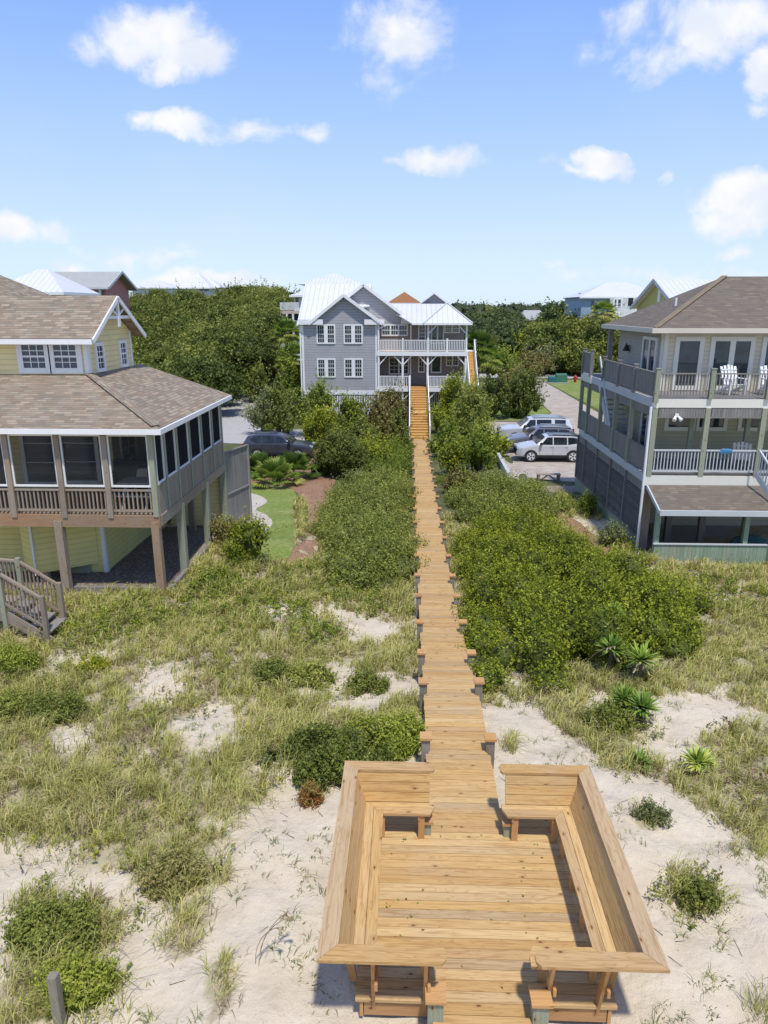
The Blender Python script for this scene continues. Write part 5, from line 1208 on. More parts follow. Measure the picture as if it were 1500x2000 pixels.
# ------------------------------------------------------------------ cars
def car(label, p, rz, L, W, H, wb, col, kind, group=None, roofcol=None, rim='bright', glassf=1):
    t = thing('parked_car', label, 'car', p, group); t.rotation_euler = (0, 0, rz); t['_l'] = (0, 0, 0)
    paintm = carpaint('car_paint_%d' % len(MATS), col); dark = M_BLACK
    if kind == 'suv': top = [(0, .36), (.012, .46), (.03, .53), (.10, .585), (.22, .635), (.27, .665), (.40, .955), (.47, .99), (.60, 1.0), (.78, .985), (.90, .94), (.955, .72), (.985, .60), (1, .42)]
    elif kind == 'wagon': top = [(0, .38), (.012, .47), (.04, .53), (.12, .585), (.25, .63), (.29, .65), (.42, .93), (.50, .985), (.62, 1.0), (.80, .985), (.90, .93), (.965, .70), (.985, .58), (1, .42)]
    else: top = [(0, .42), (.01, .56), (.03, .615), (.12, .64), (.24, .665), (.28, .68), (.39, .95), (.45, .985), (.60, 1.0), (.82, .99), (.93, .96), (.965, .74), (.985, .62), (1, .42)]
    belt = .64; tx = [a for a, b in top]; tz = [b for a, b in top]
    fz = lambda f: float(np.interp(f, tx, tz))
    xs = sorted(set(tx + [i / 36 for i in range(37)]))
    def sec(f):
        z = fz(f); endt = min(1, f / .10, (1 - f) / .07); nose = .74 + .26 * math.sin(min(1, max(0, endt)) * math.pi / 2)
        hw = W / 2 * nose; zb = min(belt, z - .02) * H; cab = max(0, min(1, (z - .68) / .28)); ht = hw * (.90 - .17 * cab)
        x = L / 2 - f * L; zt = z * H; zl = .20 * H if .03 < f < .97 else .24 * H
        return x, [(0, zt), (ht * .55, zt - .004), (ht * .88, zt - .02 - .012 * cab), (ht, zt - .07 if cab > 0 else zt - .035), (hw * .965, zb), (hw * .995, zb - .09), (hw, .40 * H), (hw * .985, .27 * H), (hw * .93, zl)], hw, ht, zb, zt
    mb = MB(); prev = None
    for f in xs:
        x, pr, *_ = sec(f); ring = [(x, y, z) for y, z in pr[::-1]] + [(x, -y, z) for y, z in pr[1:]]
        if prev:
            for i in range(len(ring) - 1): mb.face([prev[i], ring[i], ring[i + 1], prev[i + 1]][::-1])
        else: mb.face(ring)
        prev = ring
    mb.face(prev[::-1]); b = mb.build('body', paintm, t, smooth=True)
    def surf_y(f, z):
        x, pr, hw, ht, zb, zt = sec(f); q = pr[3:5]; (y1, z1), (y0, z0) = q; k = (z - z0) / (z1 - z0) if z1 > z0 else 0; return y0 + (y1 - y0) * k
    def sidepoly(pts, name, m, off=.012, parent=t):
        for s in (1, -1):
            mb = MB(); top_ = [p for p in pts]
            P = [(L / 2 - f * L, s * (surf_y(f, z * H) + off), z * H) for f, z in pts]
            # fan strips
            mb.face(P if s < 0 else P[::-1]); mb.build(name, m, parent)
    zb = belt + .02; zt_ = .93 if kind != 'wagon' else .925
    if kind == 'suv': wins = [[(.335, zb), (.50, zb), (.50, zt_), (.425, zt_ - .01)], [(.515, zb), (.70, zb), (.70, zt_ - .005), (.515, zt_)], [(.715, zb), (.86, zb + .05), (.86, zt_ - .05), (.80, zt_ - .01), (.715, zt_ - .005)]]
    elif kind == 'wagon': wins = [[(.34, zb), (.52, zb), (.52, zt_), (.44, zt_ - .03)], [(.53, zb), (.71, zb), (.71, zt_), (.53, zt_)], [(.72, zb), (.80, zb), (.88, zb + .12), (.82, zt_ - .02), (.72, zt_)]]
    else: wins = [[(.33, zb), (.48, zb), (.48, zt_), (.41, zt_ - .01)], [(.495, zb), (.69, zb), (.69, zt_), (.495, zt_)], [(.735, zb), (.88, zb), (.88, zt_ - .01), (.735, zt_)]]
    for wn in wins: sidepoly(wn, 'side_window', M_CGLASS)
    def cap(f0, f1, name, m, wf=.86, o=.014):
        s0, s1 = sec(f0), sec(f1); mb = MB()
        a = [(s0[0], s0[3] * wf, s0[5] + o), (s0[0], -s0[3] * wf, s0[5] + o), (s1[0], -s1[3] * wf, s1[5] + o), (s1[0], s1[3] * wf, s1[5] + o)]
        mb.face(a); mb.build(name, m, t)
    def capstrip(fs, name, m, wf=.86, o=.012):
        mb = MB()
        for f0, f1 in zip(fs, fs[1:]):
            s0, s1 = sec(f0), sec(f1); mb.face([(s0[0], s0[3] * wf, s0[5] + o), (s1[0], s1[3] * wf, s1[5] + o), (s1[0], -s1[3] * wf, s1[5] + o), (s0[0], -s0[3] * wf, s0[5] + o)])
        mb.build(name, m, t)
    capstrip([.275, .33, .39], 'windshield', M_CGLASS, .9); capstrip([.915, .95], 'rear_window', M_CGLASS, .85)
    if roofcol: capstrip([.45, .5, .6, .7, .8, .89], 'roof_panel', carpaint('roof_paint_%d' % len(MATS), roofcol), .92)
    for s in (-1, 1):
        mb = MB(); mb.bar((L / 2 - .50 * L, s * W * .33, H + .035), (L / 2 - .86 * L, s * W * .33, H * .985 + .03), .035, .03); mb.build('roof_rail', M_GREYT if rim == 'bright' else M_BLACK, t)
        mb = MB(); mb.hexa([(L / 2 - .35 * L, s * W * .5, .66 * H), (L / 2 - .31 * L, s * W * .5, .66 * H), (L / 2 - .31 * L, s * W * .6, .66 * H), (L / 2 - .35 * L, s * W * .6, .66 * H), (L / 2 - .35 * L, s * W * .5, .75 * H), (L / 2 - .32 * L, s * W * .5, .75 * H), (L / 2 - .32 * L, s * W * .59, .74 * H), (L / 2 - .35 * L, s * W * .59, .74 * H)]); mb.build('mirror', M_BLACK, t)
        mb = MB(); mb.box(L / 2 - .03 * L - .10, L / 2 - .012 * L + .03, s * W * .27, s * W * .41, .47 * H, .53 * H); mb.build('headlight', glass('lamp_glass', (.35, .38, .40), .1), t)
        mb = MB(); mb.box(-L / 2 + .02, -L / 2 + .16, s * W * .33, s * W * .46, .48 * H, .60 * H); mb.build('taillight', paint('red_lens', (.35, .02, .02), .2), t)
        for fs in ((L / 2 - .028 * L - (L - wb) * .42, 'f'), (L / 2 - .028 * L - (L - wb) * .42 - wb, 'r')):
            x = fs[0]; R = .345 * H / 1.65; y = s * W / 2
            mb = MB(); n = 20                                              # dark arch and tyre
            for i in range(n // 2 + 1):
                a0, a1 = math.pi * (i - .5) / (n / 2), math.pi * (i + .5) / (n / 2)
                g = lambda a, r: (x + r * math.cos(a), y * 1.012, R + r * math.sin(a)); f_ = [g(a0, R * .9), g(a1, R * .9), g(a1, R * 1.22), g(a0, R * 1.22)]; mb.face(f_ if s < 0 else f_[::-1])
            mb.build('wheel_arch', M_BLACK, t)
            mb = MB(); mb.tube((x, y * 1.02, R), (x, y * .78, R), R, R, 24); w_ = mb.build('wheel', paint('tyre_rubber', (.03, .03, .03), .8), t)
            mb = MB(); rm = paint('rim_alloy', (.62, .63, .65), .3); yy = y * 1.03
            for k in range(10 if kind == 'wagon' else 5):
                a = 2 * math.pi * k / (10 if kind == 'wagon' else 5); c, d = math.cos(a), math.sin(a); wd = .022 if kind == 'wagon' else .04
                P = [(x - d * wd, yy, R + c * wd), (x + d * wd, yy, R - c * wd), (x + c * R * .68 + d * wd * 1.5, yy, R + d * R * .68 - c * wd * 1.5), (x + c * R * .68 - d * wd * 1.5, yy, R + d * R * .68 + c * wd * 1.5)]; mb.face(P if s < 0 else P[::-1])
            for k in range(24):
                a0, a1 = 2 * math.pi * k / 24, 2 * math.pi * (k + 1) / 24; g = lambda a, r: (x + r * math.cos(a), yy + s * .002, R + r * math.sin(a)); P = [g(a0, R * .66), g(a1, R * .66), g(a1, R * .73), g(a0, R * .73)]; mb.face(P if s < 0 else P[::-1])
            mb.build('rim', rm, w_)
    mb = MB(); mb.box(-wb / 2 + .3, wb / 2 - .3, -W / 2 * 1.008, W / 2 * 1.008, .175 * H, .245 * H); mb.build('sill_cladding', M_BLACK, t)
    mb = MB(); mb.box(L / 2 - .14, L / 2 + .015, -W * .33, W * .33, .22 * H, .33 * H); mb.box(-L / 2 - .015, -L / 2 + .12, -W * .34, W * .34, .22 * H, .33 * H); mb.build('lower_bumper', M_BLACK, t)
    mb = MB(); mb.box(L / 2 - .1, L / 2 + .012, -W * .26, W * .26, .40 * H, .485 * H); mb.build('grille', M_BLACK, t)
    for s in (-1, 1):
        for fx in (.50, .70):
            mb = MB(); xx = L / 2 - fx * L; mb.box(xx, xx + .14, s * W * .495 - .012, s * W * .495 + .012, .545 * H, .56 * H); mb.build('door_handle', M_BLACK, t)
        mb = MB()
        for fx in (.32, .507, .705): xx = L / 2 - fx * L; mb.box(xx - .006, xx + .006, s * W * .5 - .004, s * W * .5 + .0015, .27 * H, .60 * H)
        mb.build('door_seam', M_BLACK, t)
    return t
def cars():
    zr = 1.235
    f = atZ(1033, 901.7, zr); r = atZ(1114.3, 901.7, zr); k = (r.x - f.x) / 2.66; c = (f + r) / 2
    print('compass scale', k, f, r)
    s = k; car('silver compact suv with dark roof, nearest of the three in the paved lot', (c.x + .12, f.y + .92 * s, zr), math.pi, 4.5 * s, 1.86 * s, 1.66 * s, 2.66 * s, (.66, .67, .69), 'suv', roofcol=(.03, .035, .05), rim='dark')
    g = atZ(986.4, 880, zr); car('grey suv parked between the silver one and the white one', (g.x + 2.45 * s, f.y + 3.75, zr), math.pi, 4.85 * s, 1.92 * s, 1.70 * s, 2.85 * s, (.20, .20, .24), 'suv', roofcol=(.03, .03, .04))
    g = atZ(966, 858, zr); car('large white suv farthest back of the three in the paved lot', (g.x + 2.75 * s, f.y + 6.7, zr), math.pi, 5.35 * s, 2.03 * s, 1.90 * s, 3.07 * s, (.72, .73, .75), 'big', roofcol=(.28, .31, .36))
    zl = 1.02; r = atZ(500, 897.3, zl); f = atZ(581, 895.5, zl); k = (f.x - r.x) / 2.745; print('wagon scale', k, r, f)
    car('dark blue grey station wagon on the driveway beside the palmettos', ((f.x + r.x) / 2 + .05, r.y + .95, zl), 0.0, 4.86 * k, 1.87 * k, 1.67 * k, 2.745 * k, (.07, .075, .105), 'wagon', rim='dark')
cars()
# ------------------------------------------------------------------ small things
def small_things():
    t = thing('bench', 'small low wooden bench at the near edge of the paved lot', 'bench', (7.2, 41.4, 1.2)); p = atZ(1052, 943, 1.2); q = atZ(1091, 943, 1.2)
    mb = MB(); mb.box(p.x - .1, q.x + .1, p.y, p.y + .4, 1.62, 1.66); mb.build('seat', M_WEATHER, t)
    for x, s in ((p.x, 1), (q.x, -1)):
        mb = MB(); mb.box(x - .06, x + .06, p.y + .02, p.y + .38, 1.15, 1.615); mb.bar((x + s * .07, p.y + .2, 1.25), (x + s * .5, p.y + .2, 1.58), .06, .06); mb.build('leg', M_WEATHER, t)
    mb = MB(); a, b = atZ(1050, 955, 1.3), atZ(1125, 955, 1.3); n = 22
    for i in range(n): x = a.x + (b.x - a.x + .4) * i / n; mb.box(x, x + (b.x - a.x + .4) / n * .93, a.y - .6, a.y + .7, 1.27, 1.31, along=(0, 1, 0))
    tag(mb.build('plank_platform', M_WEATHER), 'low wooden plank platform beneath the small bench', 'platform')
    mb = MB(); a, b = atG(968, 890), atG(993, 940)
    mb.bar((a.x, a.y, 1.35), (b.x, b.y, 1.45), .2, .14); mb.bar((a.x, a.y, 1.1), (b.x, b.y, 1.2), .12, .4); tag(mb.build('timber_edging', M_GREYT), 'pale timber retaining edge along the shrubs left of the paved lot', 'retaining wall')
    t = thing('rail_fence', 'low grey two post rail fence behind the white suv', 'fence', (7, 60, 1.1)); y = 60.4; a, b = atY(948, 822, y), atY(1022, 822, y)
    mb = MB(); mb.box(a.x, b.x, y, y + .06, a.z - .14, a.z); mb.build('rail', M_GRAYW, t)
    for x in (a.x + .1, (a.x + b.x) / 2, b.x - .1): post(t, x, y + .12, 1.0, a.z + .02, .12, M_GRAYW)
    for px, s, c, lab in ((1079, .8, (.03, .13, .14), 'small dark teal utility box by the road'), (1097, 1.15, (.06, .17, .11), 'larger green utility box by the road')):
        p = atG(px, 749); mb = MB(); mb.hexa([(p.x - s * .65, p.y, 1.1 - .1), (p.x + s * .65, p.y, 1.0), (p.x + s * .65, p.y + .9, 1.0), (p.x - s * .65, p.y + .9, 1.0), (p.x - s * .6, p.y + .05, 1 + s * .85), (p.x + s * .6, p.y + .05, 1 + s * .85), (p.x + s * .6, p.y + .85, 1 + s), (p.x - s * .6, p.y + .85, 1 + s)])
        t = thing('utility_box', lab, 'utility box', (p.x, p.y, 1.0)); mb.build('cabinet', paint('box_green_%d' % px, c), t); mb = MB(); mb.box(p.x - s * .8, p.x + s * .8, p.y - .15, p.y + 1.05, .95, 1.06); mb.build('pad', M_CONC, t)
    p = atG(1123, 747); t = thing('fire_hydrant', 'red fire hydrant on the grass beside the road', 'hydrant', (p.x, p.y, p.z)); red = paint('hydrant_red', (.5, .04, .03)); z = p.z
    mb = MB(); mb.tube((p.x, p.y, z), (p.x, p.y, z + .08), .26, .26, 12); mb.tube((p.x, p.y, z + .08), (p.x, p.y, z + .75), .17, .17, 12); mb.build('barrel', red, t)
    mb = MB(); mb.tube((p.x, p.y, z + .75), (p.x, p.y, z + .98), .21, .06, 12); mb.build('bonnet', red, t); mb = MB(); mb.tube((p.x - .32, p.y, z + .55), (p.x + .32, p.y, z + .55), .09, .09, 8); mb.tube((p.x, p.y - .3, z + .5), (p.x, p.y - .1, z + .5), .11, .11, 8); mb.build('nozzles', red, t)
small_things()
# ------------------------------------------------------------------ vegetation
def leafcloud(blobs, n, leaf, clump, seed, zmin=None, aspect=.55, up=.35, inner=.25, down=-.35, shoots=.35, out=.32):
    """n leaf quads set in clumps over the shells of overlapping ellipsoids. Returns V, F, rnd"""
    r = np.random.default_rng(seed); B = np.array(blobs, float); C, Rr = B[:, :3], B[:, 3:6]
    A = (Rr[:, 0] * Rr[:, 1] + Rr[:, 0] * Rr[:, 2] + Rr[:, 1] * Rr[:, 2]); pa = A / A.sum()
    per = 14; M = max(8, int(n / per)); k = r.choice(len(B), M * 3, p=pa)
    u = r.normal(size=(M * 3, 3)); u /= np.linalg.norm(u, axis=1)[:, None]; u = u[u[:, 2] > down]; k = k[:len(u)]
    sc = 1 - np.abs(r.normal(0, inner * .6, len(u))) + (r.random(len(u)) < .3) * r.uniform(0, out, len(u)); P = C[k] + Rr[k] * u * np.clip(sc, .3, 1.3)[:, None]
    keep = np.ones(len(P), bool)
    for b in range(len(B)):
        d = np.linalg.norm((P - C[b]) / Rr[b], axis=1); keep &= ~((d < .72) & (k != b))
    if zmin is not None: keep &= P[:, 2] > (ground(P[:, 0], P[:, 1]) + zmin)
    P, u, k = P[keep][:M], u[keep][:M], k[keep][:M]; M = len(P)
    nn = (u / Rr[k]); nn /= np.linalg.norm(nn, axis=1)[:, None]
    cr = r.random(M); bb = r.random(len(B))[k]; cs = clump * r.uniform(.6, 1.4, M)
    idx = np.repeat(np.arange(M), max(1, n // M)); m = len(idx)
    off = r.normal(size=(m, 3)) * cs[idx][:, None] * .55
    sh = (r.random(M) < shoots)[idx]; tt = r.random(m) * sh; dr = nn * .6 + np.array([0, 0, .8]) + r.normal(size=(M, 3)) * .3
    off = np.where(sh[:, None], off * .35, off) + dr[idx] * (tt * cs[idx] * 2.4)[:, None]
    Q = P[idx] + off
    nr = nn[idx] * .7 + r.normal(size=(m, 3)) * .75 + np.array([0, 0, up]); nr /= np.linalg.norm(nr, axis=1)[:, None]
    t = np.cross(nr, r.normal(size=(m, 3))); t /= np.linalg.norm(t, axis=1)[:, None] + 1e-9; w = np.cross(nr, t)
    ls = leaf * r.uniform(.6, 1.35, m)[:, None]
    V = np.stack([Q - t * ls * .5, Q + w * ls * aspect * .5 + nr * ls * .06, Q + t * ls * .5, Q - w * ls * aspect * .5 + nr * ls * .06], 1).reshape(-1, 3)
    Fc = np.arange(m * 4).reshape(-1, 4)
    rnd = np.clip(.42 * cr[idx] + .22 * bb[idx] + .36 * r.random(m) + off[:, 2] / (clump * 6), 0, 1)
    return V, Fc, rnd
def core_mesh(blobs, shrink, seed):
    Vs, Fs, off = [], [], 0; r = np.random.default_rng(seed)
    for b in blobs:
        nu, nv = 12, 7; th = np.linspace(0, 2 * np.pi, nu, endpoint=False); ph = np.linspace(.12, np.pi - .12, nv)
        T, Pp = np.meshgrid(th, ph); rr = shrink * (1 + r.uniform(-.14, .14, T.shape))
        V = np.stack([b[0] + b[3] * rr * np.sin(Pp) * np.cos(T), b[1] + b[4] * rr * np.sin(Pp) * np.sin(T), b[2] + b[5] * rr * np.cos(Pp)], -1).reshape(-1, 3)
        f = [(i * nu + j, i * nu + (j + 1) % nu, (i + 1) * nu + (j + 1) % nu, (i + 1) * nu + j) for i in range(nv - 1) for j in range(nu)]
        Vs.append(V); Fs.append(np.array(f)[:, ::-1] + off); off += len(V)
    return np.concatenate(Vs), np.concatenate(Fs)
def foliage(name, blobs, n, leaf, clump, material, seed, parent=None, zmin=-.05, core=.72, loc=None, **kw):
    V, Fc, rnd = leafcloud(blobs, n, leaf, clump, seed, zmin, **kw)
    if core:
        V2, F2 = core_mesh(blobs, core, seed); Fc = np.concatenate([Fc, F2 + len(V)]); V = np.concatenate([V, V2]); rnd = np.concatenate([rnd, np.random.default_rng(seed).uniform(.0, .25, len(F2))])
    return npmesh(name, V, Fc, rnd, material, parent, loc=loc)
def zc_of(p):
    dx, dy, dz = p[0] - CAM[0], p[1] - CAM[1], p[2] - CAM[2]; fh = dy * math.cos(YAW) - dx * math.sin(YAW); return fh * math.cos(PITCH) - dz * math.sin(PITCH)
def stems(parent, cx, cy, z0, h, r, seed, n=5, m=None):
    rr = random.Random(seed); mb = MB()
    for i in range(n):
        a = rr.random() * 6.28; d = rr.uniform(.0, .25) * r; e = rr.uniform(.3, .75) * r; p = Vector((cx + math.cos(a) * d, cy + math.sin(a) * d, z0 - .1)); q = Vector((cx + math.cos(a) * e * .5, cy + math.sin(a) * e * .5, z0 + h * .45)); w = Vector((cx + math.cos(a + .4) * e, cy + math.sin(a + .4) * e, z0 + h * rr.uniform(.75, .97)))
        t = max(.012, .03 * h / 2); mb.tube(p, q, t * 1.4, t, 5, caps=False); mb.tube(q, w, t, t * .45, 5, caps=False)
    return mb.build('stems', m or M_STEM, parent)
SEED = [100]
def shrub(x0, x1, yt, yb, material, label, n=None, depth=.9, leaf=None, clump=None, nb=9, group=None, name='shrub', flat=1.0, cat='shrub', trunk=True, aspect=.55):
    """a shrub whose foot stands on the ground seen at (xm, yb); its outline spans x0..x1 and reaches up to yt"""
    SEED[0] += 1; sd = SEED[0]; rr = random.Random(sd)
    g = atG((x0 + x1) / 2, yb); zc = zc_of(g); rx = (x1 - x0) / 2 * zc / F; ry = rx * depth; cy = g.y + ry; cx = g.x + (cy - g.y) * ((g.x - CAM[0]) / g.y)
    k = zc_of((cx, cy, g.z)) / zc; rx *= k; gz = G(cx, cy)
    top = atY((x0 + x1) / 2, yt, cy + ry * .15).z; h = max(.35, (top - gz) * 1.08)
    blobs = [(cx + rx * rr.uniform(-.12, .12), cy, gz + h * .36, rx * .62, ry * .66, h * .46)]
    for i in range(nb):
        a = 6.283 * (i + rr.random() * .9) / nb; d = rr.uniform(.35, .88); s = rr.uniform(.18, .42)
        hz = h * rr.uniform(.18, .85) * (1 - .4 * d)
        blobs.append((cx + rx * d * math.cos(a), cy + ry * d * math.sin(a), gz + hz, rx * s, ry * s, h * rr.uniform(.22, .32) * flat))
    if zc < 21 and min(rx, ry) > .12:
        h = min(h, .24 + .24 * rx); blobs = []
        for i in range(34):
            a = rr.random() * 6.283; d = math.sqrt(rr.random()) * rr.choice([1, 1, 1.25]); s = rr.uniform(.09, .25) * (1.15 - .5 * min(1, d)); hh = h * rr.uniform(.45, 1.15) * max(.3, 1 - .5 * d * d); bx, by = cx + rx * d * math.cos(a), cy + ry * d * math.sin(a)
            blobs.append((bx, by, G(bx, by) + hh * .42, rx * s, ry * s * 1.15, hh * .56))
        nb = 0
    for i in range(3 if nb else 0): a = rr.random() * 6.28; blobs.append((cx + rx * .3 * math.cos(a), cy + ry * .3 * math.sin(a), gz + h * rr.uniform(.66, .78), rx * .3, ry * .3, h * .24))
    px = zc / (F * .512); leaf = leaf or max(.05, 2.1 * px); area = 2 * math.pi * ((rx * ry + rx * h + ry * h) / 3)
    n = n or int(min(60000, max(2500, area / (leaf * leaf * .5) * 2.1))); clump = clump or max(leaf * 1.6, min(rx, h) * .16)
    loc = (cx, cy, gz); t = thing(name, label, cat, loc, group)
    foliage('foliage', blobs, n, leaf, clump, material, sd, t, aspect=aspect, core=.6 if nb else .5, shoots=.35 if nb else .5)
    if trunk: stems(t, cx, cy, gz, h * .85, min(rx, ry), sd)
    return t
def thicket(P, h, material, label, n, leaf, clump, nb=40, hf=None, name='thicket', mats2=None, kind=None, seed=5, br=(.5, 1.0)):
    """irregular mass over the ground polygon P (world xy)"""
    r = np.random.default_rng(seed); xs = [p[0] for p in P]; ys = [p[1] for p in P]; blobs = []; tries = 0
    cen = np.mean(np.array(P), 0)
    while len(blobs) < nb and tries < 6000:
        tries += 1; x, y = r.uniform(min(xs), max(xs)), r.uniform(min(ys), max(ys))
        if not inpoly(np.array([x]), np.array([y]), P)[0]: continue
        d = min(abs((Vector((x, y)) - (Vector(a) + (Vector(b) - Vector(a)) * max(0, min(1, (Vector((x, y)) - Vector(a)).dot(Vector(b) - Vector(a)) / max(1e-6, (Vector(b) - Vector(a)).length_squared)))) ).length) for a, b in zip(P, P[1:] + P[:1]))
        e = min(1, .35 + d / 1.3); hh = (hf(x, y) if hf else h) * e * r.uniform(.85, 1.1); s = r.uniform(*br) * (.55 + .4 * e); hh *= r.choice([.72, .9, 1.0, 1.12])
        blobs.append((x, y, G(x, y) + hh * .42, s, s * r.uniform(.8, 1.2), hh * .58))
    c = np.mean(np.array(blobs)[:, :2], 0); loc = (float(c[0]), float(c[1]), G(*c)); t = thing(name, label, 'shrub', loc)
    if kind: t['kind'] = kind
    foliage('foliage', blobs, n, leaf, clump, material, seed, t, core=.80)
    return t, blobs
# --- grass
def blades(px, py, pz, n_each, length, width, lean, seed, spread, curl=.5):
    r = np.random.default_rng(seed); m = int(np.sum(n_each)); idx = np.repeat(np.arange(len(px)), n_each)
    tone = r.random(len(px)); a = r.uniform(0, 2 * np.pi, m); L = length[idx] * r.uniform(.45, 1.15, m); ln = np.clip(r.normal(lean, .25, m), .05, 1.3)
    w = width[idx] * r.uniform(.7, 1.3, m); sp = spread[idx] * np.sqrt(r.random(m)); b0 = r.uniform(0, 6.283, m)
    bx, by = px[idx] + sp * np.cos(b0), py[idx] + sp * np.sin(b0); bz = pz[idx] - .02
    wind = .18; dx, dy = np.cos(a) * ln + wind, np.sin(a) * ln
    mx, my, mz = bx + dx * L * .35, by + dy * L * .35, bz + L * .62 * np.cos(ln * .6)
    tx, ty, tz = bx + dx * L * .95, by + dy * L * .95, bz + L * (.95 - curl * ln) * np.ones(m)
    sx, sy = -np.sin(a + r.uniform(-.6, .6, m)) * w * .5, np.cos(a) * w * .5
    V = np.stack([np.stack([bx - sx, by - sy, bz], 1), np.stack([bx + sx, by + sy, bz], 1), np.stack([mx + sx * .8, my + sy * .8, mz], 1), np.stack([mx - sx * .8, my - sy * .8, mz], 1), np.stack([tx, ty, tz], 1)], 1).reshape(-1, 3)
    o = np.arange(m)[:, None] * 5; Fc = np.concatenate([o + [[0, 1, 2]], o + [[0, 2, 3]], o + [[3, 2, 4]]], 1).reshape(-1, 3)
    rnd = np.repeat(np.clip(.5 * tone[idx] + .5 * r.random(m), 0, 1), 3)
    return V, Fc, rnd
EXCL = []
def vis(x, y, m=60):
    dx, dy, dz = x - CAM[0], y, ground(x, y) - CAM[2]; xc = dx * math.cos(YAW) + dy * math.sin(YAW); fh = dy * math.cos(YAW) - dx * math.sin(YAW); zc = fh * math.cos(PITCH) - dz * math.sin(PITCH); yd = -fh * math.sin(PITCH) - dz * math.cos(PITCH)
    u, v = PX + F * xc / zc, PY + F * yd / zc; return (zc > .5) & (u > -m) & (u < 1500 + m) & (v > 400) & (v < 2000 + m * 2), zc
def field(x, y):
    ok, zc = vis(x, y); ok &= ~((np.abs(x) < .70) & (y < 57)); ok &= ~((np.abs(x) < 1.7) & (y > 5.9) & (y < 9.7))
    ok &= ~((x < -7.8) & (y > 19.3) & (y < 29.5)); ok &= ~((x > 7.65) & (y > 24.5) & (y < 37)); ok &= ~((x < -9.8) & (y > 16.1) & (y < 17.2))
    for P in EXCL: ok &= ~(inpoly(x, y, P) & (fbm(x, y, 1.3, 2) < .62))
    for P in NOGRASS: ok &= ~inpoly(x, y, P)
    return ok, zc
def grasses():
    r = np.random.default_rng(11); 
    def sample(n, ylo, yhi, thr, gain):
        y = ylo + (yhi - ylo) * r.random(n) ** .9; x = (r.random(n) - .5) * (8 + y * 1.25) - .5
        d = density(x, y); ok, zc = field(x, y); ok &= (d * gain > r.random(n)) & (d > thr); return x[ok], y[ok], zc[ok], d[ok]
    x, y, zc, d = sample(21000, 3.6, 34, .10, .9)
    big = fbm(x + 31, y - 12, .5, 3); L = (.10 + .44 * big + .26 * r.random(len(x)) ** 2); ne = (8 + 20 * r.random(len(x)) * (.5 + d)).astype(int)
    V, Fc, rn = blades(x, y, ground(x, y), ne, L, np.maximum(.0075, zc * .0010), .55, 12, .05 + .10 * r.random(len(x)))
    tag(npmesh('beach_grass', V, Fc, rn, L_GRS), kind='stuff'); print('grass tris', len(Fc))
    x, y, zc, d = sample(13000, 3.6, 34, .05, .8)
    ne = (6 + 10 * r.random(len(x))).astype(int); V, Fc, rn = blades(x, y, ground(x, y), ne, .16 + .16 * r.random(len(x)), np.maximum(.007, zc * .0009), .95, 13, .08 + .10 * r.random(len(x)), .62)
    tag(npmesh('dry_thatch', V, Fc, rn, L_DRYG), kind='stuff')
    x, y, zc, d = sample(26000, 3.6, 34, -1, 99); yb = np.interp(x, _bx, _by); k = (y > yb - .3) & (r.random(len(x)) < .28 + .45 * fbm(x + 3, y + 60, .7, 3)); x, y, zc = x[k], y[k], zc[k]
    V, Fc, rn = blades(x, y, ground(x, y), (4 + 6 * r.random(len(x))).astype(int), .12 + .22 * r.random(len(x)), np.maximum(.006, zc * .0008), .8, 16, .1 + .12 * r.random(len(x)), .55)
    tag(npmesh('short_dune_grass', V, Fc, rn, L_GRS), kind='stuff')
    # sparse small plants on the open sand
    n = 15000; y = 3.6 + 12 * r.random(n); x = (r.random(n) - .5) * 22; ok, zc = field(x, y); cl = fbm(x - 7, y + 3, 1.4, 3); ok &= (cl > .53) & (density(x, y) < .25) & (r.random(n) < .36); x, y, zc = x[ok], y[ok], zc[ok]
    ne = (4 + 9 * r.random(len(x))).astype(int); V, Fc, rn = blades(x, y, ground(x, y), ne, .07 + .15 * r.random(len(x)), np.full(len(x), .009), .95, 14, .05 + .05 * r.random(len(x)), .5)
    tag(npmesh('sparse_beach_plants', V, Fc, rn, L_OLV), kind='stuff')
    # leafy creepers in the greener belts
    pts = [((470, 1150), 1.5), ((380, 1180), 1.3), ((560, 1130), 1.2), ((280, 1200), 1.0), ((640, 1130), .9), ((180, 1215), .9), ((450, 1210), 1.3), ((700, 1180), .7), ((740, 1130), .8), ((600, 1230), .6), ((1160, 1060), .9), ((1090, 980), 1.4), ((1010, 960), 1.2), ((1250, 1150), .8), ((880, 940), .8), ((780, 1100), .8), ((830, 900), .8), ((770, 940), .7), ((1190, 1060), .8), ((230, 1230), 1.0), ((540, 1190), 1.0), ((1450, 1180), 1.2), ((1350, 1150), 1.0)]
    B = []
    for (p, q) in pts:
        g = atG(*p)
        for i in range(16): a, dd = r.random() * 6.28, q * math.sqrt(r.random()); xx, yy = g.x + dd * math.cos(a), g.y + dd * math.sin(a) * 1.2; s = .22 + .3 * r.random(); B.append((xx, yy, G(xx, yy) + .04, s, s, .13 + .1 * r.random()))
    B = [b for b in B if abs(b[0]) > .9 and field(np.array([b[0]]), np.array([b[1]]))[0][0]]
    V, Fc, rn = leafcloud(B, 42000, .07, .09, 15, -.02); tag(npmesh('creeping_ground_cover', V, Fc, rn, L_GRN), kind='stuff')
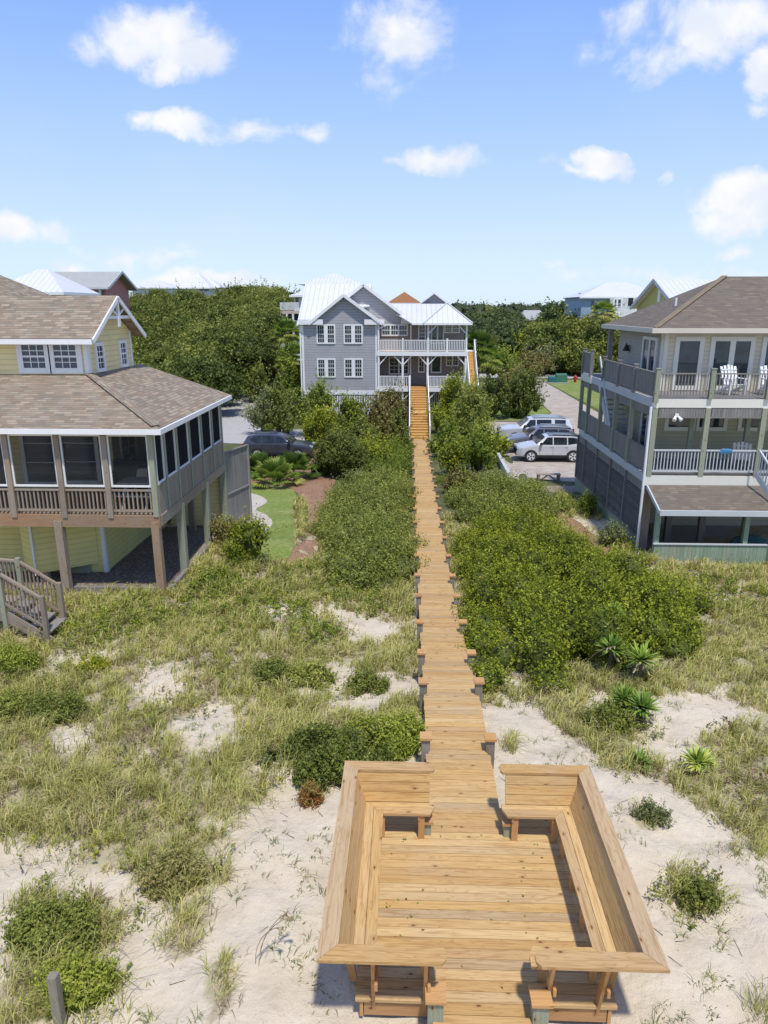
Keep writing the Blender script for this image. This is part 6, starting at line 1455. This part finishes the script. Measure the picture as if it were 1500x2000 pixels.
def dune_weeds():
    r = np.random.default_rng(41)
    for name, m, n, per, leaf, sd in (('dune_weeds', L_YEL, 420, 40, .045, 1), ('dull_dune_weeds', L_BRN, 420, 45, .04, 2), ('grey_dune_scrub', L_GRY, 260, 50, .04, 3), ('dead_bracken', L_DRYG, 300, 40, .05, 4)):
        y = 4.0 + 28 * r.random(n * 5); x = (r.random(n * 5) - .5) * (8 + y * 1.2) - .5; d = density(x, y); ok, zc = field(x, y); ok &= (d > .15) & (fbm(x + 40 * sd, y, .55, 3) > .5); x, y = x[ok][:n], y[ok][:n]; z = ground(x, y)
        B = [(a, b, c + .05, s, s, s * q) for a, b, c, s, q in zip(x, y, z, r.uniform(.08, .34, len(x)), r.uniform(.4, .9, len(x)))]
        V, Fc, rn = leafcloud(B, n * per, leaf, .05, 200 + sd, -.03); tag(npmesh(name, V, Fc, rn, m), kind='stuff')
def shrub_grass():
    r = np.random.default_rng(71); X, Y, L = [], [], []
    for (x0, x1, y0, y1) in ((520, 760, 1400, 1560), (690, 830, 1390, 1490), (490, 670, 1260, 1370), (-40, 190, 1230, 1430), (30, 230, 1740, 1980), (270, 410, 1650, 1780), (1130, 1260, 1350, 1450), (1310, 1400, 1720, 1800), (900, 1380, 1290, 1360), (660, 770, 1285, 1370)):
        for i in range(int((x1 - x0) * (y1 - y0) / 480)):
            g = atG(r.normal((x0 + x1) / 2, (x1 - x0) / 3.3), r.normal((y0 + y1) / 2, (y1 - y0) / 3.3)); X.append(g.x); Y.append(g.y); L.append(r.uniform(.28, .62))
    x, y, l = np.array(X), np.array(Y), np.array(L); k = (np.abs(x) > .7) & ~((np.abs(x) < 1.95) & (y < 9.7)); x, y, l = x[k], y[k], l[k]
    V, Fc, rn = blades(x, y, ground(x, y), (9 + 12 * r.random(len(x))).astype(int), l, np.full(len(x), .011), .6, 72, np.full(len(x), .14)); tag(npmesh('tall_beach_grass', V, Fc, rn, L_GRS), kind='stuff')
    B = [(a, b, c + .03, .16, .16, .09) for a, b, c in zip(x[::2], y[::2], ground(x[::2], y[::2]))]; V, Fc, rn = leafcloud(B, 16000, .05, .08, 73, -.03); tag(npmesh('low_weeds', V, Fc, rn, L_OLV), kind='stuff')
def dead_debris():
    r = random.Random(4); mb = MB()
    for i in range(420):
        x, y = r.uniform(-9, 9), r.uniform(4.2, 16)
        if abs(x) < 1.95 and y < 9.8 or abs(x) < .7: continue
        z = G(x, y) + .012; a = r.random() * 6.28; L = r.uniform(.04, .28); mb.tube((x, y, z), (x + L * math.cos(a), y + L * math.sin(a), z + .01), .004, .003, 4, caps=False)
    tag(mb.build('twigs_and_litter', M_STEM), kind='stuff')
def rosette(name, label, px, py, R, n, material, up=.5, seed=1, group=None, trunk=0, cat='plant', width=.035, leafname='leaves', dead=8):
    g = atG(px, py); loc = (g.x, g.y, g.z); t = thing(name, label, cat, loc, group); r = np.random.default_rng(seed); m = n
    z0 = g.z + trunk; a = r.uniform(0, 6.283, m); el = np.arccos(1 - r.random(m) * (1 - math.cos(1.55))) ; el = np.pi / 2 - el * .98; L = R * r.uniform(.75, 1.1, m)
    d = np.stack([np.cos(a) * np.cos(el), np.sin(a) * np.cos(el), np.sin(el)], 1); c = np.array([g.x, g.y, z0 + .03]); s = np.stack([-np.sin(a), np.cos(a), np.zeros(m)], 1) * width
    b = c + d * .03; mid = c + d * (L * .5)[:, None] ; tip = c + d * L[:, None] - np.array([0, 0, 1]) * (L * .08 * (1.2 - np.sin(el)))[:, None]
    V = np.stack([b - s * .6, b + s * .6, mid + s, mid - s, tip], 1).reshape(-1, 3); o = np.arange(m)[:, None] * 5; Fc = np.concatenate([o + [[0, 1, 2]], o + [[0, 2, 3]], o + [[3, 2, 4]]], 1).reshape(-1, 3)
    npmesh(leafname, V, Fc, np.repeat(r.random(m), 3), material, t)
    if dead:
        mb = MB()
        for i in range(dead): aa = r.random() * 6.28; mb.bar((g.x, g.y, z0), (g.x + R * .6 * math.cos(aa), g.y + R * .6 * math.sin(aa), z0 - min(trunk, .25) * .8 + .02), .03, .004)
        mb.build('dead_leaves', M_DRY, t)
    if trunk: mb = MB(); mb.tube((g.x, g.y, g.z - .1), (g.x, g.y, z0), .05, .045, 8); mb.build('trunk', M_STEM, t)
    return t
def fan(V, Fs, base, d, stem, R, r, nseg=13, arc=2.2):
    d = Vector(d).normalized(); side = d.cross(Vector((0, 0, 1))); side = side.normalized() if side.length > .1 else Vector((1, 0, 0)); nrm = side.cross(d)
    c = Vector(base) + d * stem - Vector((0, 0, stem * .12)); w = .03
    i0 = len(V); V += [Vector(base) - side * .012, Vector(base) + side * .012, c + side * .012, c - side * .012]; Fs.append((i0, i0 + 1, i0 + 2)); Fs.append((i0, i0 + 2, i0 + 3))
    for k in range(nseg):
        a = -arc / 2 + arc * k / (nseg - 1); e = (d * math.cos(a) + side * math.sin(a)); L = R * (1 - .22 * abs(a) / (arc / 2)) * r.uniform(.9, 1.08); s = nrm.cross(e) * (R * .055)
        mid = c + e * L * .55 + nrm * .02; tip = c + e * L - Vector((0, 0, L * .22)); i0 = len(V); V += [c, mid + s, tip, mid - s]; Fs.append((i0, i0 + 1, i0 + 2)); Fs.append((i0, i0 + 2, i0 + 3))
def fans(name, parent, center, n, stem, R, seed, lo=-.3, hi=1.4, nseg=13):
    r = random.Random(seed); V, Fs, rn = [], [], []
    for i in range(n):
        a = 6.283 * (i * .618 % 1) + r.uniform(-.2, .2); el = lo + (hi - lo) * (i + .5) / n; n0 = len(Fs); d = (math.cos(a) * math.cos(el), math.sin(a) * math.cos(el), math.sin(el)); fan(V, Fs, center, d, stem * r.uniform(.8, 1.1), R, r, nseg)
        q = r.uniform(0, .75) if el > 0 else r.uniform(.6, 1); rn += [min(1, max(0, q + r.uniform(-.08, .08))) for _ in range(len(Fs) - n0)]
    return npmesh(name, np.array([tuple(v) for v in V]), np.array(Fs), np.array(rn), L_PALM, parent)
def palmetto(px, py, R, label, seed, n=22):
    g = atG(px, py); t = thing('palmetto', label, 'palm', (g.x, g.y, g.z), 'palmettos beside the driveway'); fans('fronds', t, (g.x, g.y, g.z + .15), n, R * .6, R * .62, seed, .2, 1.5)
    mb = MB(); r = random.Random(seed)
    for i in range(7): a = r.random() * 6.28; mb.tube((g.x, g.y, g.z + .1), (g.x + R * .55 * math.cos(a), g.y + R * .55 * math.sin(a), g.z + .06), .02, .012, 5)
    mb.build('dead_fronds', M_DRY, t)
def palm(px, ptop, Y, R, label, seed, n=34, group=None):
    c = atY(px, ptop, Y); gz = G(c.x, c.y); t = thing('palm_tree', label, 'palm', (c.x, c.y, gz), group); top = c.z - R * .3
    mb = MB(); k = 6
    for i in range(k): z0, z1 = gz - .2 + (top - gz + .2) * i / k, gz - .2 + (top - gz + .2) * (i + 1) / k; mb.tube((c.x + .04 * math.sin(i), c.y, z0), (c.x + .04 * math.sin(i + 1), c.y, z1), .2, .17, 9, caps=False)
    mb.build('trunk', M_STEM, t); fans('crown', t, (c.x, c.y, top), n, R * .45, R * .7, seed, -.75, 1.4, 11)
# oak prototypes
def oak_proto(k, R, H, nleaf, leaf, material):
    rr = random.Random(50 + k); blobs = [(0, 0, H - R * .62, R * .72, R * .72, R * .55)]
    for i in range(11):
        a = 6.283 * (i + rr.random()) / 11; d = rr.uniform(.4, .85); s = rr.uniform(.26, .44); blobs.append((R * d * math.cos(a), R * d * math.sin(a), H - R * rr.uniform(.45, .95), R * s, R * s, R * s * .7))
    for i in range(4): a = rr.random() * 6.28; blobs.append((R * .35 * math.cos(a), R * .35 * math.sin(a), H - R * .35, R * .34, R * .34, R * .26))
    t = bpy.data.objects.new('oak_tree', None); COL.objects.link(t)
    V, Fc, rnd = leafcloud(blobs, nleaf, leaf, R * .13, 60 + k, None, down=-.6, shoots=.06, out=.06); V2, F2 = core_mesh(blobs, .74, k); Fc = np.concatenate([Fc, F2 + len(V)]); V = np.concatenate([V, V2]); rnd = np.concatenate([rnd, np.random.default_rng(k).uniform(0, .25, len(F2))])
    c = npmesh('crown', V, Fc, rnd, material); c.parent = t
    mb = MB(); mb.tube((0, 0, -1.5), (.1, 0, H * .4), .2, .15, 8)
    for i in range(4): a = 1.57 * i + rr.random(); mb.tube((.1, 0, H * .38), (R * .45 * math.cos(a), R * .45 * math.sin(a), H * .75), .12, .05, 6)
    tr = mb.build('trunk', M_STEM); tr.parent = t
    return t, [c, tr]
PROTO = {}
def oak(kind, x, y, z, s, rz, label, group, sz=1.0, name='oak_tree'):
    root, ch = PROTO[kind]; used = PROTO.setdefault('used', set())
    if kind in used:
        r = root.copy(); COL.objects.link(r)
        for c in ch: d = c.copy(); COL.objects.link(d); d.parent = r
    else: used.add(kind); r = root
    r.location = (x, y, z); r.rotation_euler = (0, 0, rz); r.scale = (s, s, s * sz); tag(r, label, 'tree', group); return r
def forest():
    for k in range(4): PROTO[k] = oak_proto(k, 2.7, 5.2, 8500, .24, L_OAK)
    for k in range(4, 7): PROTO[k] = oak_proto(k, 2.7, 5.2, 5000, .34, L_OAKD)
    r = random.Random(9); LAB = 'evergreen oak among the unbroken canopy on the wooded hill behind the yellow house'; GR = 'oaks of the wooded hill'
    # canopy line in the photograph: top edge y(x), lower edge y(x)
    top = lambda x: float(np.interp(x, [150, 235, 262, 300, 330, 360, 440, 470, 510, 545, 590], [585, 580, 574, 562, 566, 571, 570, 563, 557, 562, 580]))
    bot = lambda x: float(np.interp(x, [150, 260, 330, 380, 430, 480, 520, 560, 590], [800, 790, 770, 730, 705, 690, 672, 650, 640]))
    rows = 10; cnt = 0
    for j in range(rows):
        f = (j + .5) / rows; Y = 64 + 56 * f; step = 34 - 10 * f
        x = 150 + r.uniform(0, step)
        while x < 585:
            xx = x + r.uniform(-9, 9); yb, yt = bot(xx), top(xx); yy = yb + (yt - yb) * (f ** .9) + r.uniform(-7, 9)
            if (Y < 78 and xx > 400) or (Y < 90 and xx > 520): x += step; continue
            p = atY(xx, yy, Y + r.uniform(-3, 3)); s = r.choice([.7, .85, 1.0, 1.2, 1.45]); H = 5.2 * s
            oak(r.randrange(4), p.x, p.y, p.z - H * .93, s, r.random() * 6.28, LAB, GR); cnt += 1; x += step
    print('forest', cnt)
    # oaks on the right
    LAB2 = 'broad evergreen oak in the group between the road and the blue house'
    for (px, py, Y, s, k) in ((1095, 640, 112, 1.8, 0), (1130, 625, 116, 1.9, 1), (1165, 628, 110, 1.8, 2), (1190, 650, 108, 1.7, 3), (1150, 670, 106, 1.5, 0), (1105, 675, 110, 1.5, 1), (1180, 690, 106, 1.3, 2), (1080, 655, 118, 1.4, 3), (1205, 625, 114, 1.6, 1), (1060, 640, 125, 1.5, 2), (1215, 660, 109, 1.5, 0), (1140, 697, 107.5, 1.0, 3)):
        p = atY(px, py, Y); H = 5.2 * s; oak(k, p.x, p.y, p.z - H * .9, s, r.random() * 6, LAB2, 'oaks by the road at the right')
    p = atY(1112, 588, 150); oak(4, p.x, p.y, p.z - 10, 1.9, 1.0, 'tall dark oak crown rising above the others left of the blue house', None)
    LAB3 = 'dark tree of the distant wood beyond the grey house'
    for i in range(58):
        px = r.choice([r.uniform(930, 1075), r.uniform(880, 1110)]); Y = r.uniform(125, 190); py = 605 + (190 - Y) * .62 + r.uniform(-3, 12)
        if 1012 < px < 1062 and Y < 200: py += 18
        p = atY(px, py, Y); s = r.uniform(1.0, 1.6); oak(4 + r.randrange(3), p.x, p.y, p.z - 5.2 * s * .95, s, r.random() * 6, LAB3, 'trees of the distant wood')
    # far treeline as one mass
    B = []
    for i in range(420):
        Y = r.uniform(240, 520); px = r.uniform(-150, 1650); p = atY(px, 600, Y); h = r.uniform(7.5, 11.5) * (1 if Y < 420 else 1.1); s = r.uniform(3, 7); B.append((p.x, Y, 1 + h * .6, s, s, h * .42))
    V, Fc, rn = leafcloud(B, 60000, 1.3, 1.1, 77, None, down=-.1, shoots=0, out=.03); V2, F2 = core_mesh(B, .85, 3); tag(npmesh('distant_woods', np.concatenate([V, V2]), np.concatenate([Fc, F2 + len(V)]), np.concatenate([rn, np.random.default_rng(1).uniform(0, .4, len(F2))]), L_OAKD), kind='stuff')
def plants():
    S_ = shrub
    # right-hand thicket beside the boardwalk
    P1 = gp((905, 1350), (1010, 1345), (1130, 1325), (1260, 1320), (1370, 1270), (1385, 1200), (1300, 1165), (1200, 1120), (1130, 1080), (1060, 1040), (960, 1030), (895, 1040), (905, 1130), (915, 1230)); P1 = [(max(.85, x), y) for x, y in P1]
    thicket(P1, 1.15, L_YEL, 'large bright green thicket along the right side of the boardwalk', 150000, .072, .12, 150, name='thicket', seed=21, br=(.40, .80)); EXCL.append(P1)
    P2 = gp((890, 1040), (960, 1045), (1050, 1035), (1110, 1000), (1040, 960), (960, 945), (880, 950)); P2 = [(max(.8, x), y) for x, y in P2]
    thicket(P2, .85, L_OLV, 'low olive thicket beyond the bright one at the right of the boardwalk', 52000, .085, .16, 45, seed=22, br=(.5, .9)); EXCL.append(P2)
    # left thicket
    P3 = gp((638, 1130), (700, 1150), (800, 1150), (803, 1060), (805, 985), (800, 950), (720, 950), (665, 965), (640, 1010), (632, 1070)); P3 = [(min(-.8, x), y) for x, y in P3]
    thicket(P3, 1.3, L_OLV, 'big rounded green thicket left of the boardwalk beside the pine straw path', 110000, .075, .15, 70, seed=23, br=(.55, 1.0), hf=lambda x, y: 1.25); EXCL.append(P3)
    P4 = gp((700, 940), (800, 935), (803, 880), (760, 870), (700, 890)); P4 = [(min(-.8, x), y) for x, y in P4]
    thicket(P4, .8, L_GRN, 'fresh green low growth left of the far boardwalk below the stairs', 30000, .10, .2, 30, seed=24, br=(.6, 1.1))
    # foreground
    S_(545, 745, 1385, 1540, L_DRK, 'dark green spreading shrub left of the boardwalk just above the deck', depth=.75, leaf=.05, n=42000, nb=12)
    S_(690, 832, 1372, 1480, L_GRN, 'green shrub pressed against the left boardwalk edge above the deck', depth=.8, leaf=.05, n=30000, nb=10)
    S_(505, 575, 1246, 1345, L_DRK, 'small dark rounded shrub in the middle of the left dune', depth=.9, leaf=.05, n=14000)
    S_(560, 650, 1285, 1345, L_OLV, 'low olive shrub right of the small dark one on the left dune', depth=.7, leaf=.05, n=10000)
    S_(-50, 72, 1218, 1330, L_GRN, 'bright green bush at the left edge below the beach stairs', depth=.8, leaf=.05, n=24000)
    S_(-30, 75, 1372, 1415, L_OLV, 'flat olive shrub at the left edge under the bright bush', depth=.8, leaf=.05, n=9000)
    S_(60, 170, 1340, 1415, L_DRK, 'dark green low shrub near the left edge on the dune', depth=.8, leaf=.05, n=14000)
    S_(40, 190, 1745, 1880, L_DRK, 'dark green shrub in the lower left above the short post', depth=.7, leaf=.045, n=22000, nb=11)
    S_(100, 215, 1830, 1975, L_GRN, 'green shrub directly behind the short grey post', depth=.7, leaf=.045, n=20000)
    S_(586, 632, 1535, 1578, L_RED, 'tiny reddish brown shrub by the upper left corner of the deck', depth=.9, leaf=.035, n=3500, cat='plant')
    S_(280, 400, 1655, 1760, L_BRN, 'brown dying shrub on the sand in the lower left', depth=.7, leaf=.04, n=9000, flat=.8)
    S_(155, 215, 1290, 1320, L_YEL, 'very small bright green tuft shrub below the beach stairs', depth=.9, leaf=.04, n=4500)
    S_(680, 755, 1285, 1360, L_OLV, 'thin olive shrub on bare sand left of the boardwalk', depth=.8, leaf=.045, n=7000)
    S_(1140, 1235, 1345, 1440, L_OLV, 'olive shrub beneath the yuccas on the right dune', depth=.8, leaf=.05, n=9000)
    S_(1325, 1392, 1720, 1790, L_DRK, 'small dark tufted plant on open sand right of the deck', depth=.9, leaf=.04, n=4200)
    S_(1240, 1300, 1570, 1620, L_GRY, 'small grey green plant on sand right of the deck back corner', depth=.9, leaf=.035, n=2600)
    # by the yellow house
    S_(375, 470, 1060, 1160, L_GRN, 'bright green bush at the corner of the yellow house porch, left of its pair', depth=.9, leaf=.07)
    S_(440, 540, 1022, 1118, L_YEL, 'bright green bush between the porch posts and the striped lawn', depth=.9, leaf=.07)
    S_(400, 480, 1018, 1070, L_BRN, 'dull olive bush behind the bright bushes near the shower boards', depth=.8, leaf=.07)
    S_(618, 708, 855, 942, L_DRK, 'dark glossy round shrub at the end of the driveway', depth=.95, leaf=.11, n=24000)
    S_(690, 770, 862, 920, L_YEL, 'yellow green shrub right of the dark glossy round one', depth=.9, leaf=.11)
    S_(466, 482, 916, 938, L_GRN, 'small clipped boxwood ball beside the shower boards', depth=1, leaf=.06, nb=5, trunk=False)
    S_(482, 506, 902, 925, L_BRN, 'small brownish ball shrub left of the palmettos', depth=1, leaf=.06, nb=5, trunk=False)
    # belt in front of the grey house
    L2 = [(474, 560, 775, 856, L_GRY, 'grey green tall shrub behind the station wagon'), (515, 600, 755, 858, L_DRK, 'dark tall shrub behind the station wagon windows'), (545, 600, 700, 800, L_GRN, 'green shrub at the left corner of the grey house'),
          (590, 650, 752, 830, L_GRN, 'small leafy tree below the lower left windows of the grey house'), (580, 670, 800, 882, L_YEL, 'bright yellow green bush between the wagon and the stairs'), (640, 720, 782, 868, L_YEL, 'yellow green tall shrub in the middle before the grey house'), (664, 740, 825, 884, L_OLV, 'olive shrub low in the belt before the grey house'),
          (700, 780, 790, 880, L_BRN, 'brownish shrub left of the front stairs'), (728, 800, 766, 850, L_BRN, 'brownish green shrub touching the left stair railing at the top'), (750, 801, 810, 884, L_OLV, 'olive shrub at the foot of the front stairs on the left'), (690, 735, 758, 800, L_DRK, 'dark pointed shrub below the grey house corner'),
          (842, 930, 738, 850, L_YEL, 'large bright bush right of the front stairs'), (880, 962, 755, 870, L_OLV, 'olive tall bush second from the front stairs'), (842, 905, 820, 900, L_GRN, 'green bush at the foot of the front stairs on the right'), (900, 975, 830, 925, L_GRN, 'bright green bush left of the timber edge by the paved lot'), (850, 920, 870, 935, L_YEL, 'low yellow green bush beside the far right edge of the boardwalk'), (945, 990, 852, 900, L_YEL, 'small bright shrub in front of the dark suv noses'),
          (925, 1000, 740, 822, L_OAK, 'spreading tree with bare pale stems behind the rail fence'), (980, 1066, 732, 822, L_OAK, 'rounded tree beside the paver drive'), (960, 1040, 722, 800, L_BRN, 'brownish bush behind the tree by the paver drive'), (860, 935, 925, 970, L_BRN, 'dry brownish low shrub right of the boardwalk below the paved lot')]
    for a in L2: S_(*a[:5], a[5], name='shrub')
    L3 = [(425, 500, 680, 758, L_YEL, 'yellow green shrub at the right end of the ramp walkway'), (388, 452, 733, 764, L_OLV, 'low rounded clipped shrub in front of the ramp walkway'), (330, 385, 728, 752, L_OLV, 'low shrub just above the porch roof left of the ramp'), (500, 560, 668, 745, L_GRN, 'green shrub left of the palm beside the grey house'), (470, 530, 720, 790, L_OLV, 'olive bush beside the left lawn'), (495, 540, 650, 680, L_YEL, 'small bright shrub on the lawn below the hill'), (530, 590, 690, 760, L_BRN, 'brownish shrub between the palms'),
          (930, 975, 660, 730, L_OLV, 'olive scrub right of the grey house stair'), (945, 1010, 690, 745, L_GRN, 'green scrub in the yard right of the grey house'), (985, 1050, 660, 715, L_YEL, 'pale bright scrub in the open yard'), (1000, 1070, 690, 738, L_BRN, 'brown scrub by the road end'), (1035, 1090, 680, 735, L_GRY, 'grey green scrub below the oaks'), (930, 980, 615, 680, L_OLV, 'olive tree crown beyond the palm'), (965, 1010, 640, 690, L_GRY, 'grey green bush in the open yard'), (1060, 1140, 700, 730, L_DRK, 'dark undergrowth under the oaks by the road')]
    for a in L3: S_(*a[:5], a[5], name='shrub')
    S_(1130, 1168, 968, 1012, L_GRN, 'small conical bush against the louvred wall of the cream house', depth=.9, leaf=.07)
    S_(1172, 1215, 1022, 1075, L_GRY, 'pale grey green plant by the cream house wall', depth=.9, leaf=.06, n=2500)
    # palms, palmettos, yuccas
    for px, y, Y, R, lab, sd in ((560, 640, 80, 1.8, 'palm with round crown left of the white balconies', 1), (575, 690, 70, 1.9, 'palm close to the left corner of the grey house', 2), (935, 665, 74, 1.9, 'palm beside the grey house side stair', 3), (955, 690, 78, 1.6, 'shorter palm right of the side stair', 4), (1180, 600, 105, 1.9, 'palm crown in front of the blue house', 5)): palm(px, y, Y, R, lab, sd)
    palmetto(508, 928, 1.25, 'palmetto clump at the left beside the driveway', 1); palmetto(535, 950, 1.5, 'palmetto clump nearest the striped lawn', 2, 26); palmetto(574, 934, 1.5, 'palmetto clump at the right in front of the station wagon', 3, 26)
    Y = [(1190, 1312, .42, .55, 'yucca rosette left of its taller twin on the right thicket edge'), (1248, 1335, .50, .55, 'bright yucca rosette on a short stem at the thicket edge'), (1218, 1395, .40, .3, 'yucca rosette low on the right dune, left of a pair'), (1252, 1412, .42, .3, 'yucca rosette low on the right dune, right of a pair'), (1362, 1505, .36, .12, 'yucca rosette alone in grass on the right dune'), (1190, 1265, .40, .9, 'spiky yucca head standing highest above the right thicket'), (1245, 1500, .30, .05, 'small yucca at the sand edge on the right')]
    for i, (x, y, R, tr, lab) in enumerate(Y): rosette('yucca', lab, x, y, R, 95, L_YUC, seed=i, trunk=tr, group='yuccas on the right dune')
    for i, (x, y, R, lab) in enumerate(((372, 1605, .22, 'pale agave like rosette in the left dune grass'), (178, 1765, .28, 'dry whitish rosette on sand at the lower left'), (420, 1495, .2, 'small straw coloured rosette in the left dune'))): rosette('dune_rosette', lab, x, y, R, 40, L_DRYG, seed=30 + i, trunk=0, dead=4, width=.02)
    # sea oats
    def seaoat(name, label, px, py, h, bend, seed, n=5):
        g = atG(px, py); t = thing(name, label, 'grass stalk', (g.x, g.y, g.z)); r = random.Random(seed); mb = MB(); mh = MB()
        for k in range(n):
            a = r.uniform(-.5, .6); P = [Vector((g.x + r.uniform(-.05, .05), g.y + r.uniform(-.05, .05), g.z))]; d = Vector((bend * math.cos(a), bend * math.sin(a) * .6, 0))
            for i in range(1, 7): f = i / 6; P.append(P[0] + Vector((d.x * f * f * h * .7, d.y * f * f * h * .7, h * (f - .3 * f ** 3 * abs(bend)))))
            for p, q in zip(P, P[1:]): mb.tube(p, q, .006, .005, 4, caps=False)
            mh = MB()
            for i in range(9): c = P[-1] + (P[-2] - P[-1]) * (i * .09); mh.bar(c, c + Vector((r.uniform(-.04, .04), r.uniform(-.04, .04), -.05)), .02, .008)
            mh.build('seed_head', M_DRY, t)
        mb.build('stalks', L_DRYG, t)
    seaoat('sea_oats', 'tall bent straw coloured stalk leaning over the right thicket', 1128, 1335, 1.35, .8, 1, 1); seaoat('sea_oats', 'sea oats with tan seed heads left of the deck near corner', 500, 1880, .9, .7, 2, 3); seaoat('sea_oats', 'pale stalks beside the boardwalk halfway along the right thicket', 925, 1170, .9, .3, 3, 3)
    # bare twiggy shrub pieces
    for px, py, R, lab in ((230, 1560, .4, 'bare grey twiggy shrub at the left'), (640, 1520, .5, 'bare grey branches at the foot of the dark shrub'), (1090, 1150, .5, 'patch of bare grey twigs within the right thicket'), (720, 1120, .4, 'bare twigs low on the left thicket')):
        g = atG(px, py); t = thing('bare_twigs', lab, 'dead shrub', (g.x, g.y, g.z)); r = random.Random(px); mb = MB()
        for i in range(90):
            a = r.random() * 6.28; e = r.uniform(.1, 1.2); L = R * r.uniform(.5, 1.1); p = Vector((g.x + r.uniform(-.3, .3) * R, g.y + r.uniform(-.3, .3) * R, g.z + (0.6 if 'thicket' in lab else 0) * 1.0)); q = p + Vector((math.cos(a) * math.cos(e), math.sin(a) * math.cos(e), math.sin(e))) * L; mb.tube(p, q, .006, .003, 4, caps=False)
        mb.build('twigs', L_TWIG, t)
def deck_litter():
    r = random.Random(8); mb = MB()
    for i in range(46):
        x, y = (r.gauss(-.95, .22), r.uniform(6.5, 8.9)) if i < 26 else (r.uniform(-1.2, 1.1), r.uniform(6.4, 9.2)); z = 2.707; a = r.random() * 6.28; q = r.uniform(.012, .026)
        c, d = math.cos(a) * q, math.sin(a) * q; mb.face([(x - c, y - d, z), (x + d * .6, y - c * .6, z + .006), (x + c, y + d, z + .003), (x - d * .6, y + c * .6, z + .006)], None, r.random())
    tag(mb.build('fallen_leaves', L_GRN), kind='stuff')
deck_litter()
forest(); plants(); grasses(); dune_weeds(); shrub_grass(); dead_debris()
